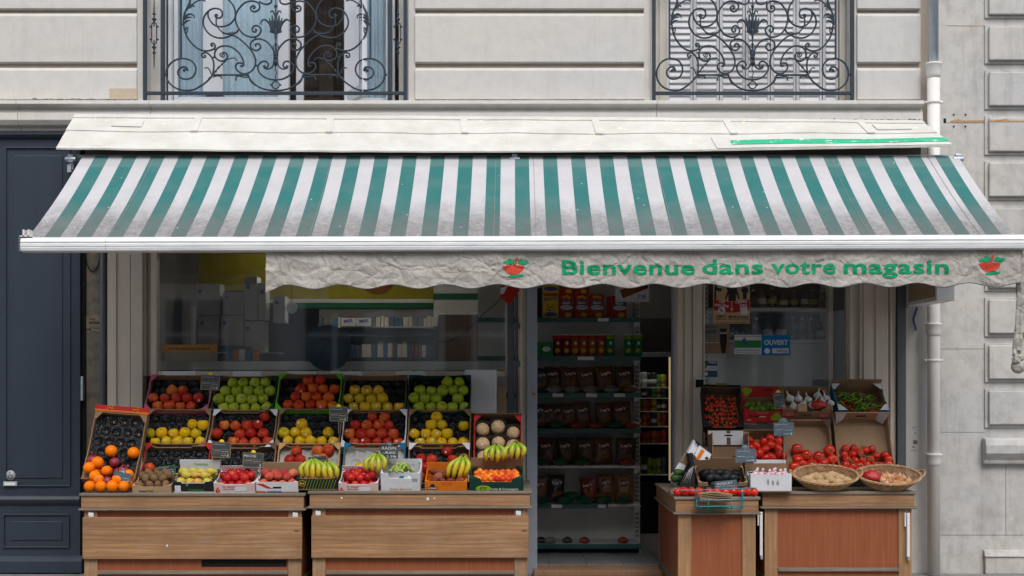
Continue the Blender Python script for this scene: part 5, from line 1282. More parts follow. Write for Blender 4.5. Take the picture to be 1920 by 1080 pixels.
# front row boxes on the counters
TF, DF = 17, .25
def fbox(lb, a, c_, pylip, h, inner, outer, corner, hf=.85, d=DF, tilt=TF, y=-1.18, gus=.03, backh=None):
    return crate(lb, a, c_, pylip, y, d, h, tilt, inner, outer, corner, None, group="small boxes along the counter front", hf=hf, gus=gus, backh=backh, cat="box", name="fruit_box")
root, M, w_ = fbox("low pale wooden box of kiwis on the left counter", 247, 321, 911, .055, M_CRATEW, M_CRATEW, M_CRATEW)
heap(M, w_ - .03, DF - .03, .012, 4, 4, "kiwi", "brown kiwi fruit in the low pale wooden box", "kiwis", .031, "kiwi", "kiwi", layers=2, y0=.02, stk=.15)
mb = MB(); put_text(mb, "Sweet fruits", -.04, .015, .1, .016, -.0008, .02); add_part(root, mb, "lettering", M_INK)
root, M, w_ = fbox("black carton of pears with green lettering on the left counter", 323, 401, 903, .085, M_CWHITE, M_CBLACK, M_CBLACK, backh=.16)
mb = MB(); mb.box(-.06, .075, DF - .0075, DF - .0062, .10, .155); add_part(root, mb, "back_label", M_CBLACK)
mb = MB(); put_text(mb, "Croclarmosa", .008, .128, .10, .022, DF - .009, .01); put_text(mb, "Croclarmosa", .02, .022, .11, .02, -.0008, .01); add_part(root, mb, "lettering", M_GINK)
mb = MB(); mb.box(-w_ / 2 + .012, -w_ / 2 + .055, -.0012, -.0004, .008, .055); mb.tube([(-.045 + .008 * math.cos(k), -.001, .06 + .008 * math.sin(k)) for k in range(7)], .001, 4); add_part(root, mb, "paper_label", M_CWHITE)
heap(M, w_ - .04, DF - .04, .03, 4, 3, "pear", "yellow-red pear in the black carton with green lettering", "pears", .031, "pear", "pear", layers=2, y0=.02, q=lambda: (Matrix.Rotation(random.uniform(-.8, .8) + PI / 2, 3, 'Z') @ Matrix.Rotation(PI / 2, 3, 'X')).to_quaternion())
def elpana(a, c_, which):
    root, M, w_ = fbox("%s white and pink box of dark nectarines printed with red berries" % which, a, c_, 906, .075, M_CWHITE, M_CPALEPINK, M_CWHITE, backh=.115)
    mb = MB()
    for i, (x, z) in enumerate([(-.12, .035), (-.129, .020), (-.111, .020), (-.128, .006), (-.112, .007)]): mb.box(x - .006, x + .006, -.0014, -.0004, z - .006, z + .007)
    for i in range(12):
        for j in range(3):
            x = -.13 + i * .022 + (j % 2) * .011; z = .082 + j * .013; rr = .0095
            if z < .118: mb.add([(x + rr * math.cos(k * PI / 3), DF - .0066 - TH + .006, z + rr * .62 * math.sin(k * PI / 3)) for k in range(6)], [tuple(range(6))])
    add_part(root, mb, "red_print", M_REDINK)
    mb = MB(); put_text(mb, "\"EL PANAL", -.035, .045, .10, .017, -.0008, .0); scribble(mb, -.08, .02, .028, .005, -.001); add_part(root, mb, "lettering", M_INK)
    mb = MB(); mb.box(.0, .085, -.0016, -.0009, .014, .045); add_part(root, mb, "paper_label", M_CWHITE)
    heap(M, w_ - .04, DF - .04, .012, 4, 4, "nectarine", "dark red nectarine in the %s box printed with red berries" % which, "nectarines", .033, "nectarine", "nectarine", layers=2, y0=.02)
elpana(400, 478, "left")
root, M, w_ = fbox("white box of pink peaches with red stripe at the left counter's right end", 479, 559, 904, .08, M_CARDL, M_CWHITE, M_CWHITE, hf=1, backh=.14)
heap(M, w_ - .04, DF - .05, .012, 4, 3, "peach", "pink peach in the white box with a red stripe", "peaches", .034, "peach", "peach", layers=2, y0=.02)
mb = MB(); mb.prism([(-.15, .068), (-.10, .068), (-.03, .030), (-.07, .032)], -.0012, -.0004); put_text(mb, "delices", -.12, .009, .07, .015, -.001, .03, mi=0); add_part(root, mb, "red_print", M_REDINK)
mb = MB(); mb.box(-.03, .03, -.0014, -.0004, .032, .045); add_part(root, mb, "hand_hole", M_BLACK)
mb = MB(); put_text(mb, "CEDRES", -.02, .008, .10, .014, -.001, .03); add_part(root, mb, "lettering", M_BINK)
root, M, w_ = fbox("black box with slanted green stripes holding two bunches of bananas", 555, 632, 898, .085, M_CARD, M_CBLACK, M_CBLACK, hf=1)
mb = MB()
for k in range(11):
    x = -.10 + k * .021; mb.prism([(x, .004), (x + .003, .004), (x + .03, .08), (x + .027, .08)], -.0013, -.0004)
add_part(root, mb, "green_stripes", M_LIMEP)
mb = MB(); mb.ball((-.105, -.001, .052), .030, 16, sc3=(1, .03, .8), mi=0); mb.tube([(-.105 + .027 * math.cos(k * PI / 10), -.0022, .052 + .021 * math.sin(k * PI / 10)) for k in range(20)], .0012, 4, True, mi=1); put_text(mb, "Sol", -.105, .052, .032, .014, -.0024, .03, mi=1); add_part(root, mb, "oval_emblem", [M_CBLACK, M_YELL])
elpana(634, 709, "right")
root, M, w_ = fbox("tall white carton of green grapes with a price slate above", 713, 788, 888, .13, M_CWHITE, M_CWHITE, M_CWHITE, hf=.7, backh=.15)
mb = MB(); put_text(mb, "Gold Berry's", .0, .010, .16, .024, -.0008, .02); add_part(root, mb, "lettering", M_COCHRE)
mb = MB(); 
for k in range(3): mb.box(.085 + k * .013, .094 + k * .013, -.0012, -.0004, .070, .079)
mb.box(.083, .122, -.0012, -.0004, .086, .091); add_part(root, mb, "small_marks", M_DGREY)
gb = empty("grape_bunch", (0, 0, 0), "bunch of green grapes in the tall white carton", "grapes"); gm = mesh_of(ball_mb(.0105, .0105, .0125, 8), "grape", M_GRAPE)
for i in range(75):
    g = bpy.data.objects.new("grape", gm); COL.objects.link(g); g.parent = gb; a = random.uniform(0, 2 * PI); rr = math.sqrt(random.random())
    g.location = (.085 * rr * math.cos(a), .06 * rr * math.sin(a), .065 * (1 - rr * rr) * random.uniform(.5, 1) + .005)
mb = MB()
for k in range(5):
    x = -.05 - .012 * k; mb.tube(smooth_path([(x + .03, .0, .02), (x - .01, .01, .05 + .01 * k), (x - .035, .02, .045 + .015 * (k % 2)), (x - .055, .01, .065)], 3), .0016, 5)
mb.tube(smooth_path([(.05, 0, .03), (.08, .01, .055), (.095, .01, .045), (.088, .01, .035)], 3), .0018, 5)
add_part(gb, mb, "stalk", M_STEMB); gb.location = M @ Vector((.0, .10, .105))
root, M, w_ = fbox("bright orange box of flat peaches with bananas lying on it", 796, 876, 903, .075, M_CORANGE, M_CORANGE, M_CORANGE, hf=1, backh=.13)
heap(M, w_ - .05, DF - .05, .025, 4, 3, "flat_peach", "dark flat peach in the bright orange box", "flat peaches", .033, "flat_peach", "peach", layers=1, y0=.02, slope=.1)
mb = MB(); mb.box(-.135, -.06, -.0014, -.0004, .016, .034); mb.prism([(-.115, .036), (-.075, .036), (-.085, .056), (-.105, .056)], -.0014, -.0004); add_part(root, mb, "dark_emblem", M_CBLACK)
mb = MB(); put_text(mb, "FRUITS-FOREST", -.0975, .025, .068, .010, -.002, .03); add_part(root, mb, "lettering", M_WINK)
mb = MB(); 
for s in ((-.03, .045, .05, .052), (-.03, .045, .066, .068)): mb.box(s[0], s[1], -.0012, -.0004, s[2], s[3])
add_part(root, mb, "printed_lines", M_REDINK)
root, M, w_ = fbox("dark green carton of apricots with lime leaf emblem by the door", 880, 982, 897, .105, M_CARD, M_CDGREEN, M_CDGREEN, hf=.74, backh=.17, gus=.06)
heap(M, w_ - .05, DF - .03, .03, 8, 6, "apricot", "small orange-red apricot in the dark green carton", "apricots", .0225, "apricot", "apricot", layers=2, y0=.01)
mb = MB(); mb.ball((-.095, -.001, .026), .055, 18, sc3=(1, .02, .46)); add_part(root, mb, "lime_emblem", M_LIMEP)
mb = MB(); mb.tube(smooth_path([(-.095, -.0028, .008), (-.115, -.0028, .028), (-.108, -.0028, .040), (-.095, -.0028, .032), (-.082, -.0028, .040), (-.075, -.0028, .028), (-.095, -.0028, .008)], 3), .002, 5); add_part(root, mb, "heart_mark", M_CDGREEN)
mb = MB(); put_text(mb, "Fruits & Compagnie", .055, .021, .20, .022, -.0008, .01); add_part(root, mb, "lettering", M_WINK)
# bananas
def bananas(px, py, y, n, ln, label, lean=0.0, flip=1, spread=.6):
    n = 4 if n < 6 else 5
    r_ = empty("banana_bunch", (0, 0, 0), label, "bananas", "banana bunches")
    for k in range(n):
        a = (k / (n - 1) - .5) * 2 * spread + lean; off = (k / (n - 1) - .5)
        pts = []
        for i in range(9):
            t = i / 8; rad = ln * t
            dx = off * n * .034 * min(1, (t * 2.4) ** .8) * (1 - .15 * max(0, t - .6) / .4) + math.sin(lean) * rad; dz = -rad * (1 - .15 * abs(off)) + .008 * (k % 2)
            dy = -.05 * math.sin(PI * min(t, 1) * .85) + .03 * abs(off) - .008 * (k % 2)
            pts.append((dx, dy, dz))
        mb = MB(); mb.tube(smooth_path(pts, 2), [.0065, .008, .0105, .0145, .0175, .019, .0195, .0195, .0195, .0195, .0192, .0187, .0178, .0165, .0145, .011, .006], 6, mi=0)
        mb.ball(pts[-1], .0055, 5, mi=1); add_part(r_, mb, "banana", [M_BAN, M_STEMB])
    mb = MB(); mb.ball((0, -.004, .004), .014, 8, sc3=(1.3, 1, .8)); add_part(r_, mb, "crown", M_STEMB)
    r_.location = P(px, py, y); return r_
bananas(588, 860, -1.13, 6, .15, "left bunch of green-yellow bananas on the black striped box", -.0)
bananas(612, 865, -1.12, 5, .14, "right bunch of yellow bananas with a white sticker on the black striped box", .15)
bananas(706, 850, -1.06, 5, .145, "bunch of greenish bananas hanging between the nectarines and the grapes", -.05, spread=.42)
bananas(867, 855, -1.09, 5, .17, "bunch of yellow bananas leaning on the bright orange box", -.28, spread=.45)
bananas(929, 834, -1.0, 5, .125, "left bunch of small bananas hanging in front of the melons", -.05, spread=.65)
bananas(967, 830, -1.0, 5, .125, "right bunch of small yellow bananas hanging in front of the melons", -.1, spread=.55)

# white boards behind the top row
for a, c_, z0p, z1p, lb in ((305, 368, 722, 696, "white foam board standing behind the pink-cornered crate"), (436, 490, 720, 696, "white foam board standing behind the full green apple crate"), (540, 592, 720, 696, "white foam board standing behind the lime green cornered crate"), (620, 680, 722, 697, "white foam board standing between the lime cornered and brown crates"), (741, 799, 722, 696, "white foam board standing behind the dark green crate"), (871, 931, 775, 693, "largest white foam board, standing right of the dark green crate")):
    y = -.20; MB().box(X(a, y), X(c_, y), y, y + .03, Z(z0p, y), Z(z1p, y)).build("foam_board", M_WHITE, bev=.008, label=lb, cat="board", group="white foam boards")
MB().box(X(932, -.06), X(949, -.06), -.10, -.04, Z(775, -.06), Z(724, -.06)).build("cardboard_piece", M_CARDL, bev=.003, label="piece of light cardboard beside the largest white foam board", cat="cardboard")

# ---- price slates
def slate(px0, px1, py0, py1, y, label, texts=(), mat=M_SLATE, edge=None, bump_=False, rot=0, stake=None, dot=False, ytilt=0):
    xa, xb, z0, z1 = X(px0, y), X(px1, y), Z(py1, y), Z(py0, y); w_, h_ = xb - xa, z1 - z0
    r_ = empty("price_sign", (0, 0, 0), label, "price sign", "chalk price slates")
    mb = MB(); mb.box(-w_ / 2, w_ / 2, 0, .003, 0, h_); add_part(r_, mb, "board", mat)
    if bump_: mb = MB(); mb.lathe([(h_ * .36, 0), (h_ * .36, .002)], 20, M=Matrix.Translation((-w_ * .02, .0025, h_ * .98)) @ Matrix.Rotation(R(90), 4, 'X')); add_part(r_, mb, "round_top", mat)
    if dot: mb = MB(); mb.lathe([(.018, 0), (.018, .0015)], 16, M=Matrix.Translation((.0, .006, h_ + .002)) @ Matrix.Rotation(R(90), 4, 'X')); add_part(r_, mb, "yellow_disc", M_YELL)
    if edge:
        mb = MB(); e = .0022
        mb.box(-w_ / 2, w_ / 2, -.0015, -.0002, 0, e); mb.box(-w_ / 2, w_ / 2, -.0015, -.0002, h_ - e, h_); mb.box(-w_ / 2, -w_ / 2 + e, -.0015, -.0002, e + .0001, h_ - e - .0001); mb.box(w_ / 2 - e, w_ / 2, -.0015, -.0002, e + .0001, h_ - e - .0001)
        mb.box(-w_ / 2 + e, w_ / 2 - e, -.0012, -.0002, h_ * .52, h_ * .535); mb.box(-w_ / 2 + e, w_ / 2 - e, -.0012, -.0002, h_ * .28, h_ * .295); add_part(r_, mb, "border", edge)
    mb = MB()
    if texts:
        for (t, cx_, cz_, tw, th_) in texts: put_text(mb, t, cx_ * w_, cz_ * h_, tw * w_, th_ * h_, -.002, -.005)
    scribble(mb, -w_ * .42, w_ * .2, h_ * .84, h_ * .09, -.0016) if not texts else None
    scribble(mb, -w_ * .42, -w_ * .05, h_ * .44, h_ * .07, -.0016); scribble(mb, .0, w_ * .4, h_ * .40, h_ * .07, -.0016)
    put_text(mb, "€", w_ * .36, h_ * .14, w_ * .09, h_ * .16, -.002)
    if not texts: scribble(mb, w_ * .02, w_ * .27, h_ * .14, h_ * .12, -.0016, r=.0012)
    add_part(r_, mb, "chalk_writing", M_WINK)
    if stake: mb = MB(); mb.box(-.003, .003, .0035, .006, -stake, .01); add_part(r_, mb, "stake", M_CLEAR if False else M_GREYP)
    setm(r_, Matrix.Translation((( xa + xb) / 2, y, z0)) @ Matrix.Rotation(rot, 4, 'Y') @ Matrix.Rotation(ytilt, 4, 'X'))
slate(376, 411, 703, 731, -.62, "black price slate with yellow disc between the two leftmost top row crates", edge=M_GOLD, rot=R(3), dot=True, stake=.09)
slate(618, 652, 763, 790, -.80, "black price slate with gold border below the lime green cornered crate", edge=M_GOLD, dot=True, stake=.09)
slate(396, 432, 829, 858, -1.0, "black price slate with gold border on the middle row red apples", edge=M_GOLD, rot=R(3), dot=True, stake=.12)
slate(455, 493, 849, 876, -1.06, "black price slate above the white box of peaches", [("PECHE", -.15, .78, .6, .17)], edge=M_GOLD, rot=R(2), stake=.08, dot=True)
slate(713, 746, 836, 860, -1.04, "chalk slate reading raisin blanc above the grapes", [("RAISIN", 0, .82, .8, .22), ("BLANC", .1, .5, .6, .2), ("2.99", .1, .17, .5, .18), ("1kg", 0, 1.15, .25, .13)], bump_=True, stake=.12)
slate(212, 244, 886, 903, -1.13, "grey slate tag marked 1kg stuck among the front oranges", [("1kg", -.05, 1.12, .3, .26)], mat=M_SLATEG, bump_=True, rot=R(8))
slate(292, 330, 874, 888, -1.02, "narrow green-edged slate tag standing behind the kiwis", edge=M_GINK, rot=R(-8), stake=.04)
slate(579, 613, 856, 870, -1.08, "small slate tag marked 1kg behind the bananas", [("1kg", -.05, 1.15, .3, .3)], bump_=True, rot=R(-6), stake=.04)

# ================================================================ RIGHT DISPLAY
GB = "crates on the right counter"
def rc_(lb, a, c_, py, yl, d, h, tilt, inner, outer, corner, **k): return crate(lb, a, c_, py, yl, d, h, tilt, inner, outer, corner, None, group=GB, **k)
# cherry tomatoes
root, M, w_ = rc_("black-rimmed crate of cherry tomatoes on the vine, highest on the left of the right counter", 1320, 1396, 800, -.48, .36, .09, 56, M_CARDD, M_CBLACK, M_CBLACK, backh=.10, roll=R(1))
mb = MB(); mb.box(-w_ / 2, w_ / 2, .3605, .366, .05, .118); mb.box(-.04, .04, .358, .372, .119, .132, mi=1); add_part(root, mb, "rim_board", [M_CBLACK, M_CARD])
for j in range(8):
    for i in range(9):
        if random.random() < .13: continue
        p = Vector((-w_ / 2 + .03 + (w_ - .06) * (i + random.uniform(-.3, .3) + .5 * (j % 2)) / 9, .03 + j * .036 + random.uniform(-.008, .008), .035 + random.uniform(0, .018)))
        fr("cherry_tomato", M @ p, "small cherry tomato in the black-rimmed crate", "cherry tomatoes", name="cherry_tomato", cat="tomato")
mb = MB()
for i in range(9):
    x = -w_ / 2 + .04 + i * .033; mb.tube(smooth_path([(x + random.uniform(-.015, .015), .03 + .05 * j, .056 + .006 * (j % 2)) for j in range(6)], 3), .0022, 5)
add_part(root, mb, "vine_stems", M_STEMG)
# limes
root, M, w_ = rc_("red carton of limes with printed lime slices, beside the cherry tomatoes", 1396, 1468, 772, -.50, .22, .105, 26, M_CARD, M_CRED, M_CRED, hf=1, backh=.215)
mb = MB()
for (x, z, yy_) in ((.100, .075, -.0008), (.115, .05, -.0008), (.080, .055, -.0008)):
    mb.mi = 0; mb.add([(x + .024 * math.cos(k * PI / 10), yy_ - .0004 * (x * 40), z + .024 * math.sin(k * PI / 10)) for k in range(20)], [tuple(range(20))])
for (x, z) in ((-.115, .185), (-.085, .180), (-.105, .155)): mb.add([(x + .023 * math.cos(k * PI / 10), .22 - TH - .0022 - .0003 * (x * 20 + 3), z + .023 * math.sin(k * PI / 10)) for k in range(20)], [tuple(range(20))])
add_part(root, mb, "lime_print", M_LIMEP)
mb = MB(); mb.box(-w_ / 2 + .003, w_ / 2 - .003, .22 - TH - .0012, .22 - TH - .0002, .125, .213); add_part(root, mb, "red_header", M_CRED)
mb = MB(); put_text(mb, "'Simba'", -.07, .070, .085, .024, -.0012, .03); put_text(mb, "'Simba'", .06, .185, .08, .022, .22 - TH - .004, .03, rot=PI); put_text(mb, "'Simba'", -.0, .012, .10, .02, -.0012, .03); add_part(root, mb, "lettering", M_INK)
mb = MB(); mb.box(-.03, .02, -.001, -.0002, .058, .066); mb.box(-.04, .035, -.001, -.0002, .093, .095); mb.box(-.12, -.09, -.001, -.0002, .03, .038); mb.box(.08, .11, -.001, -.0002, .03, .038); add_part(root, mb, "small_print", M_CPALEPINK)
heap(M, w_ - .04, .20, .035, 6, 3, "lime", "green lime in the red carton", "limes", .024, "lime", "lime", layers=2, y0=.005)
# garlic
root, M, w_ = rc_("brown cardboard crate of garlic with small red TOMATO print", 1468, 1561, 768, -.52, .26, .10, 38, M_CARD, M_CARD, M_CARD, backh=.12, hf=.8)
mb = MB(); mb.box(-w_ / 2 + .01, -w_ / 2 + .095, -.0012, -.0002, .030, .075); mb.box(w_ / 2 - .10, w_ / 2 - .01, -.0012, -.0002, .022, .060); add_part(root, mb, "red_label", M_CRED)
mb = MB(); put_text(mb, "TOMATO", -w_ / 2 + .052, .064, .075, .012, -.002, .02); put_text(mb, "TOMATO", -w_ / 2 + .052, .048, .075, .012, -.002, .02); put_text(mb, "TOMATO", w_ / 2 - .055, .048, .078, .011, -.002, .02); put_text(mb, "TOMATO", w_ / 2 - .055, .034, .078, .011, -.002, .02); add_part(root, mb, "lettering", M_CPALEPINK)
mb = MB(); put_text(mb, "TASTE", -.005, .045, .08, .018, -.0012, .02); add_part(root, mb, "lettering", M_INK)
for (px, py, up) in [(1481, 748, 0), (1497, 748, 1), (1515, 750, 1), (1533, 742, 0), (1548, 748, 0), (1488, 763, .5), (1506, 758, 0), (1557, 757, 0), (1524, 760, 0), (1541, 755, 0)]:
    yy_ = -.52 + (768 - py) / 768 * 5; yy_ = -.545 + (770 - py) * .0072
    q = (Matrix.Rotation(random.uniform(-.5, .5), 3, 'Y') @ Matrix.Rotation(random.uniform(-.2, .5), 3, 'X') @ Matrix.Rotation(random.uniform(0, 6), 3, 'Z')).to_quaternion()
    fr("garlic", P(px, py, yy_ + .02), "white garlic bulb in the brown cardboard crate", "garlic bulbs", name="garlic_bulb", cat="garlic", q=q, s=1.05)
nb2 = MB(); c0 = P(1535, 759, -.50); nb2.ball(c0, .045, 14, sc3=(1.3, .8, .75)); nb2.v = [p + (p - c0) * .25 * noise.noise(p * 35) for p in nb2.v]; nb2.build("netted_garlic", M_NET, label="bag of garlic in shiny red net lying in the garlic crate", cat="net bag")
nb2 = MB(); nb2.box(X(1494, -.53), X(1512, -.53), -.56, -.53, Z(772, -.53), Z(757, -.53)); nb2.build("wrapped_pack", M_CARDL, bev=.006, label="small papered pack with blue and white print among the garlic bulbs", cat="packet")
# chillies
root, M, w_ = rc_("brown carton with blue edges full of green and red chillies, top right", 1572, 1668, 769, -.52, .32, .10, 40, M_CARD, M_CBLUE, M_CWHITE, backh=.14, hf=.75, gus=.07)
for i in range(64):
    red = random.random() < .16; u = random.uniform(-.42, .42); v = random.random()
    p = Vector((u * w_ * .92, .03 + v * .20, .03 + (i / 64) * .05 + .02 * (1 - v)))
    q = (Matrix.Rotation(R(40), 3, 'X') @ Matrix.Rotation(random.gauss(0, .75) + (PI if random.random() < .5 else 0), 3, 'Z') @ Matrix.Rotation(random.uniform(-.25, .25), 3, 'Y')).to_quaternion()
    fr("chilli_red" if red else "chilli_green", M @ p, ("red" if red else "green") + " chilli in the carton with blue edges", ("red" if red else "green") + " chillies", name="chilli", cat="chilli", q=q, s=1.0)
# wooden crate of plum tomatoes
root, M, w_ = rc_("pale wooden slatted crate of plum tomatoes under the lime carton", 1399, 1474, 866, -.66, .30, .10, 48, M_WALNUT, M_CRATEW, M_CRATEW, backh=.12)
mb = MB()
for x in (-.10, -.035, .035): mb.box(x - .008, x + .008, .292, .2935, .04, .10)
add_part(root, mb, "batten", M_CARDL)
for (px, py) in [(1405, 826), (1418, 836), (1431, 829), (1445, 823), (1460, 829), (1446, 835), (1434, 843), (1459, 842), (1424, 850), (1459, 852), (1446, 857), (1408, 840), (1411, 852), (1469, 855), (1436, 858)]:
    q = (Matrix.Rotation(random.uniform(-1.2, 1.2), 3, 'Y') @ Matrix.Rotation(random.uniform(-.4, .4), 3, 'X')).to_quaternion()
    fr("plum_tomato", P(px, py, -.72 + (866 - py) * .0042), "oval plum tomato in the pale wooden crate", "plum tomatoes", name="plum_tomato", cat="tomato", q=q)
wt = MB(); wt.box(X(1412, -.80), X(1472, -.80), -.83, -.80, Z(872, -.80), Z(862, -.80)); wt.build("card_tray_edge", M_CWHITE, bev=.002, label="white card edge with brown tab in front of the plum tomatoes", cat="card")
# beef tomatoes, vine tomatoes: long cartons standing steeply
root, M, w_ = rc_("long brown carton of large beef tomatoes, left of the vine tomatoes", 1476, 1567, 892, -.72, .46, .10, 64, M_CARDL, M_CARD, M_CARDD, backh=.10, hf=.9)
for (px, py) in [(1494, 842), (1512, 854), (1535, 857), (1555, 845), (1496, 861), (1543, 867), (1561, 862), (1522, 870), (1503, 872), (1490, 877), (1536, 882), (1556, 880)]:
    fr("beef_tomato", P(px, py, -.74 + (892 - py) * .0032), "large ribbed beef tomato in the long brown carton", "beef tomatoes", name="tomato", cat="tomato", q=(Matrix.Rotation(random.uniform(-.6, .6), 3, 'Y') @ Matrix.Rotation(random.uniform(.2, 1.7), 3, 'X')).to_quaternion())
root, M, w_ = rc_("long brown carton of tomatoes on the vine with pale inner flaps, right", 1574, 1681, 894, -.72, .50, .10, 64, M_CARDL, M_CARD, M_CARD, backh=.17, hf=.9, gus=.02)
mb = MB()
for s in (-1, 1): mb.add([(s * (w_ / 2 - .01), .49, .165), (s * (w_ / 2 - .09), .492, .165), (s * (w_ / 2 - .085), .492, .04), (s * (w_ / 2 - .03), .46, .03)], [(0, 1, 2, 3) if s > 0 else (3, 2, 1, 0)])
add_part(root, mb, "inner_flap", M_CWHITE)
mb = MB(); mb.box(-.04, .04, .4915, .4938, .10, .125); add_part(root, mb, "hand_hole", M_CDGREEN)
for (px, py) in [(1585, 842), (1601, 841), (1583, 853), (1598, 852), (1622, 844), (1635, 842), (1612, 849), (1643, 854), (1659, 853), (1666, 862), (1588, 862), (1603, 864), (1617, 863), (1632, 862), (1586, 872), (1600, 875), (1612, 874), (1625, 872), (1640, 872), (1666, 872), (1594, 882), (1608, 882), (1577, 880), (1652, 874), (1617, 882), (1630, 882)]:
    fr("vine_tomato", P(px, py, -.75 + (894 - py) * .0036), "red tomato on the vine in the long carton at the right", "vine tomatoes", name="tomato", cat="tomato", q=(Matrix.Rotation(random.uniform(-.8, .8), 3, 'Y') @ Matrix.Rotation(random.uniform(.3, 1.9), 3, 'X')).to_quaternion(), s=1.02)
mb = MB()
for pts in ([(1612, 838), (1616, 845), (1610, 852), (1618, 858)], [(1590, 858), (1596, 865), (1603, 869), (1612, 872)], [(1612, 852), (1625, 856), (1638, 858)], [(1592, 880), (1600, 884), (1612, 880)]):
    mb.tube(smooth_path([P(a, b_, -.79 + (894 - b_) * .0036) for a, b_ in pts], 3), .003, 5)
    for a, b_ in pts: mb.tube([P(a, b_, -.79 + (894 - b_) * .0036), P(a + random.uniform(-6, 6), b_ - 4, -.80 + (894 - b_) * .0036)], .0015, 4)
mb.build("tomato_vine", M_STEMG, label="dry green stems among the tomatoes on the vine", cat="tomato vine")
# folded white/black boxes at left of the right counter
bx = empty("open_carton", (0, 0, 0), "empty brown carton with white flap and slot handle under the cherry tomatoes", "box")
xa, xb = X(1328, -.6), X(1396, -.6); w_ = xb - xa
mb = MB(); mb.box(-w_ / 2, w_ / 2, 0, .006, 0, .24); mb.box(-w_ / 2, -w_ / 2 + .006, -.22, -.0005, 0, .2); mb.box(w_ / 2 - .006, w_ / 2, -.22, -.0005, 0, .2); mb.box(-w_ / 2, w_ / 2, -.22, .0, -.006, -.0005); add_part(bx, mb, "carton", M_CARD)
mb = MB(); mb.box(-w_ / 2 + .006, w_ / 2 - .006, -.0024, -.0003, .125, .235); add_part(bx, mb, "white_flap", M_CWHITE)
mb = MB(); mb.box(-w_ / 2 + .006, w_ / 2 - .006, -.0034, -.0026, .118, .128); mb.ball((.02, -.003, .20), .034, 12, sc3=(1, .04, .2)); mb.ball((.08, -.01, .02), .05, 12, sc3=(1, .1, .5)); add_part(bx, mb, "slot", M_BLACK)
mb = MB(); mb.box(.005, .035, -.0032, -.0026, .13, .185); mb.box(.005, .035, -.0032, -.0026, .215, .235); add_part(bx, mb, "tape", M_CARDD)
setm(bx, Matrix.Translation(((xa + xb) / 2, -.60, Z(866, -.6))) @ Matrix.Rotation(R(-8), 4, 'X'))
tb = empty("leaning_carton", (0, 0, 0), "white and black carton tipped on its side with green avocados, left of the dark avocados", "box")
mb = MB(); pr = [(0, 0), (.10, -.05), (.165, .30), (.10, .33), (.06, .20)]
cxy = lambda px, py: (X(px, -1.0), Z(py, -1.0))
o_ = cxy(1258, 915)
def q2(lst): return [(cxy(a, b_)[0] - o_[0], cxy(a, b_)[1] - o_[1]) for a, b_ in lst]
mb.prism(q2([(1256, 894), (1268, 912), (1300, 824), (1287, 848), (1262, 880)]), 0, .006); 
mb.v = [Vector(v) for v in mb.v]; add_part(tb, mb, "white_side", M_CWHITE) if False else None
mb = MB(); mb.prism(q2([(1257, 893), (1258, 905), (1270, 908), (1291, 868), (1300, 824), (1286, 848)]), .0, .006); add_part(tb, mb, "white_side", M_CWHITE)
mb = MB(); mb.prism(q2([(1269, 909), (1294, 915), (1297, 900), (1293, 852), (1291, 868)]), -.14, -.134); mb.add([(a, y_, b_) for (a, b_) in q2([(1269, 909), (1292, 862)]) for y_ in (-.134, .0)], [(0, 1, 3, 2), (2, 3, 1, 0)]); add_part(tb, mb, "black_side", M_CBLACK)
mb = MB(); mb.prism(q2([(1274, 866), (1288, 873), (1295, 852), (1287, 848)]), -.003, -.0005); add_part(tb, mb, "brown_flap", M_CARD)
mb = MB(); mb.prism(q2([(1286, 848), (1299, 824), (1306, 836), (1297, 852)]), -.10, -.004, mi=0); mb.prism(q2([(1298, 852), (1308, 832), (1330, 849), (1325, 860), (1306, 861)]), -.12, -.02, mi=0); add_part(tb, mb, "end_flap", M_CWHITE)
mb = MB(); mb.prism(q2([(1300, 824), (1328, 846), (1331, 850), (1307, 832)]), -.125, -.015); add_part(tb, mb, "black_edge", M_CBLACK)
mb = MB(); mb.prism(q2([(1300, 859), (1311, 840), (1317, 844), (1307, 860)]), -.123, -.1205); add_part(tb, mb, "orange_stripe", M_CORANGE)
mb = MB(); mb.prism(q2([(1317, 858), (1320, 854), (1325, 857), (1322, 860)]), -.123, -.1205); add_part(tb, mb, "barcode", M_INK)
mb = MB()
for k in range(6): scribble(mb, *(q2([(1277 + k * 3, 905)])[0][0:1] * 2), 0, .01, 0) if False else None
for k in range(4):
    a = q2([(1276 + k * 4, 903)])[0]; c_ = q2([(1288 + k * 2.3, 878 - k * 2)])[0]; mb.tube([(a[0], -.1412, a[1]), (c_[0], -.1412, c_[1])], .0012, 4)
add_part(tb, mb, "printed_lines", M_WINK)
tb.location = (o_[0], -1.0, o_[1])
for px, py in ((1272, 886), (1268, 896)): fr("avocado_green", P(px, py, -1.03), "green avocado inside the tipped white carton", "green avocados", name="avocado", cat="avocado", q=Matrix.Rotation(R(80), 3, 'Y').to_quaternion())
mb = MB(); mb.box(0, .028, 0, .24, 0, .30); bb_ = mb.build("folded_crate", M_CBLACK, origin=(0, 0, 0), label="black folded crate standing on edge between tipped carton and dark avocados", cat="crate"); setm(bb_, Matrix.Translation((X(1296, -1.08), -1.12, ZR1)) @ Matrix.Rotation(R(-4), 4, 'Y'))
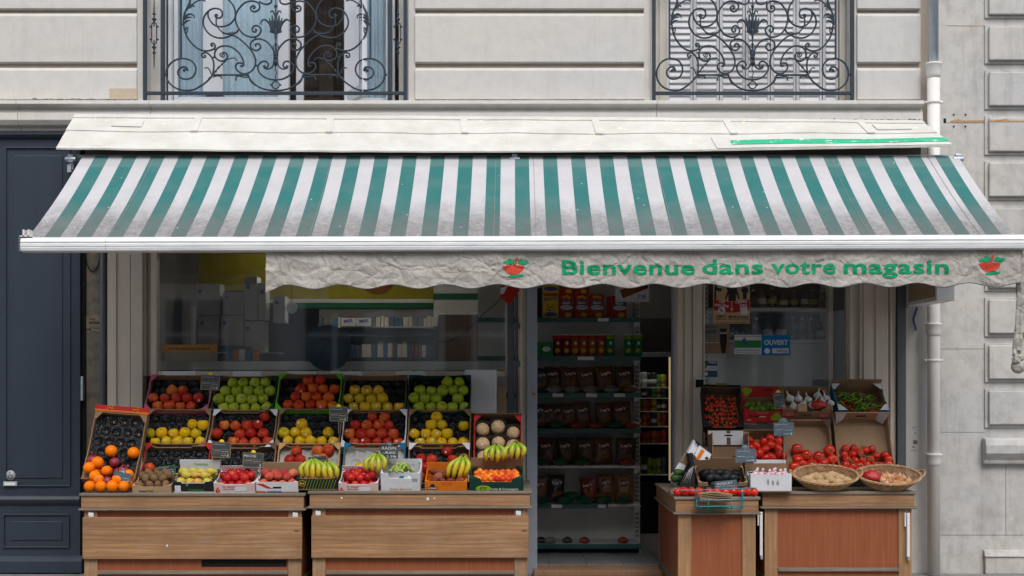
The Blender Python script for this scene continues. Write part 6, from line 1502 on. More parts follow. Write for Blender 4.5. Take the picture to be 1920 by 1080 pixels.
# dark avocados
MB().box(X(1305, -1.08), X(1406, -1.08), -1.08, -.80, ZR1 + .001, Z(912, -1.08)).build("black_crate", M_CBLACK, bev=.006, label="flat black crate under the box of dark avocados", cat="crate")
root, M, w_ = rc_("light cardboard box of dark avocados on the narrow counter", 1309, 1403, 905, -1.06, .26, .09, 24, M_CARD, M_CARDL, M_CARDL, backh=.16, hf=.35, gus=.03)
heap(M, w_ - .07, .20, .008, 5, 3, "avocado", "dark avocado in the light cardboard box", "dark avocados", .036, "avocado", "avocado", layers=2, y0=.01, drop=.1, q=lambda: (Matrix.Rotation(random.uniform(-.6, .6) + PI / 2, 3, 'Y') @ Matrix.Rotation(random.uniform(-.4, .4), 3, 'Z')).to_quaternion())
slate(1341, 1383, 901, 919, -1.13, "slate tag with chalk capitals in front of the dark avocados", [("AVOCAT", -.05, .72, .7, .26)], mat=M_SLATEG, rot=R(-5))
slate(1379, 1418, 842, 867, -1.02, "grey slate with round top standing behind the dark avocados", mat=M_SLATEG, bump_=True, stake=.16, rot=R(-1))
slate(1451, 1489, 792, 817, -.86, "grey slate with round top standing over the plum tomatoes", mat=M_SLATEG, bump_=True, stake=.18, rot=R(-1))
slate(1453, 1473, 736, 766, -.62, "black gold-edged slate turned sideways between limes and garlic", edge=M_GOLD, dot=True, rot=R(-8))
# white box of pink-wrapped garlic
root, M, w_ = rc_("white box of pink and white wrapped garlic packs", 1407, 1485, 890, -1.10, .20, .125, 3, M_CARD, M_CWHITE, M_CWHITE, hf=1.0, backh=.185)
mb = MB()
for k in range(3):
    scribble(mb, -.03 + k * .035, -.015 + k * .035, .07, .05, -.001, r=.0012)
add_part(root, mb, "stamped_print", M_DGREY)
for i, (x, y) in enumerate([(-.10, .05), (-.05, .09), (-.01, .04), (.03, .09), (.07, .05), (.11, .08), (-.08, .14), (.05, .14)]):
    mb = MB(); mb.ball((0, 0, 0), .030, 10, sc3=(1.1, .9, .8)); mb.v = [p * (1 + .35 * noise.noise(p * 40 + Vector((i, 0, 0)))) for p in mb.v]; mb.tube([(0, 0, .02), (.01, 0, .045)], [.008, .011], 6)
    o = mb.build("wrapped_garlic", M_PINKW, origin=(0, 0, 0), label="pink and white wrapped garlic pack in the white box", cat="garlic", group="wrapped garlic packs"); o.location = M @ Vector((x, y, .115))
# row of tomatoes along the front of the narrow counter, and punnet
for i, px in enumerate([1271, 1284, 1298, 1311, 1281, 1297, 1311, 1330, 1345, 1360, 1375, 1388, 1392, 1404, 1413, 1380, 1400]):
    bk = i in (4, 5, 6, 15, 16); y_ = -1.17 if bk else -1.24
    fr("vine_tomato", Vector((X(px, y_), y_, ZR1 + .031)), "red tomato in the row behind the teal wire rack", "tomatoes on the narrow counter", name="tomato", cat="tomato", s=1.0)
pn = empty("plastic_punnet", (X(1266, -1.15), -1.15, ZR1), "clear plastic punnet of small red fruit at the narrow counter's left corner", "punnet")
xa, xb = X(1253, -1.12), X(1280, -1.12)
mb = MB(); mb.grid(lambda u, v: ((xa + xb) / 2 + .052 * (1 - .25 * v ** 3) * math.cos(2 * PI * u) * (1.0 if v < .99 else .05), -1.15 + .05 * (1 - .25 * v ** 3) * math.sin(2 * PI * u) * (1.0 if v < .99 else .05), ZR1 + .002 + .07 * min(v, .98)), 24, 6); mb.build("clear_box", M_CLEAR, pn)
mb = MB()
for i in range(26): mb.ball(((xa + xb) / 2 + random.uniform(-.035, .035), -1.15 + random.uniform(-.03, .03), ZR1 + .012 + random.uniform(0, .03)), .009, 6)
mb.build("berries", plain("small_red_berries", (.45, .03, .05), (.5, .25, .25), 60, .3), pn)
# teal wire rack + paper bags
wr = empty("wire_rack", (X(1335, -1.34), -1.34, Z(955, -1.34)), "teal wire rack hooked on the front of the narrow counter", "wire rack")
def W3(px, py, y): return (X(px, y), y, Z(py, y))
r_ = .0038
def seg(*pts, rr=r_): MB().tube(smooth_path(pts, 3), rr, 6).build("wire", M_TEAL, wr)
yA, yB = -1.318, -1.44
seg(W3(1274, 932, -1.25), W3(1274.5, 919.5, -1.26), W3(1279, 919, -1.28), W3(1340, 918, yA), W3(1390, 916, yA), W3(1415, 915.5, -1.26), W3(1416, 927, -1.25))
for a, c_ in ((1304, 1306), (1390, 1392)): seg(W3(a, 919, yA), W3(c_ - .5, 935, yA), W3(c_, 951, yA), W3(c_, 954, yA + .0))
for py in (938, 950): seg(W3(1305, py, yB), W3(1345, py - .6, yB), W3(1393, py - 1, yB))
for py in (921, 938, 951): 
    for px in (1305, 1392): seg(W3(px, py, yA), W3(px, py, (yA + yB) / 2), W3(px, py, yB))
seg(W3(1306, 938, yB), W3(1306, 944, yB), W3(1307, 951, yB)); seg(W3(1392, 921, yB), W3(1393, 937, yB), W3(1392, 950, yB))
for px in (1328, 1372): seg(W3(px, 941, yB), W3(px, 951, yB), W3(px, 954, yB + .03), W3(px, 955, yA))
seg(W3(1306, 954, yA), W3(1350, 953, yA), W3(1392, 953, yA), rr=.005)
pb = empty("paper_bags", (X(1345, -1.38), -1.38, Z(941, -1.38)), "stack of brown kraft paper bags lying in the teal wire rack", "paper bags")
for k in range(7):
    z = Z(940, -1.38) + k * .0085; mb = MB(); dx = random.uniform(-.006, .006)
    mb.grid(lambda u, v: (X(1309, -1.38) + dx + (.225 - .02 * (k > 4) * u + .03 * (k > 4)) * u, -1.43 + .10 * v, z + .004 * math.sin(u * 5 + k) + .004 * (1 - abs(2 * u - 1)) * (k / 3)), 16, 3)
    top = [p + Vector((0, 0, .004)) for p in mb.v]; n_ = len(mb.v); W_ = 17
    fs = [tuple(n_ + i for i in f) for f in mb.f]; side = [(i, i + 1, n_ + i + 1, n_ + i) for i in range(16)]
    m2 = MB(); m2.add(mb.v + top, [tuple(reversed(f)) for f in mb.f] + fs + side); m2.build("paper_bag", M_KRAFT, pb)
# wicker baskets
def wicker(pxc, pyc, y, label, rx=.232, ry=.16, hh=.085, handles=(1, 1), yaw=0):
    r0 = empty("wicker_basket", (0, 0, 0), label, "basket", "oval wicker baskets")
    def pt(a, t, off=0.0):   # t 0 bottom .. 1 rim
        k = .60 + .40 * t ** .8; return Vector(((rx * k + off) * math.cos(a), (ry * k + off) * math.sin(a), hh * t))
    mb = MB(); NS = 44; NR = 15
    for j in range(NR):
        t = j / (NR - 1) * .96 + .01; pts = []
        for i in range(NS * 2): pts.append(pt(2 * PI * i / (NS * 2), t, .0045 * (1 if ((i // 1) % 2) ^ (j % 2) else -1)))
        mb.tube(pts, .0032, 5, True)
    mb.build("weave", M_WICK, r0, origin=None)
    mb = MB()
    for i in range(NS): a = 2 * PI * (i + .25) / NS; mb.tube([pt(a, t) for t in (0, .3, .6, 1)], .0024, 4)
    mb.build("stakes", M_WICK, r0)
    mb = MB(); mb.lathe([(.001, .0), (.6, .0), (.6, .006), (.001, .006)], 28, M=Matrix.Diagonal((rx, ry, 1, 1))); mb.build("base", M_WICK, r0)
    mb = MB(); 
    for ph in (0, 2.1, 4.2): mb.tube([pt(2 * PI * i / 96, 1, .002) + Vector((.006 * math.cos(i * .8 + ph) * math.cos(2 * PI * i / 96), .006 * math.cos(i * .8 + ph) * math.sin(2 * PI * i / 96), .004 + .007 * math.sin(i * .8 + ph))) for i in range(96)], .0055, 5, True)
    mb.build("rim", M_WICK, r0)
    for s, on in ((-1, handles[0]), (1, handles[1])):
        if not on: continue
        mb = MB()
        for ph in (0, PI):
            base = smooth_path([(s * (rx - .012), -.05, .0 + hh), (s * (rx + .018), -.04, hh + .022), (s * (rx + .03), 0, hh + .034), (s * (rx + .018), .04, hh + .022), (s * (rx - .012), .05, hh)], 5)
            mb.tube([p + Vector((.003 * math.cos(i * .9 + ph), 0, .004 * math.sin(i * .9 + ph))) for i, p in enumerate(base)], .006, 6)
        mb.build("handle", M_WICK, r0)
    M = Matrix.Translation(P(pxc, pyc, y)) @ Matrix.Rotation(yaw, 4, 'Z') @ Matrix.Rotation(R(22), 4, 'X'); setm(r0, M); return M
Mb = wicker(1546, 911, -.92, "left oval wicker basket holding potatoes, under the beef tomatoes", handles=(1, 1))
for (x, y, z) in [(-.15, .0, .045), (-.12, -.05, .04), (-.10, .03, .045), (-.05, .01, .05), (-.02, -.06, .04), (.0, .03, .055), (.05, .05, .055), (.04, -.03, .05), (.09, -.06, .045), (.12, .02, .05), (.16, -.03, .05), (-.07, -.07, .04), (.02, .0, .065), (-.06, .06, .04), (.1, .07, .04)]:
    fr("potato", Mb @ Vector((x * .92, y * .9, z + .006)), "pale potato in the left wicker basket", "potatoes", name="potato", cat="potato", s=1.18, q=(Matrix.Rotation(random.uniform(-.7, .7), 3, 'Z') @ Matrix.Rotation(random.uniform(-.4, .4), 3, 'Y')).to_quaternion())
Mb = wicker(1664, 911, -.92, "right oval wicker basket holding onions and a red net", handles=(0, 1), rx=.228)
for (x, y, z) in [(-.03, -.07, .035), (.0, -.03, .045), (-.05, -.03, .05), (.04, -.06, .04), (.03, .02, .05), (.08, -.02, .045), (.09, -.07, .035), (.12, .02, .045), (.15, -.03, .04), (.06, .05, .045), (-.01, .04, .055), (.12, -.06, .035), (-.03, .0, .06), (.0, .0, .065), (.10, .05, .04)]:
    fr("onion", Mb @ Vector((x * .95, y * .95, z + .008)), "golden onion in the right wicker basket", "onions", name="onion", cat="onion")
nb2 = MB(); nb2.ball((0, 0, 0), .07, 18, sc3=(1.05, .8, .72)); nb2.v = [p * (1 + .30 * noise.noise(p * 30)) for p in nb2.v]; o = nb2.build("onion_net", M_NET, origin=(0, 0, 0), label="red net bag of onions at the left end of the right basket", cat="net bag"); o.location = Mb @ Vector((-.12, .01, .065))

# ================================================================ THROUGH THE DOOR
M_SHELFW = plain("off_white_shelf_metal", (.66, .66, .63), (.56, .56, .54), 4, .5)
M_SHELFG = plain("dark_green_price_rail", (.01, .075, .07), (.012, .10, .09), 10, .4)
yS, yB2 = .80, 1.16
sh = empty("shop_shelf", (.5, 1.0, .06), "tall off-white metal shelf unit with green price rails inside the open door", "shelf")
xl, xrr = -.30, X(1190, 1.1)
MB().box(xl, xrr, yB2, yB2 + .02, .12, 2.7).build("back_panel", M_SHELFW, sh)
mb = MB(); mb.box(xrr + .001, xrr + .05, yB2 - .03, yB2 + .02, .1, 2.75); up = mb.build("upright", M_SHELFW, sh)
mb = MB()
for k in range(66):
    for s in (.012, .028): mb.box(xrr + s, xrr + s + .008, yB2 - .0315, yB2 - .0302, .16 + k * .039, .16 + k * .039 + .022)
mb.build("slots", M_BLACK, up)
SHELF = {}
for i, py in enumerate((600, 672, 741, 808, 877, 949, 1023)):
    z = Z(py, yS); SHELF[i] = z + .018; deep = yS - (.05 if i == 6 else 0)
    mb = MB(); mb.box(xl, X(1200 if i < 6 else 1198, yS), deep, yB2 - .001, z - .002, z + .018); mb.prism([(X(1190, yS) - .0, z - .003), (X(1203, yS), z - .003), (X(1196, yS), z - .05), (X(1190, yS), z - .06)], deep + .05, yB2 - .035)
    s_ = mb.build("shelf_board", M_SHELFW, sh)
    if i != 4: MB().box(xl, X(1202 if i != 5 else 1140, yS), deep - .006, deep - .0005, z - .02, z + .02).build("price_rail", M_SHELFG, s_)
    for (pa, pb_) in {0: [(1121, 1141)], 1: [(1083, 1114)], 2: [(1036, 1056), (1099, 1119), (1151, 1172)], 5: [(1034, 1054), (1121, 1136)]}.get(i, []):
        MB().box(X(pa, deep), X(pb_, deep), deep - .008, deep - .0065, z - .015, z + .015).build("price_label", M_WHITE, s_)
mb = MB(); 
for px in (1040, 1196): mb.box(X(px, .82), X(px, .82) + .03, .80, .85, .061, SHELF[6] - .05); 
mb.build("foot", M_SHELFW, sh)
mb = MB(); mb.box(xl, X(1198, .8), .79, .80, SHELF[6] - .075, SHELF[6] - .04); mb.build("kick_board", M_BLACK, sh)
def carton(px0, px1, pytop, shelf, y, dp, name, mat, label, group, cat="box"):
    z0 = SHELF[shelf] + .0005 if isinstance(shelf, int) else shelf
    r_ = empty(name, ((X(px0, y) + X(px1, y)) / 2, y, z0), label, cat, group)
    MB().box(X(px0, y), X(px1, y), y, y + dp, z0, Z(pytop, y)).build("carton", mat, r_, bev=.002); return r_, X(px0, y), X(px1, y), z0, Z(pytop, y)
M_CREDM = card("red_snack_card", (.38, .03, .02)); M_CNAVY = card("navy_card", (.05, .1, .18)); M_CYEL = card("yellow_card", (.6, .38, .03)); M_CGRN = card("green_card", (.03, .22, .06)); M_CBROWNP = card("brown_print", (.2, .07, .02))
for (a, c_, top, z_, lb) in [(1049, 1075, 552, 0, "red snack box with oval logo beside the yellow cereal box"), (1078, 1104, 552, 0, "red snack box with oval logo, second on the top shelf"), (1106, 1133, 552, 0, "red snack box with oval logo, third on the top shelf"), (1148, 1175, 554, 0, "red snack box with oval logo standing apart at the right of the top shelf"), (1050, 1076, 512, 1, "red snack box stacked on the first red snack box"), (1079, 1104, 512, 1, "red snack box stacked on the second red snack box")]:
    zz0 = 0 if z_ == 0 else Z(551.5, .87)
    r_, x0, x1, z0, z1 = carton(a, c_, top, zz0 if z_ else 0, .87, .08, "snack_box", M_CREDM, lb, "red snack boxes"); w_, h_ = x1 - x0, z1 - z0; y = .87
    cx_ = (x0 + x1) / 2
    mb = MB(); mb.box(x0 + w_ * .12, x1 - w_ * .12, y - .0012, y - .0003, z0 + h_ * .30, z0 + h_ * .75); mb.build("blue_panel", M_CNAVY, r_)
    mb = MB(); mb.ball((cx_, y - .002, z0 + h_ * .45), w_ * .46, 14, sc3=(1, .015, .34)); mb.build("oval_logo", M_CWHITE, r_)
    mb = MB(); put_text(mb, "Chipster", cx_, z0 + h_ * .45, w_ * .8, h_ * .13, y - .0045, .02, rot=.14); mb.build("lettering", M_REDINK, r_)
    mb = MB(); put_text(mb, "BELIN", cx_, z0 + h_ * .64, w_ * .5, h_ * .09, y - .003, .02); mb.build("lettering", M_WINK, r_)
    mb = MB()
    for (dx, dz, s) in ((-.2, .88, .12), (.02, .92, .13), (.2, .86, .12), (.12, .14, .24)): mb.ball((cx_ + dx * w_, y - .002, z0 + dz * h_), s * w_, 10, sc3=(1, .03, .7))
    mb.build("crisp_print", M_CYEL, r_)
for (a, c_, top, z_, lb) in [(1018, 1047, 549, 0, "yellow and blue cereal box on the top shelf by the door jamb"), (1018, 1047, 505, 1, "yellow cereal box stacked on the other yellow one by the jamb")]:
    r_, x0, x1, z0, z1 = carton(a, c_, top, Z(548.5, .86) if z_ else 0, .86, .08, "cereal_box", M_CYEL, lb, "yellow cereal boxes"); w_, h_ = x1 - x0, z1 - z0; cx_ = (x0 + x1) / 2; y = .86
    mb = MB(); put_text(mb, "BANANIA", cx_, z0 + h_ * .76, w_ * .9, h_ * .13, y - .0015, .03, rot=.1); mb.build("lettering", M_BINK, r_)
    mb = MB(); mb.ball((cx_, y - .001, z0 + h_ * .16), w_ * .42, 12, sc3=(1, .02, .34)); mb.build("bowl_print", M_BINK, r_); mb = MB(); mb.box(x0 + .004, x1 - .004, y - .0012, y - .0003, z0 + h_ * .87, z0 + h_ * .98); mb.build("red_band", M_REDINK, r_)
    mb = MB()
    for k in range(9): mb.ball((cx_ + random.uniform(-.3, .3) * w_, y - .001, z0 + random.uniform(.3, .55) * h_), .007, 6, sc3=(1, .1, 1))
    mb.build("cereal_print", M_CBROWNP, r_)
carton(1139, 1146, 556, 0, .90, .08, "snack_box", M_CREDM, "narrow side of a dark red snack box between the third and fourth boxes", "red snack boxes")
carton(1007, 1016, 540, 0, .9, .08, "snack_box", M_CBLACK, "black and red box at the far left of the top shelf", "red snack boxes")
for i, (px, mt) in enumerate([(1045, "r"), (1062, "r"), (1078, "b"), (1094, "b"), (1110, "b"), (1127, "b"), (1143.5, "g"), (1178, "g"), (1196, "g")]):
    mats = {"r": card("dark_red_tube", (.20, .02, .015)), "b": card("orange_brown_tube", (.36, .10, .02)), "g": card("green_tube", (.015, .20, .07))}[mt]
    lb = {"r": "dark red crisp tube, among the two at the left of the tube row", "b": "orange-brown crisp tube in the middle of the tube row", "g": "green crisp tube at the right of the tube row"}[mt]
    y = .92; x = X(px, y); z0 = SHELF[1]; z1 = Z(627, y); rr = .0375
    r_ = empty("crisp_tube", (x, y, z0), lb, "crisp tube", {"r": "red crisp tubes", "b": "brown crisp tubes", "g": "green crisp tubes"}[mt])
    MB().lathe([(rr * .96, z0 + .001), (rr, z0 + .006), (rr, z1 - .008)], 20, M=Matrix.Translation((x, y, 0))).build("tube", mats, r_)
    MB().lathe([(rr * 1.04, z1 - .0078), (rr * 1.04, z1), (rr * .9, z1 + .001)], 20, M=Matrix.Translation((x, y, 0))).build("lid", M_WHITE, r_)
    mb = MB(); mb.lathe([(rr + .0006, z1 - .04), (rr + .0006, z1 - .012)], 20, M=Matrix.Translation((x, y, 0)), mi=0)
    mb.ball((x, y - rr, z0 + .05), .022, 8, sc3=(1, .12, .9), mi=1); mb.ball((x + .004, y - rr, z0 + .115), .012, 8, sc3=(1, .1, 1.2), mi=2)
    mb.build("crisp_print", [M_CRED if mt != "g" else M_LIMEP, M_CYEL, M_CWHITE], r_)
for (a, c_, lb) in ((1013, 1036, "green snack box at the left of the crisp tubes"), (1003, 1012, "green snack box half hidden by the door jamb")):
    r_, x0, x1, z0, z1 = carton(a, c_, 641, 1, .86, .1, "snack_box", M_CGRN, lb, "green snack boxes")
    if a == 1013: mb = MB(); mb.ball(((x0 + x1) / 2, .858, (z0 + z1) / 2), .036, 12, sc3=(1, .03, .62)); mb.build("oval_logo", M_CWHITE, r_)
# hanging bags of crisps
def bagfoil(name, c): return plain(name, c, tuple(x * .55 for x in c), 14, .28, .6, 28, spec=.6, bdist=.012)
BAG = {"brown": bagfoil("brown_foil", (.19, .075, .035)), "dark": bagfoil("black_foil", (.04, .034, .03)), "bright": bagfoil("copper_foil", (.33, .15, .06)), "green": bagfoil("green_foil", (.015, .10, .05)), "red": bagfoil("red_foil", (.30, .04, .02)), "bd": bagfoil("black_brown_foil", (.10, .05, .03)), "silver": bagfoil("silver_foil", (.25, .25, .26))}
def bag_mb(w_, h_, th, seed=0):
    mb = MB()
    def f(s):
        def g(u, v):
            e = (max(0, math.sin(PI * u)) ** .45) * (max(0, math.sin(PI * v)) ** .55)
            wv = w_ * (1 - .05 * math.sin(PI * v)); z = h_ * v + .006 * noise.noise((u * 4, seed, s)) * (v > .9)
            return (wv * (u - .5), s * (th * .5 * e * (1 + .35 * noise.noise((u * 3.2 + seed, v * 3.2, s))) + .0012), z)
        return g
    mb.grid(lambda u, v: f(-1)(u, v), 14, 18); mb.grid(lambda u, v: f(1)(1 - u, v), 14, 18); return mb
_bm = {(k, s): mesh_of(bag_mb(.165, .225, .075, s), "bag", BAG[k]) for k in BAG for s in (1, 2)}
_fl = {k: mesh_of(bag_mb(.17, .20, .05, 5), "bag", BAG[k]) for k in BAG}
mb = MB(); mb.ball((0, 0, 0), .052, 14, sc3=(1, .05, .68)); ME_LG = mesh_of(mb, "logo_disc", BAG["bd"]); mb = MB(); mb.ball((0, 0, 0), .046, 14, sc3=(1, .06, .60)); ME_LR = mesh_of(mb, "logo_disc", card("dull_red_print", (.22, .05, .02)))
mb = MB(); put_text(mb, "Lay's", 0, 0, .085, .034, -.004, .03, rot=.12); ME_LT = mesh_of(mb, "lettering", M_WHITE)
mb = MB(); 
for k in range(5): mb.ball((random.uniform(-.035, .035), 0, random.uniform(-.02, .015)), .022, 8, sc3=(1, .12, .7))
ME_CP = mesh_of(mb, "crisp_print", card("crisp_brown_print", (.28, .13, .05)))
nbag = [0]
def bag(px, py_top, shelf, y, kind, label, lean=0, s=1.0, py0=None):
    z0 = SHELF[shelf] + .001; hgt = Z(py_top, y) - z0; k = hgt / .225
    o = bpy.data.objects.new("crisp_bag", _bm[(kind, 1 + nbag[0] % 2)]); nbag[0] += 1; COL.objects.link(o)
    o.location = (X(px, y), y, z0); o.scale = (s, 1, k); o.rotation_euler = (R(random.uniform(-14, -2)), random.uniform(-.09, .09), random.uniform(-.3, .3)); s *= random.uniform(.9, 1.08); o.scale = (s, random.uniform(.8, 1.25), k); tag(o, label, "crisp bag", "standing crisp bags")
    for nm, me, z, yy_ in (("logo_disc", ME_LR if kind != "dark" else ME_LG, .155, -.037), ("lettering", ME_LT, .155, -.0385), ("crisp_print", ME_CP, .062, -.036)):
        c = bpy.data.objects.new(nm, me); COL.objects.link(c); c.parent = o; c.location = (0, yy_, z)
rowname = {2: "third", 3: "fourth", 4: "fifth", 5: "sixth"}
ordn = ["leftmost", "second", "third", "fourth", "fifth", "sixth", "seventh"]
for sh_i, items in {2: [(1012, 690, "dark"), (1034, 687, "bd"), (1068, 687, "brown"), (1102, 688, "brown"), (1137, 686, "brown"), (1172, 686, "bd")], 3: [(1008, 756, "dark"), (1028, 757, "bd"), (1043, 757, "bd"), (1066, 757, "brown"), (1095, 754, "brown"), (1132, 755, "brown"), (1167, 752, "brown")],
                    4: [(1023, 821, "bd"), (1060, 821, "bd"), (1096, 820, "bd"), (1132, 820, "brown"), (1172, 821, "bd")], 5: [(1008, 893, "brown"), (1042, 890, "dark"), (1105, 896, "red"), (1137, 889, "bright"), (1170, 889, "bright")]}.items():
    for i, (px, pt, kd) in enumerate(items):
        bag(px, pt, sh_i, .93 + .01 * (i % 2), kd, "%s standing crisp bag on the %s shelf from the top" % (ordn[i], rowname[sh_i]), s=1.0 if sh_i != 3 else .95)
def flat(px, shelf, y, kind, label, s=.85, rz=0, rx=0, dz=0, grp="flat crisp packets"):
    o = bpy.data.objects.new("crisp_packet", _fl[kind]); COL.objects.link(o); tag(o, label, "crisp packet", grp)
    o.rotation_euler = (R(-90) + rx, 0, rz); o.scale = (s, 1.25, s * .8); z0 = SHELF[shelf]
    o.location = (X(px, y), y + .07, z0 + .034 + dz)
    o.rotation_euler = (R(90) + rx, 0, rz)
for sh_i, items in {2: [(1038, "silver"), (1072, "silver"), (1106, "silver"), (1145, "silver"), (1182, "brown")], 3: [(1045, "green"), (1083, "red"), (1118, "red"), (1153, "green"), (1186, "red")], 4: [(1016, "green"), (1052, "green"), (1091, "green"), (1175, "red")], 5: [(1018, "green"), (1060, "green"), (1095, "green"), (1132, "green"), (1170, "green")]}.items():
    for i, (px, kd) in enumerate(items): flat(px, sh_i, .80, kd, "%s packet lying flat on the %s shelf from the top" % (ordn[i], rowname[sh_i]))
flat(1066, 5, .83, "green", "green and brown packet lying tilted on top of the flat packets", rz=.5, dz=.05, rx=.2); flat(1130, 5, .84, "brown", "brown packet lying on the flat green packets", dz=.035)
for i, (px, kd, s) in enumerate([(1014, "dark", .5), (1032, "silver", .62), (1064, "dark", .5), (1096, "red", .55), (1168, "red", .55)]): flat(px, 6, .80, kd, "%s small packet lying on the nearly empty bottom shelf" % ordn[i], s=s, dz=-.012)
# price card hanging at the top right of the shelf
pc = empty("price_poster", (X(1185, .78), .78, Z(566, .78)), "white poster with a sketched sandwich roll and price above the shelf", "poster")
MB().box(X(1154, .78), X(1217, .78), .78, .784, Z(566, .78), Z(500, .78)).build("board", M_CWHITE, pc, bev=.006)
mb = MB(); mb.tube([(X(1165, .775), .777, Z(552, .78)), (X(1213, .775), .777, Z(533, .78))], .035, 8, flat=.08); mb.build("roll_print", M_CBROWNP, pc)
mb = MB(); put_text(mb, "3.90", X(1203, .779), Z(556, .779), .07, .03, .7785, .01)
for k in range(5): mb.tube(smooth_path([(X(1158 + k * 12, .779), .779, Z(564, .779)), (X(1161 + k * 12, .779), .779, Z(558, .779)), (X(1158 + k * 13, .779), .779, Z(549, .779))], 3), .0015, 4)
mb.build("blue_print", M_BINK, pc)
# fridge
yF = 2.3
fx0, fx1 = X(1185, yF), X(1262, yF)
fg = empty("drinks_fridge", ((fx0 + fx1) / 2, yF, .06), "dark drinks fridge with lit interior full of cans behind the shelf unit", "fridge")
zt_, zb_ = Z(645, yF), Z(905, yF)
mb = MB(); mb.box(fx0 - .1, fx0 - .01, yF, yF + .6, .062, zt_ + .25); mb.box(fx1, fx1 + .05, yF, yF + .6, .062, zt_ + .25); mb.box(fx0 - .0098, fx1 - .0002, yF, yF + .6, zt_ - .08, zt_ + .25); mb.box(fx0 - .0098, fx1 - .0002, yF + .55, yF + .6, zb_ - .001, zt_ - .081); mb.box(fx0 - .0098, fx1 - .0002, yF, yF + .6, .062, zb_ - .002)
mb.build("cabinet", M_BLACK, fg, bev=.004)
MB().box(fx1 - .038, fx1 - .022, yF + .01, yF + .03, zb_ + .02, zt_ - .12).build("lamp_strip", emis("fridge_lamp", (.85, .65, .35), .22), fg)
MB().box(fx0, fx1 - .045, yF + .03, yF + .05, zt_ - .098, zt_ - .088).build("lamp_strip", emis("fridge_added_lamp", (.9, .9, .8), 6.0), fg)  # lamp added to brighten the cans, hidden behind the door seal
MB().box(fx0, fx1 - .001, yF + .002, yF + .006, zt_ - .125, zt_ - .0805).build("door_seal", M_DGREY, fg)
levels = [726, 746, 771, 799, 831, 889]
CANC = {"g": (.10, .40, .04), "r": (.42, .03, .01), "y": (.5, .42, .03), "b": (.03, .10, .22), "k": (.02, .03, .02), "o": (.5, .14, .02), "s": (.35, .36, .36)}
_cm = {}
for k, c_ in CANC.items():
    mb = MB(); mb.lathe([(.024, 0), (.029, .008), (.029, .10), (.024, .112), (.001, .113)], 12, mi=0); mb.lathe([(.0293, .03), (.0293, .06)], 12, mi=1)
    _cm[k] = mesh_of(mb, "drink_can", [plain("can_" + k, c_, tuple(x * .6 for x in c_), 20, .3), M_CWHITE if k in "sk" else plain("can_band_" + k, tuple(x * .4 for x in c_), None, 10, .3)])
rowsC = ["ksskkgy", "kykbgyb", "ggorykk", "gkorkyr", "rrrrorr", "kykygyb"]
for j, py in enumerate(levels):
    z = Z(py, yF + .1)
    MB().box(fx0 - .005, fx1 - .04, yF + .05, yF + .5, z - .008, z).build("shelf", M_SHELFW, fg)
    for i, k in enumerate(rowsC[j]):
        px = 1190 + i * 9; o = bpy.data.objects.new("drink_can", _cm[k]); COL.objects.link(o)
        o.location = (X(px, yF + .12), yF + .12 + .02 * (i % 2), z + .0005); o.scale = (1, 1, {0: 1.25, 1: 1, 2: 1.1, 3: 1.2, 4: 1.15, 5: 1.5}[j] * random.uniform(.85, 1.05))
        tag(o, "%s can on the %s fridge shelf from the top, %s from left" % ({"g": "green", "r": "red", "y": "yellow", "b": "blue", "k": "dark", "o": "orange", "s": "silver"}[k], ["first", "second", "third", "fourth", "fifth", "sixth"][j], ["first", "second", "third", "fourth", "fifth", "sixth", "seventh"][i]), "drink can", "cans in the fridge")

# ================================================================ RIGHT WINDOW
yw = .30
rw = empty("bottle_shelf", (X(1438, yw), yw + .1, .1), "off-white metal bottle shelf with perforated uprights behind the right window", "shelf")
for a, c_ in ((1318, 1328), (1550, 1560)):
    mb = MB(); mb.box(X(a, .12), X(c_, .12), .12, .16, .1, 2.6); u_ = mb.build("upright", M_SHELFW, rw)
    mb = MB()
    for k in range(62):
        for s in (.009, .025): mb.box(X(a, .12) + s, X(a, .12) + s + .008, .1185, .1198, .12 + k * .039, .12 + k * .039 + .022)
    mb.build("slots", M_BLACK, u_)
for py in (580, 640):
    MB().box(X(1329, yw), X(1553, yw), yw - .02, yw + .30, Z(py + 4, yw), Z(py - 3, yw)).build("shelf_board", M_SHELFW, rw, bev=.003)
MB().box(X(1329, yw), X(1553, yw), yw, yw + .02, .12, Z(645, yw)).build("white_panel", plain("white_enamel_panel", (.78, .78, .75), (.70, .70, .67), 3, .5), rw)
MB().box(X(1329, yw), X(1553, yw), yw + .305, yw + .32, Z(645, yw), 2.6).build("back_panel", M_DARKW, rw)
def bottle(px, pyb, pyt, y, rr, mt, lm, label):
    z0, z1 = Z(pyb, y), Z(pyt, y); h_ = z1 - z0; x = X(px, y); r_ = empty("bottle", (x, y, z0), label, "bottle", "bottles in the right window")
    T_ = Matrix.Translation((x, y, z0 + .0005))
    MB().lathe([(rr * .9, 0), (rr, h_ * .03), (rr, h_ * .58), (rr * .85, h_ * .66), (rr * .38, h_ * .76), (rr * .33, h_ * .92)], 16, M=T_).build("glass_body", mt, r_)
    MB().lathe([(rr * .40, h_ * .921), (rr * .40, h_ * .995), (rr * .1, h_)], 12, M=T_).build("cap", lm[1], r_)
    MB().lathe([(rr * 1.02, h_ * .18), (rr * 1.02, h_ * .48)], 16, M=T_).build("label_band", lm[0], r_)
BK = bglass("dark_bottle_glass", (.015, .02, .015)); BC = bglass("pale_bottle_glass", (.12, .13, .13)); BA = bglass("amber_bottle_glass", (.12, .05, .015)); BG_ = bglass("green_bottle_glass", (.02, .06, .03))
bl_lab = [(M_CREAM, M_REDINK), (M_CWHITE, M_INK), (M_GOLD, M_GOLD), (M_CBLACK, M_CRED), (M_DGREY, M_WHITE)]
x_ = 1412; i = 0
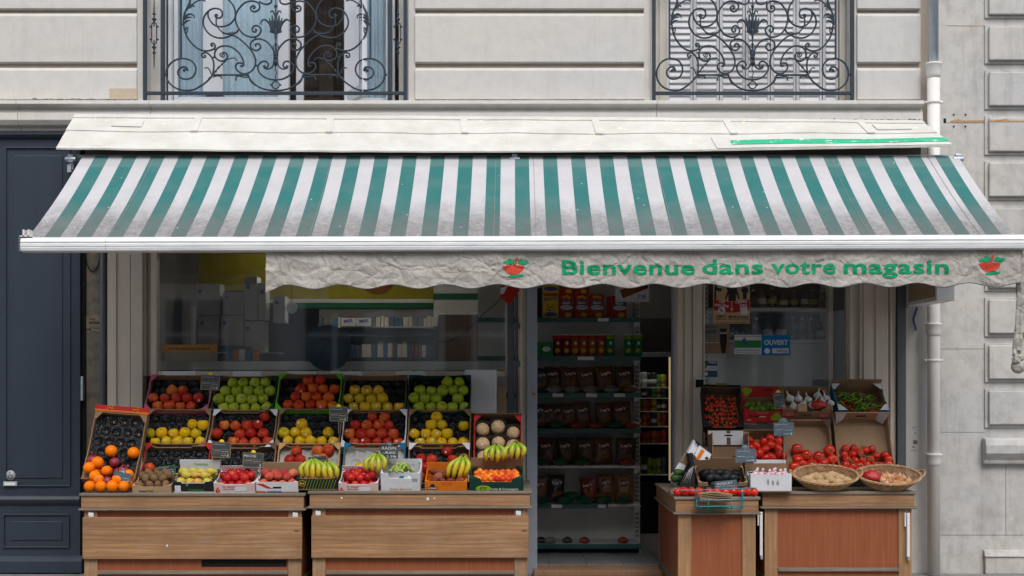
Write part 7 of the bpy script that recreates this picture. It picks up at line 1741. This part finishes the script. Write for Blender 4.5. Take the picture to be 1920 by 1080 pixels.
while x_ < 1548:
    hh_ = random.choice([545, 548, 540, 552, 543]); kd = random.choice([("dark", BK), ("amber", BA), ("dark", BK), ("pale", BC), ("green", BG_)]); wd_ = random.uniform(.028, .042)
    bottle(x_, 577, hh_, yw + .06, wd_, kd[1], random.choice(bl_lab), "%s bottle on the upper window shelf, %s from the poster" % (kd[0], ["first", "second", "third", "fourth", "fifth", "sixth", "seventh", "eighth", "ninth", "tenth", "eleventh", "twelfth", "thirteenth"][i])); x_ += wd_ * 2 * 230 + random.uniform(0, 3); i += 1
for i, (px, kd, rr, pt) in enumerate([(1377, ("dark", BK), .034, 604), (1399, ("pale", BC), .034, 606), (1418, ("pale", BC), .036, 602), (1439, ("clear", BC), .04, 604), (1465, ("clear", BC), .042, 603), (1487, ("pale", BC), .036, 600), (1504, ("pale", BC), .034, 602), (1520, ("pale", BC), .034, 602), (1539, ("dark", BK), .036, 608)]):
    bottle(px, 636.5, pt - 6, yw + .05, rr, kd[1], bl_lab[1 if i in (3, 4, 8) else 4], "%s bottle on the lower window shelf, %s from the left" % (kd[0], ["first", "second", "third", "fourth", "fifth", "sixth", "seventh", "eighth", "ninth"][i]))
# papers stuck on the right window
yg = .042
def paper(px0, px1, py0, py1, name, mat, label, cat="poster"):
    r_ = empty(name, ((X(px0, yg) + X(px1, yg)) / 2, yg, Z(py1, yg)), label, cat); MB().box(X(px0, yg), X(px1, yg), yg, yg + .0012, Z(py1, yg), Z(py0, yg)).build("sheet", mat, r_); return r_
def G(px, py): return (X(px, yg), Z(py, yg))
def shape(r_, name, mat, polys, d=.0012):
    mb = MB()
    for p in polys: mb.prism([G(*q) for q in p], yg - d, yg - .0003)
    return mb.build(name, mat, r_)
def words_(r_, mat, items, d=.0022):
    mb = MB()
    for (t, pxc, pyc, pw, ph, rot) in items: put_text(mb, t, X(pxc, yg), Z(pyc, yg), pw * 11 / F, ph * 11 / F, yg - d, .02, rot=rot)
    return mb.build("lettering", mat, r_)
p1 = paper(1337, 1406, 500, 607, "theatre_poster", card("poster_tan", (.55, .36, .2)), "tan and red theatre poster with black figures on the right window")
shape(p1, "red_banner", M_CRED, [[(1338, 562), (1371, 566), (1371, 587), (1338, 581)], [(1373, 566), (1405, 561), (1405, 581), (1373, 587)]])
shape(p1, "figure_print", M_INK, [[(1362, 540), (1364, 545), (1359, 560), (1361, 562), (1366, 552), (1366, 565), (1380, 565), (1380, 550), (1385, 561), (1387, 560), (1382, 543), (1384, 530), (1362, 530)], [(1389, 545), (1393, 538), (1401, 539), (1404, 547), (1400, 549), (1400, 561), (1393, 561), (1393, 549)], [(1340, 530), (1346, 540), (1354, 541), (1352, 547), (1343, 545), (1343, 562), (1339, 562)]])
shape(p1, "round_emblem", M_CWHITE, [[(1353 + 7 * math.cos(k * PI / 8), 582 + 6.5 * math.sin(k * PI / 8)) for k in range(16)], [(1387, 577), (1401, 575), (1403, 588), (1390, 590)]], .002)
words_(p1, M_WINK, [("LES", 1354, 566, 10, 5, -.1), ("NON-SENS", 1353, 573, 26, 5, -.12), ("L'IMPRO", 1390, 566, 22, 5, .1), ("THEO", 1393, 573, 14, 5, .1), ("VS", 1371.5, 580, 6, 3.5, 0)])
words_(p1, M_INK, [("SAMEDI", 1351, 593, 16, 4.5, 0), ("18 MAI 2011", 1351, 598.5, 20, 3.2, 0), ("MPAA Broussais", 1385, 594, 38, 5, 0), ("100 rue Didot, Paris 14eme", 1385, 599, 38, 3, 0), ("entree libre reservation", 1371, 604.5, 62, 1.8, 0), ("S", 1352, 582, 6, 7, .3)])
p2 = paper(1318, 1368, 608, 663, "drink_poster", card("faded_brown_poster", (.26, .16, .10)), "faded brown and grey soft drink poster on the lower left of the right window")
shape(p2, "grey_area", M_GREYP, [[(1318.5, 608.5), (1340, 608.5), (1349, 614), (1349, 626), (1330, 640), (1318.5, 644)]]); shape(p2, "bottle_print", M_CBLACK, [[(1350, 616), (1362, 616), (1363, 640), (1360, 662), (1353, 662), (1350, 640)]])
words_(p2, M_INK, [("DECOUVREZ", 1333, 613, 24, 3, 0), ("Coca-Cola", 1331, 621, 22, 7, .04)]); words_(p2, M_WINK, [("Coca-Cola", 1356, 624, 12, 4, 0), ("la nouvelle recette", 1334, 642, 28, 2, 0)])
p3 = paper(1377, 1427.5, 628, 664, "lesson_flyer", M_CWHITE, "small white and green flyer for English lessons on the right window", "flyer")
shape(p3, "green_photo", M_CGRN, [[(1377.3, 638), (1427, 638), (1427, 652), (1377.3, 652)]]); shape(p3, "figure_print", M_BINK, [[(1392, 636), (1397, 633), (1399, 640), (1403, 646), (1392, 646)]], .0024)
words_(p3, M_REDINK, [("cours particuliers d'anglais", 1402, 631, 48, 3.6, 0)]); words_(p3, M_INK, [("lecons a domicile tous niveaux", 1402, 656, 46, 2.4, 0), ("premiere lecon offerte", 1402, 660.5, 44, 2.2, 0)])
M_OUV = card("bright_blue_sign", (.0, .17, .42)); p4 = paper(1428, 1481.5, 628.5, 666, "open_sign", M_OUV, "bright blue OUVERT sign on the right window beside the green flyer", "sign")
words_(p4, M_WINK, [("OUVERT", 1455, 642, 45, 9.5, 0)]); shape(p4, "white_label", M_CWHITE, [[(1448, 653), (1479, 653), (1479, 662.5), (1448, 662.5)], [(1438.5 + 5.3 * math.cos(k * PI / 8), 658 + 5.3 * math.sin(k * PI / 8)) for k in range(16)]])
words_(p4, M_BINK, [("Lebara", 1466, 657, 20, 5, 0), ("mobile", 1472, 661, 9, 1.8, 0)])
p5 = paper(1317.5, 1345, 677, 707, "blue_sticker", M_CNAVY, "navy and white sticker with green leaf low on the left of the right window", "sticker")
shape(p5, "white_band", M_CWHITE, [[(1317.7, 686), (1344.8, 686), (1344.8, 695), (1317.7, 695)]]); shape(p5, "leaf_print", M_GINK, [[(1317.8, 686), (1322, 682), (1326, 688), (1322, 692)]], .0024); words_(p5, M_WINK, [("mappy", 1336, 680, 15, 4, 0)]); words_(p5, M_INK, [("local business", 1336, 690, 10, 2.2, 0)])
shape(p5, "round_mark", M_WINK, [[(1324 + 3.5 * math.cos(k * PI / 6), 701 + 3.5 * math.sin(k * PI / 6)) for k in range(12)]], .0014)
bx_ = MB(); bx_.box(X(1302, -.03), X(1320.5, -.03), -.045, -.021, Z(728, -.03), Z(710, -.03)); o = bx_.build("entry_keypad", M_WHITE, bev=.006, label="white framed black sensor pad on the pilaster right of the door", cat="keypad"); bx_ = MB(); bx_.box(X(1303.5, -.03), X(1319, -.03), -.048, -.0455, Z(726.5, -.03), Z(711.5, -.03)); bx_.build("black_face", M_BLACK, o)
# ================================================================ LEFT WINDOW: shop interior
M_SIGNY = card("olive_yellow_fascia", (.32, .27, .02)); M_SIGNG = card("green_fascia_stripe", (.012, .13, .06))
yi = 2.6
fs = empty("interior_fascia", (0, yi, 2.0), "yellow and green painted fascia with grey band inside the shop behind the left window", "fascia")
MB().box(X(500, yi), X(812, yi), yi, yi + .05, Z(560, yi), 2.9).build("yellow_board", M_SIGNY, fs)
MB().box(X(500, yi), X(812, yi), yi - .005, yi + .045, Z(578, yi), Z(568, yi)).build("green_stripe", M_SIGNG, fs)
MB().box(X(500, yi), X(812, yi), yi + .0, yi + .05, Z(567.5, yi), Z(560.5, yi)).build("grey_band", M_SHELFW, fs)
mb = MB(); mb.box(X(813, 2.4), X(925, 2.4), 2.4, 2.45, Z(550, 2.4), 2.9); mb.box(X(813, 2.4), X(925, 2.4), 2.4, 2.45, Z(600, 2.4), Z(562, 2.4)); mb.build("grey_band", M_SHELFW, fs)
MB().box(X(813, 2.4), X(925, 2.4), 2.395, 2.445, Z(561.5, 2.4), Z(550.5, 2.4)).build("green_stripe", M_SIGNG, fs)
MB().box(X(298, 2.2), X(499, 2.2), 2.2, 2.25, Z(545, 2.2), 2.75).build("yellow_board", M_SIGNY, fs)
MB().box(X(298, 2.2), X(499, 2.2), 2.19, 2.199, Z(560, 2.2), Z(548, 2.2)).build("green_stripe", M_SIGNG, fs)
mb = MB(); mb.ball((X(708, yi), yi - .006, Z(520, yi)), .17, 18, sc3=(1, .03, 1)); mb.build("round_motif", M_CBROWNP, fs)
wp = MB(); wp.box(X(822, 1.6), X(918, 1.6), 1.6, 1.65, .07, Z(590, 1.6)); wp.build("wooden_partition", M_WALNUT, label="varnished wooden partition inside the shop at the right of the left window", cat="partition")
# shelf of groceries seen through the glass
gs = empty("grocery_shelf", (X(650, 2.3), 2.3, .07), "grey shelf unit stocked with household goods inside the left window", "shelf")
MB().box(X(598, 2.5), X(812, 2.5), 2.5, 2.52, .07, Z(580, 2.5)).build("back_panel", M_INW, gs)
for py in (612, 628, 670, 705): MB().box(X(598, 2.2), X(812, 2.2), 2.2, 2.499, Z(py + 2, 2.2), Z(py, 2.2)).build("shelf_board", M_CNAVY if py > 620 else M_SHELFW, gs)
gcol = [M_GREYP, M_CNAVY, M_CREAM, M_CREAM, M_GREYP, M_CNAVY, M_DGREY, M_CBROWNP, M_CREAM2, M_CBLUE]
def goods(px0, px1, pyb, hpx, y, n, where):
    ox = px0; i = 0
    while ox < px1:
        wpx = random.uniform(6, 12); hp = hpx * random.uniform(.7, 1); mt = random.choice(gcol)
        z0 = Z(pyb, y) + .001; MB().box(X(ox, y), X(ox + wpx - 1, y), y, y + .1, z0, z0 + hp / F * 13).build("grocery_pack", mt, bev=.004, label="small grocery pack on the %s behind the left window" % where, cat="packet", group="grocery packs on the " + where); ox += wpx; i += 1
goods(600, 810, 612, 20, 2.25, 10, "upper grey shelf"); goods(600, 810, 670, 30, 2.25, 10, "middle grey shelf"); goods(600, 810, 705, 26, 2.25, 10, "lower grey shelf")
for k, px in enumerate((640, 669)):
    r_, x0, x1, z0, z1 = carton(px, px + 27, 596, Z(612, 2.15) + .001, 2.15, .04, "detergent_box", M_CWHITE, "%s white detergent box with blue brand lettering behind the left window" % ("left" if k == 0 else "right"), "white detergent boxes")
    mb = MB(); put_text(mb, "MIR", (x0 + x1) / 2, z1 - .03, .09, .032, 2.148, .03, rot=.1); mb.build("lettering", M_BINK, r_)
mb = MB(); mb.lathe([(.185, 0), (.185, .004)], 40, M=Matrix.Translation((X(615, .06), .075, Z(652, .06))) @ Matrix.Rotation(R(90), 4, 'X')); mb.build("round_decal", plain("translucent_blue_decal", (.01, .045, .09), (.012, .06, .12), 5, .5), label="round dark blue decal on the inside of the left window", cat="decal") 
dm = empty("dome_camera", (X(548, .5), .5, Z(600, .5)), "small white dome hanging behind the left window", "camera dome")
MB().lathe([(.001, -.045), (.022, -.040), (.040, -.02), (.046, .0), (.042, .03), (.03, .045), (.001, .05)], 18, M=Matrix.Translation((X(547, .5), .5, Z(578, .5))) @ Matrix.Rotation(R(12), 4, 'Y')).build("shade", M_WHITE, dm)
MB().tube([(X(547, .5), .5, Z(570, .5)), (X(547, .5), .5, 2.94)], .003, 5).build("cord", M_BLACK, dm)
cab = MB().tube(smooth_path([P(948, 525, .3), P(938, 560, .3), P(905, 590, .3), P(870, 625, .3), P(840, 641, .3), P(818, 643, .3), P(818, 700, .3)], 6), .0035, 5).build("cable", M_BLACK, label="thin black cable sagging behind the right part of the left window", cat="cable")
# white packs stacked on the cabinet at the left
cb = empty("glass_cabinet", (X(430, 1.3), 1.3, .07), "grey cabinet with glass shelf inside the left window carrying stacked white packs", "cabinet")
MB().box(X(370, 1.3), X(470, 1.3), 1.3, 1.7, .07, Z(650, 1.3)).build("body", M_INW, cb)
mb = MB(); mb.box(X(302, 1.9), X(375, 1.9), 1.9, 1.92, .1, 2.1); mb.build("cabinet_door", M_INW, cb); mb = MB(); mb.box(X(330, 1.88), X(365, 1.88), 1.88, 1.899, .5, Z(575, 1.88)); mb.build("door_panel", M_SHELFW, cb)
k_ = ["lowest left", "second", "third", "fourth", "fifth", "sixth", "seventh", "eighth"]
for i, (a, c_, b0, t0) in enumerate([(368, 412, 590, 532), (418, 456, 590, 548), (458, 482, 600, 518), (484, 498, 600, 530), (372, 410, 648, 592), (414, 456, 648, 592), (458, 496, 660, 602), (512, 534, 605, 555)]):
    r_, x0, x1, z0, z1 = carton(a, c_, t0, Z(b0, 1.35), 1.35, .2, "white_pack", M_CWHITE, "%s white shrink-wrapped pack in the stack behind the left window" % ["tall top left", "top middle", "tallest", "narrow tall", "lower left", "lower middle", "lower right", "separate right"][i], "white packs behind the window", "pack")
    mb = MB(); mb.box(x0 + .02, x0 + .05, 1.347, 1.3497, z0 + (z1 - z0) * .7, z0 + (z1 - z0) * .82); mb.build("blue_mark", M_BINK, r_)
MB().box(X(360, 1.0), X(520, 1.0), 1.0, 1.34, Z(662, 1.0), Z(660.5, 1.0)).build("counter_top", M_SHELFW, label="pale counter top below the white packs behind the left window", cat="counter")
ob = paper(303, 408, 646, 678, "order_board", card("faded_notice", (.2, .17, .13)), "faded notice with orange header low in the left window", "notice"); yg2 = yg
shape(ob, "orange_header", card("faded_orange", (.35, .17, .05)), [[(303.3, 646.3), (407.6, 646.3), (407.6, 660), (303.3, 660)]]); words_(ob, M_INK, [("OFFRES SPECIALES DU MOIS", 355, 654, 80, 4, 0)])
for i, (px, s) in enumerate([(425, 1), (437, .8), (448, 1.1), (461, .7), (474, .9)]):
    MB().box(X(px, .35), X(px + 10, .35), .35, .4, Z(676, .35), Z(664 - 8 * s, .35)).build("small_pack", [M_CBLUE, M_CORANGE, M_CWHITE][i % 3], bev=.002, label="small colourful pack standing low behind the left window", cat="packet", group="small packs low behind the left window")
MB().box(X(298, .3), X(946, .3), .2, .6, Z(694, .3), Z(678, .3)).build("window_ledge", M_SHELFW, bev=.004, label="grey ledge running along the inside foot of the left window", cat="ledge")
# red and white pennant by the door
pe = MB(); pe.prism([(X(p[0], -.3), Z(p[1], -.3)) for p in [(940, 535), (972, 533), (974, 545), (955, 573), (937, 556)]], -.3, -.296, mi=0); pe.prism([(X(p[0], -.3), Z(p[1], -.3)) for p in [(938, 540), (952, 536), (944, 551), (938, 552)]], -.3018, -.3003, mi=1)
pe.build("pennant", [M_CRED, M_CWHITE], label="red and white pennant hanging under the valance left of the door", cat="pennant")
# unseen lamps added under the ceiling to brighten the shop interior
for i, (x, y) in enumerate(((-1.6, 1.6), (1.2, 2.0))):
    cl = empty("added_ceiling_lamp", (x, y, 2.9), "slim unseen lamp added under the ceiling to brighten the shop, %s" % ("behind the left window" if i == 0 else "above the shelf unit"), "lamp")
    MB().box(x - .6, x + .6, y - .06, y + .06, 2.90, 2.945).build("housing", M_WHITE, cl)
    MB().tube([(x - .58, y, 2.885), (x + .58, y, 2.885)], .014, 8).build("added_lamp_tube", emis("added_lamp_glow", (1, .92, .8), 27.0), cl)
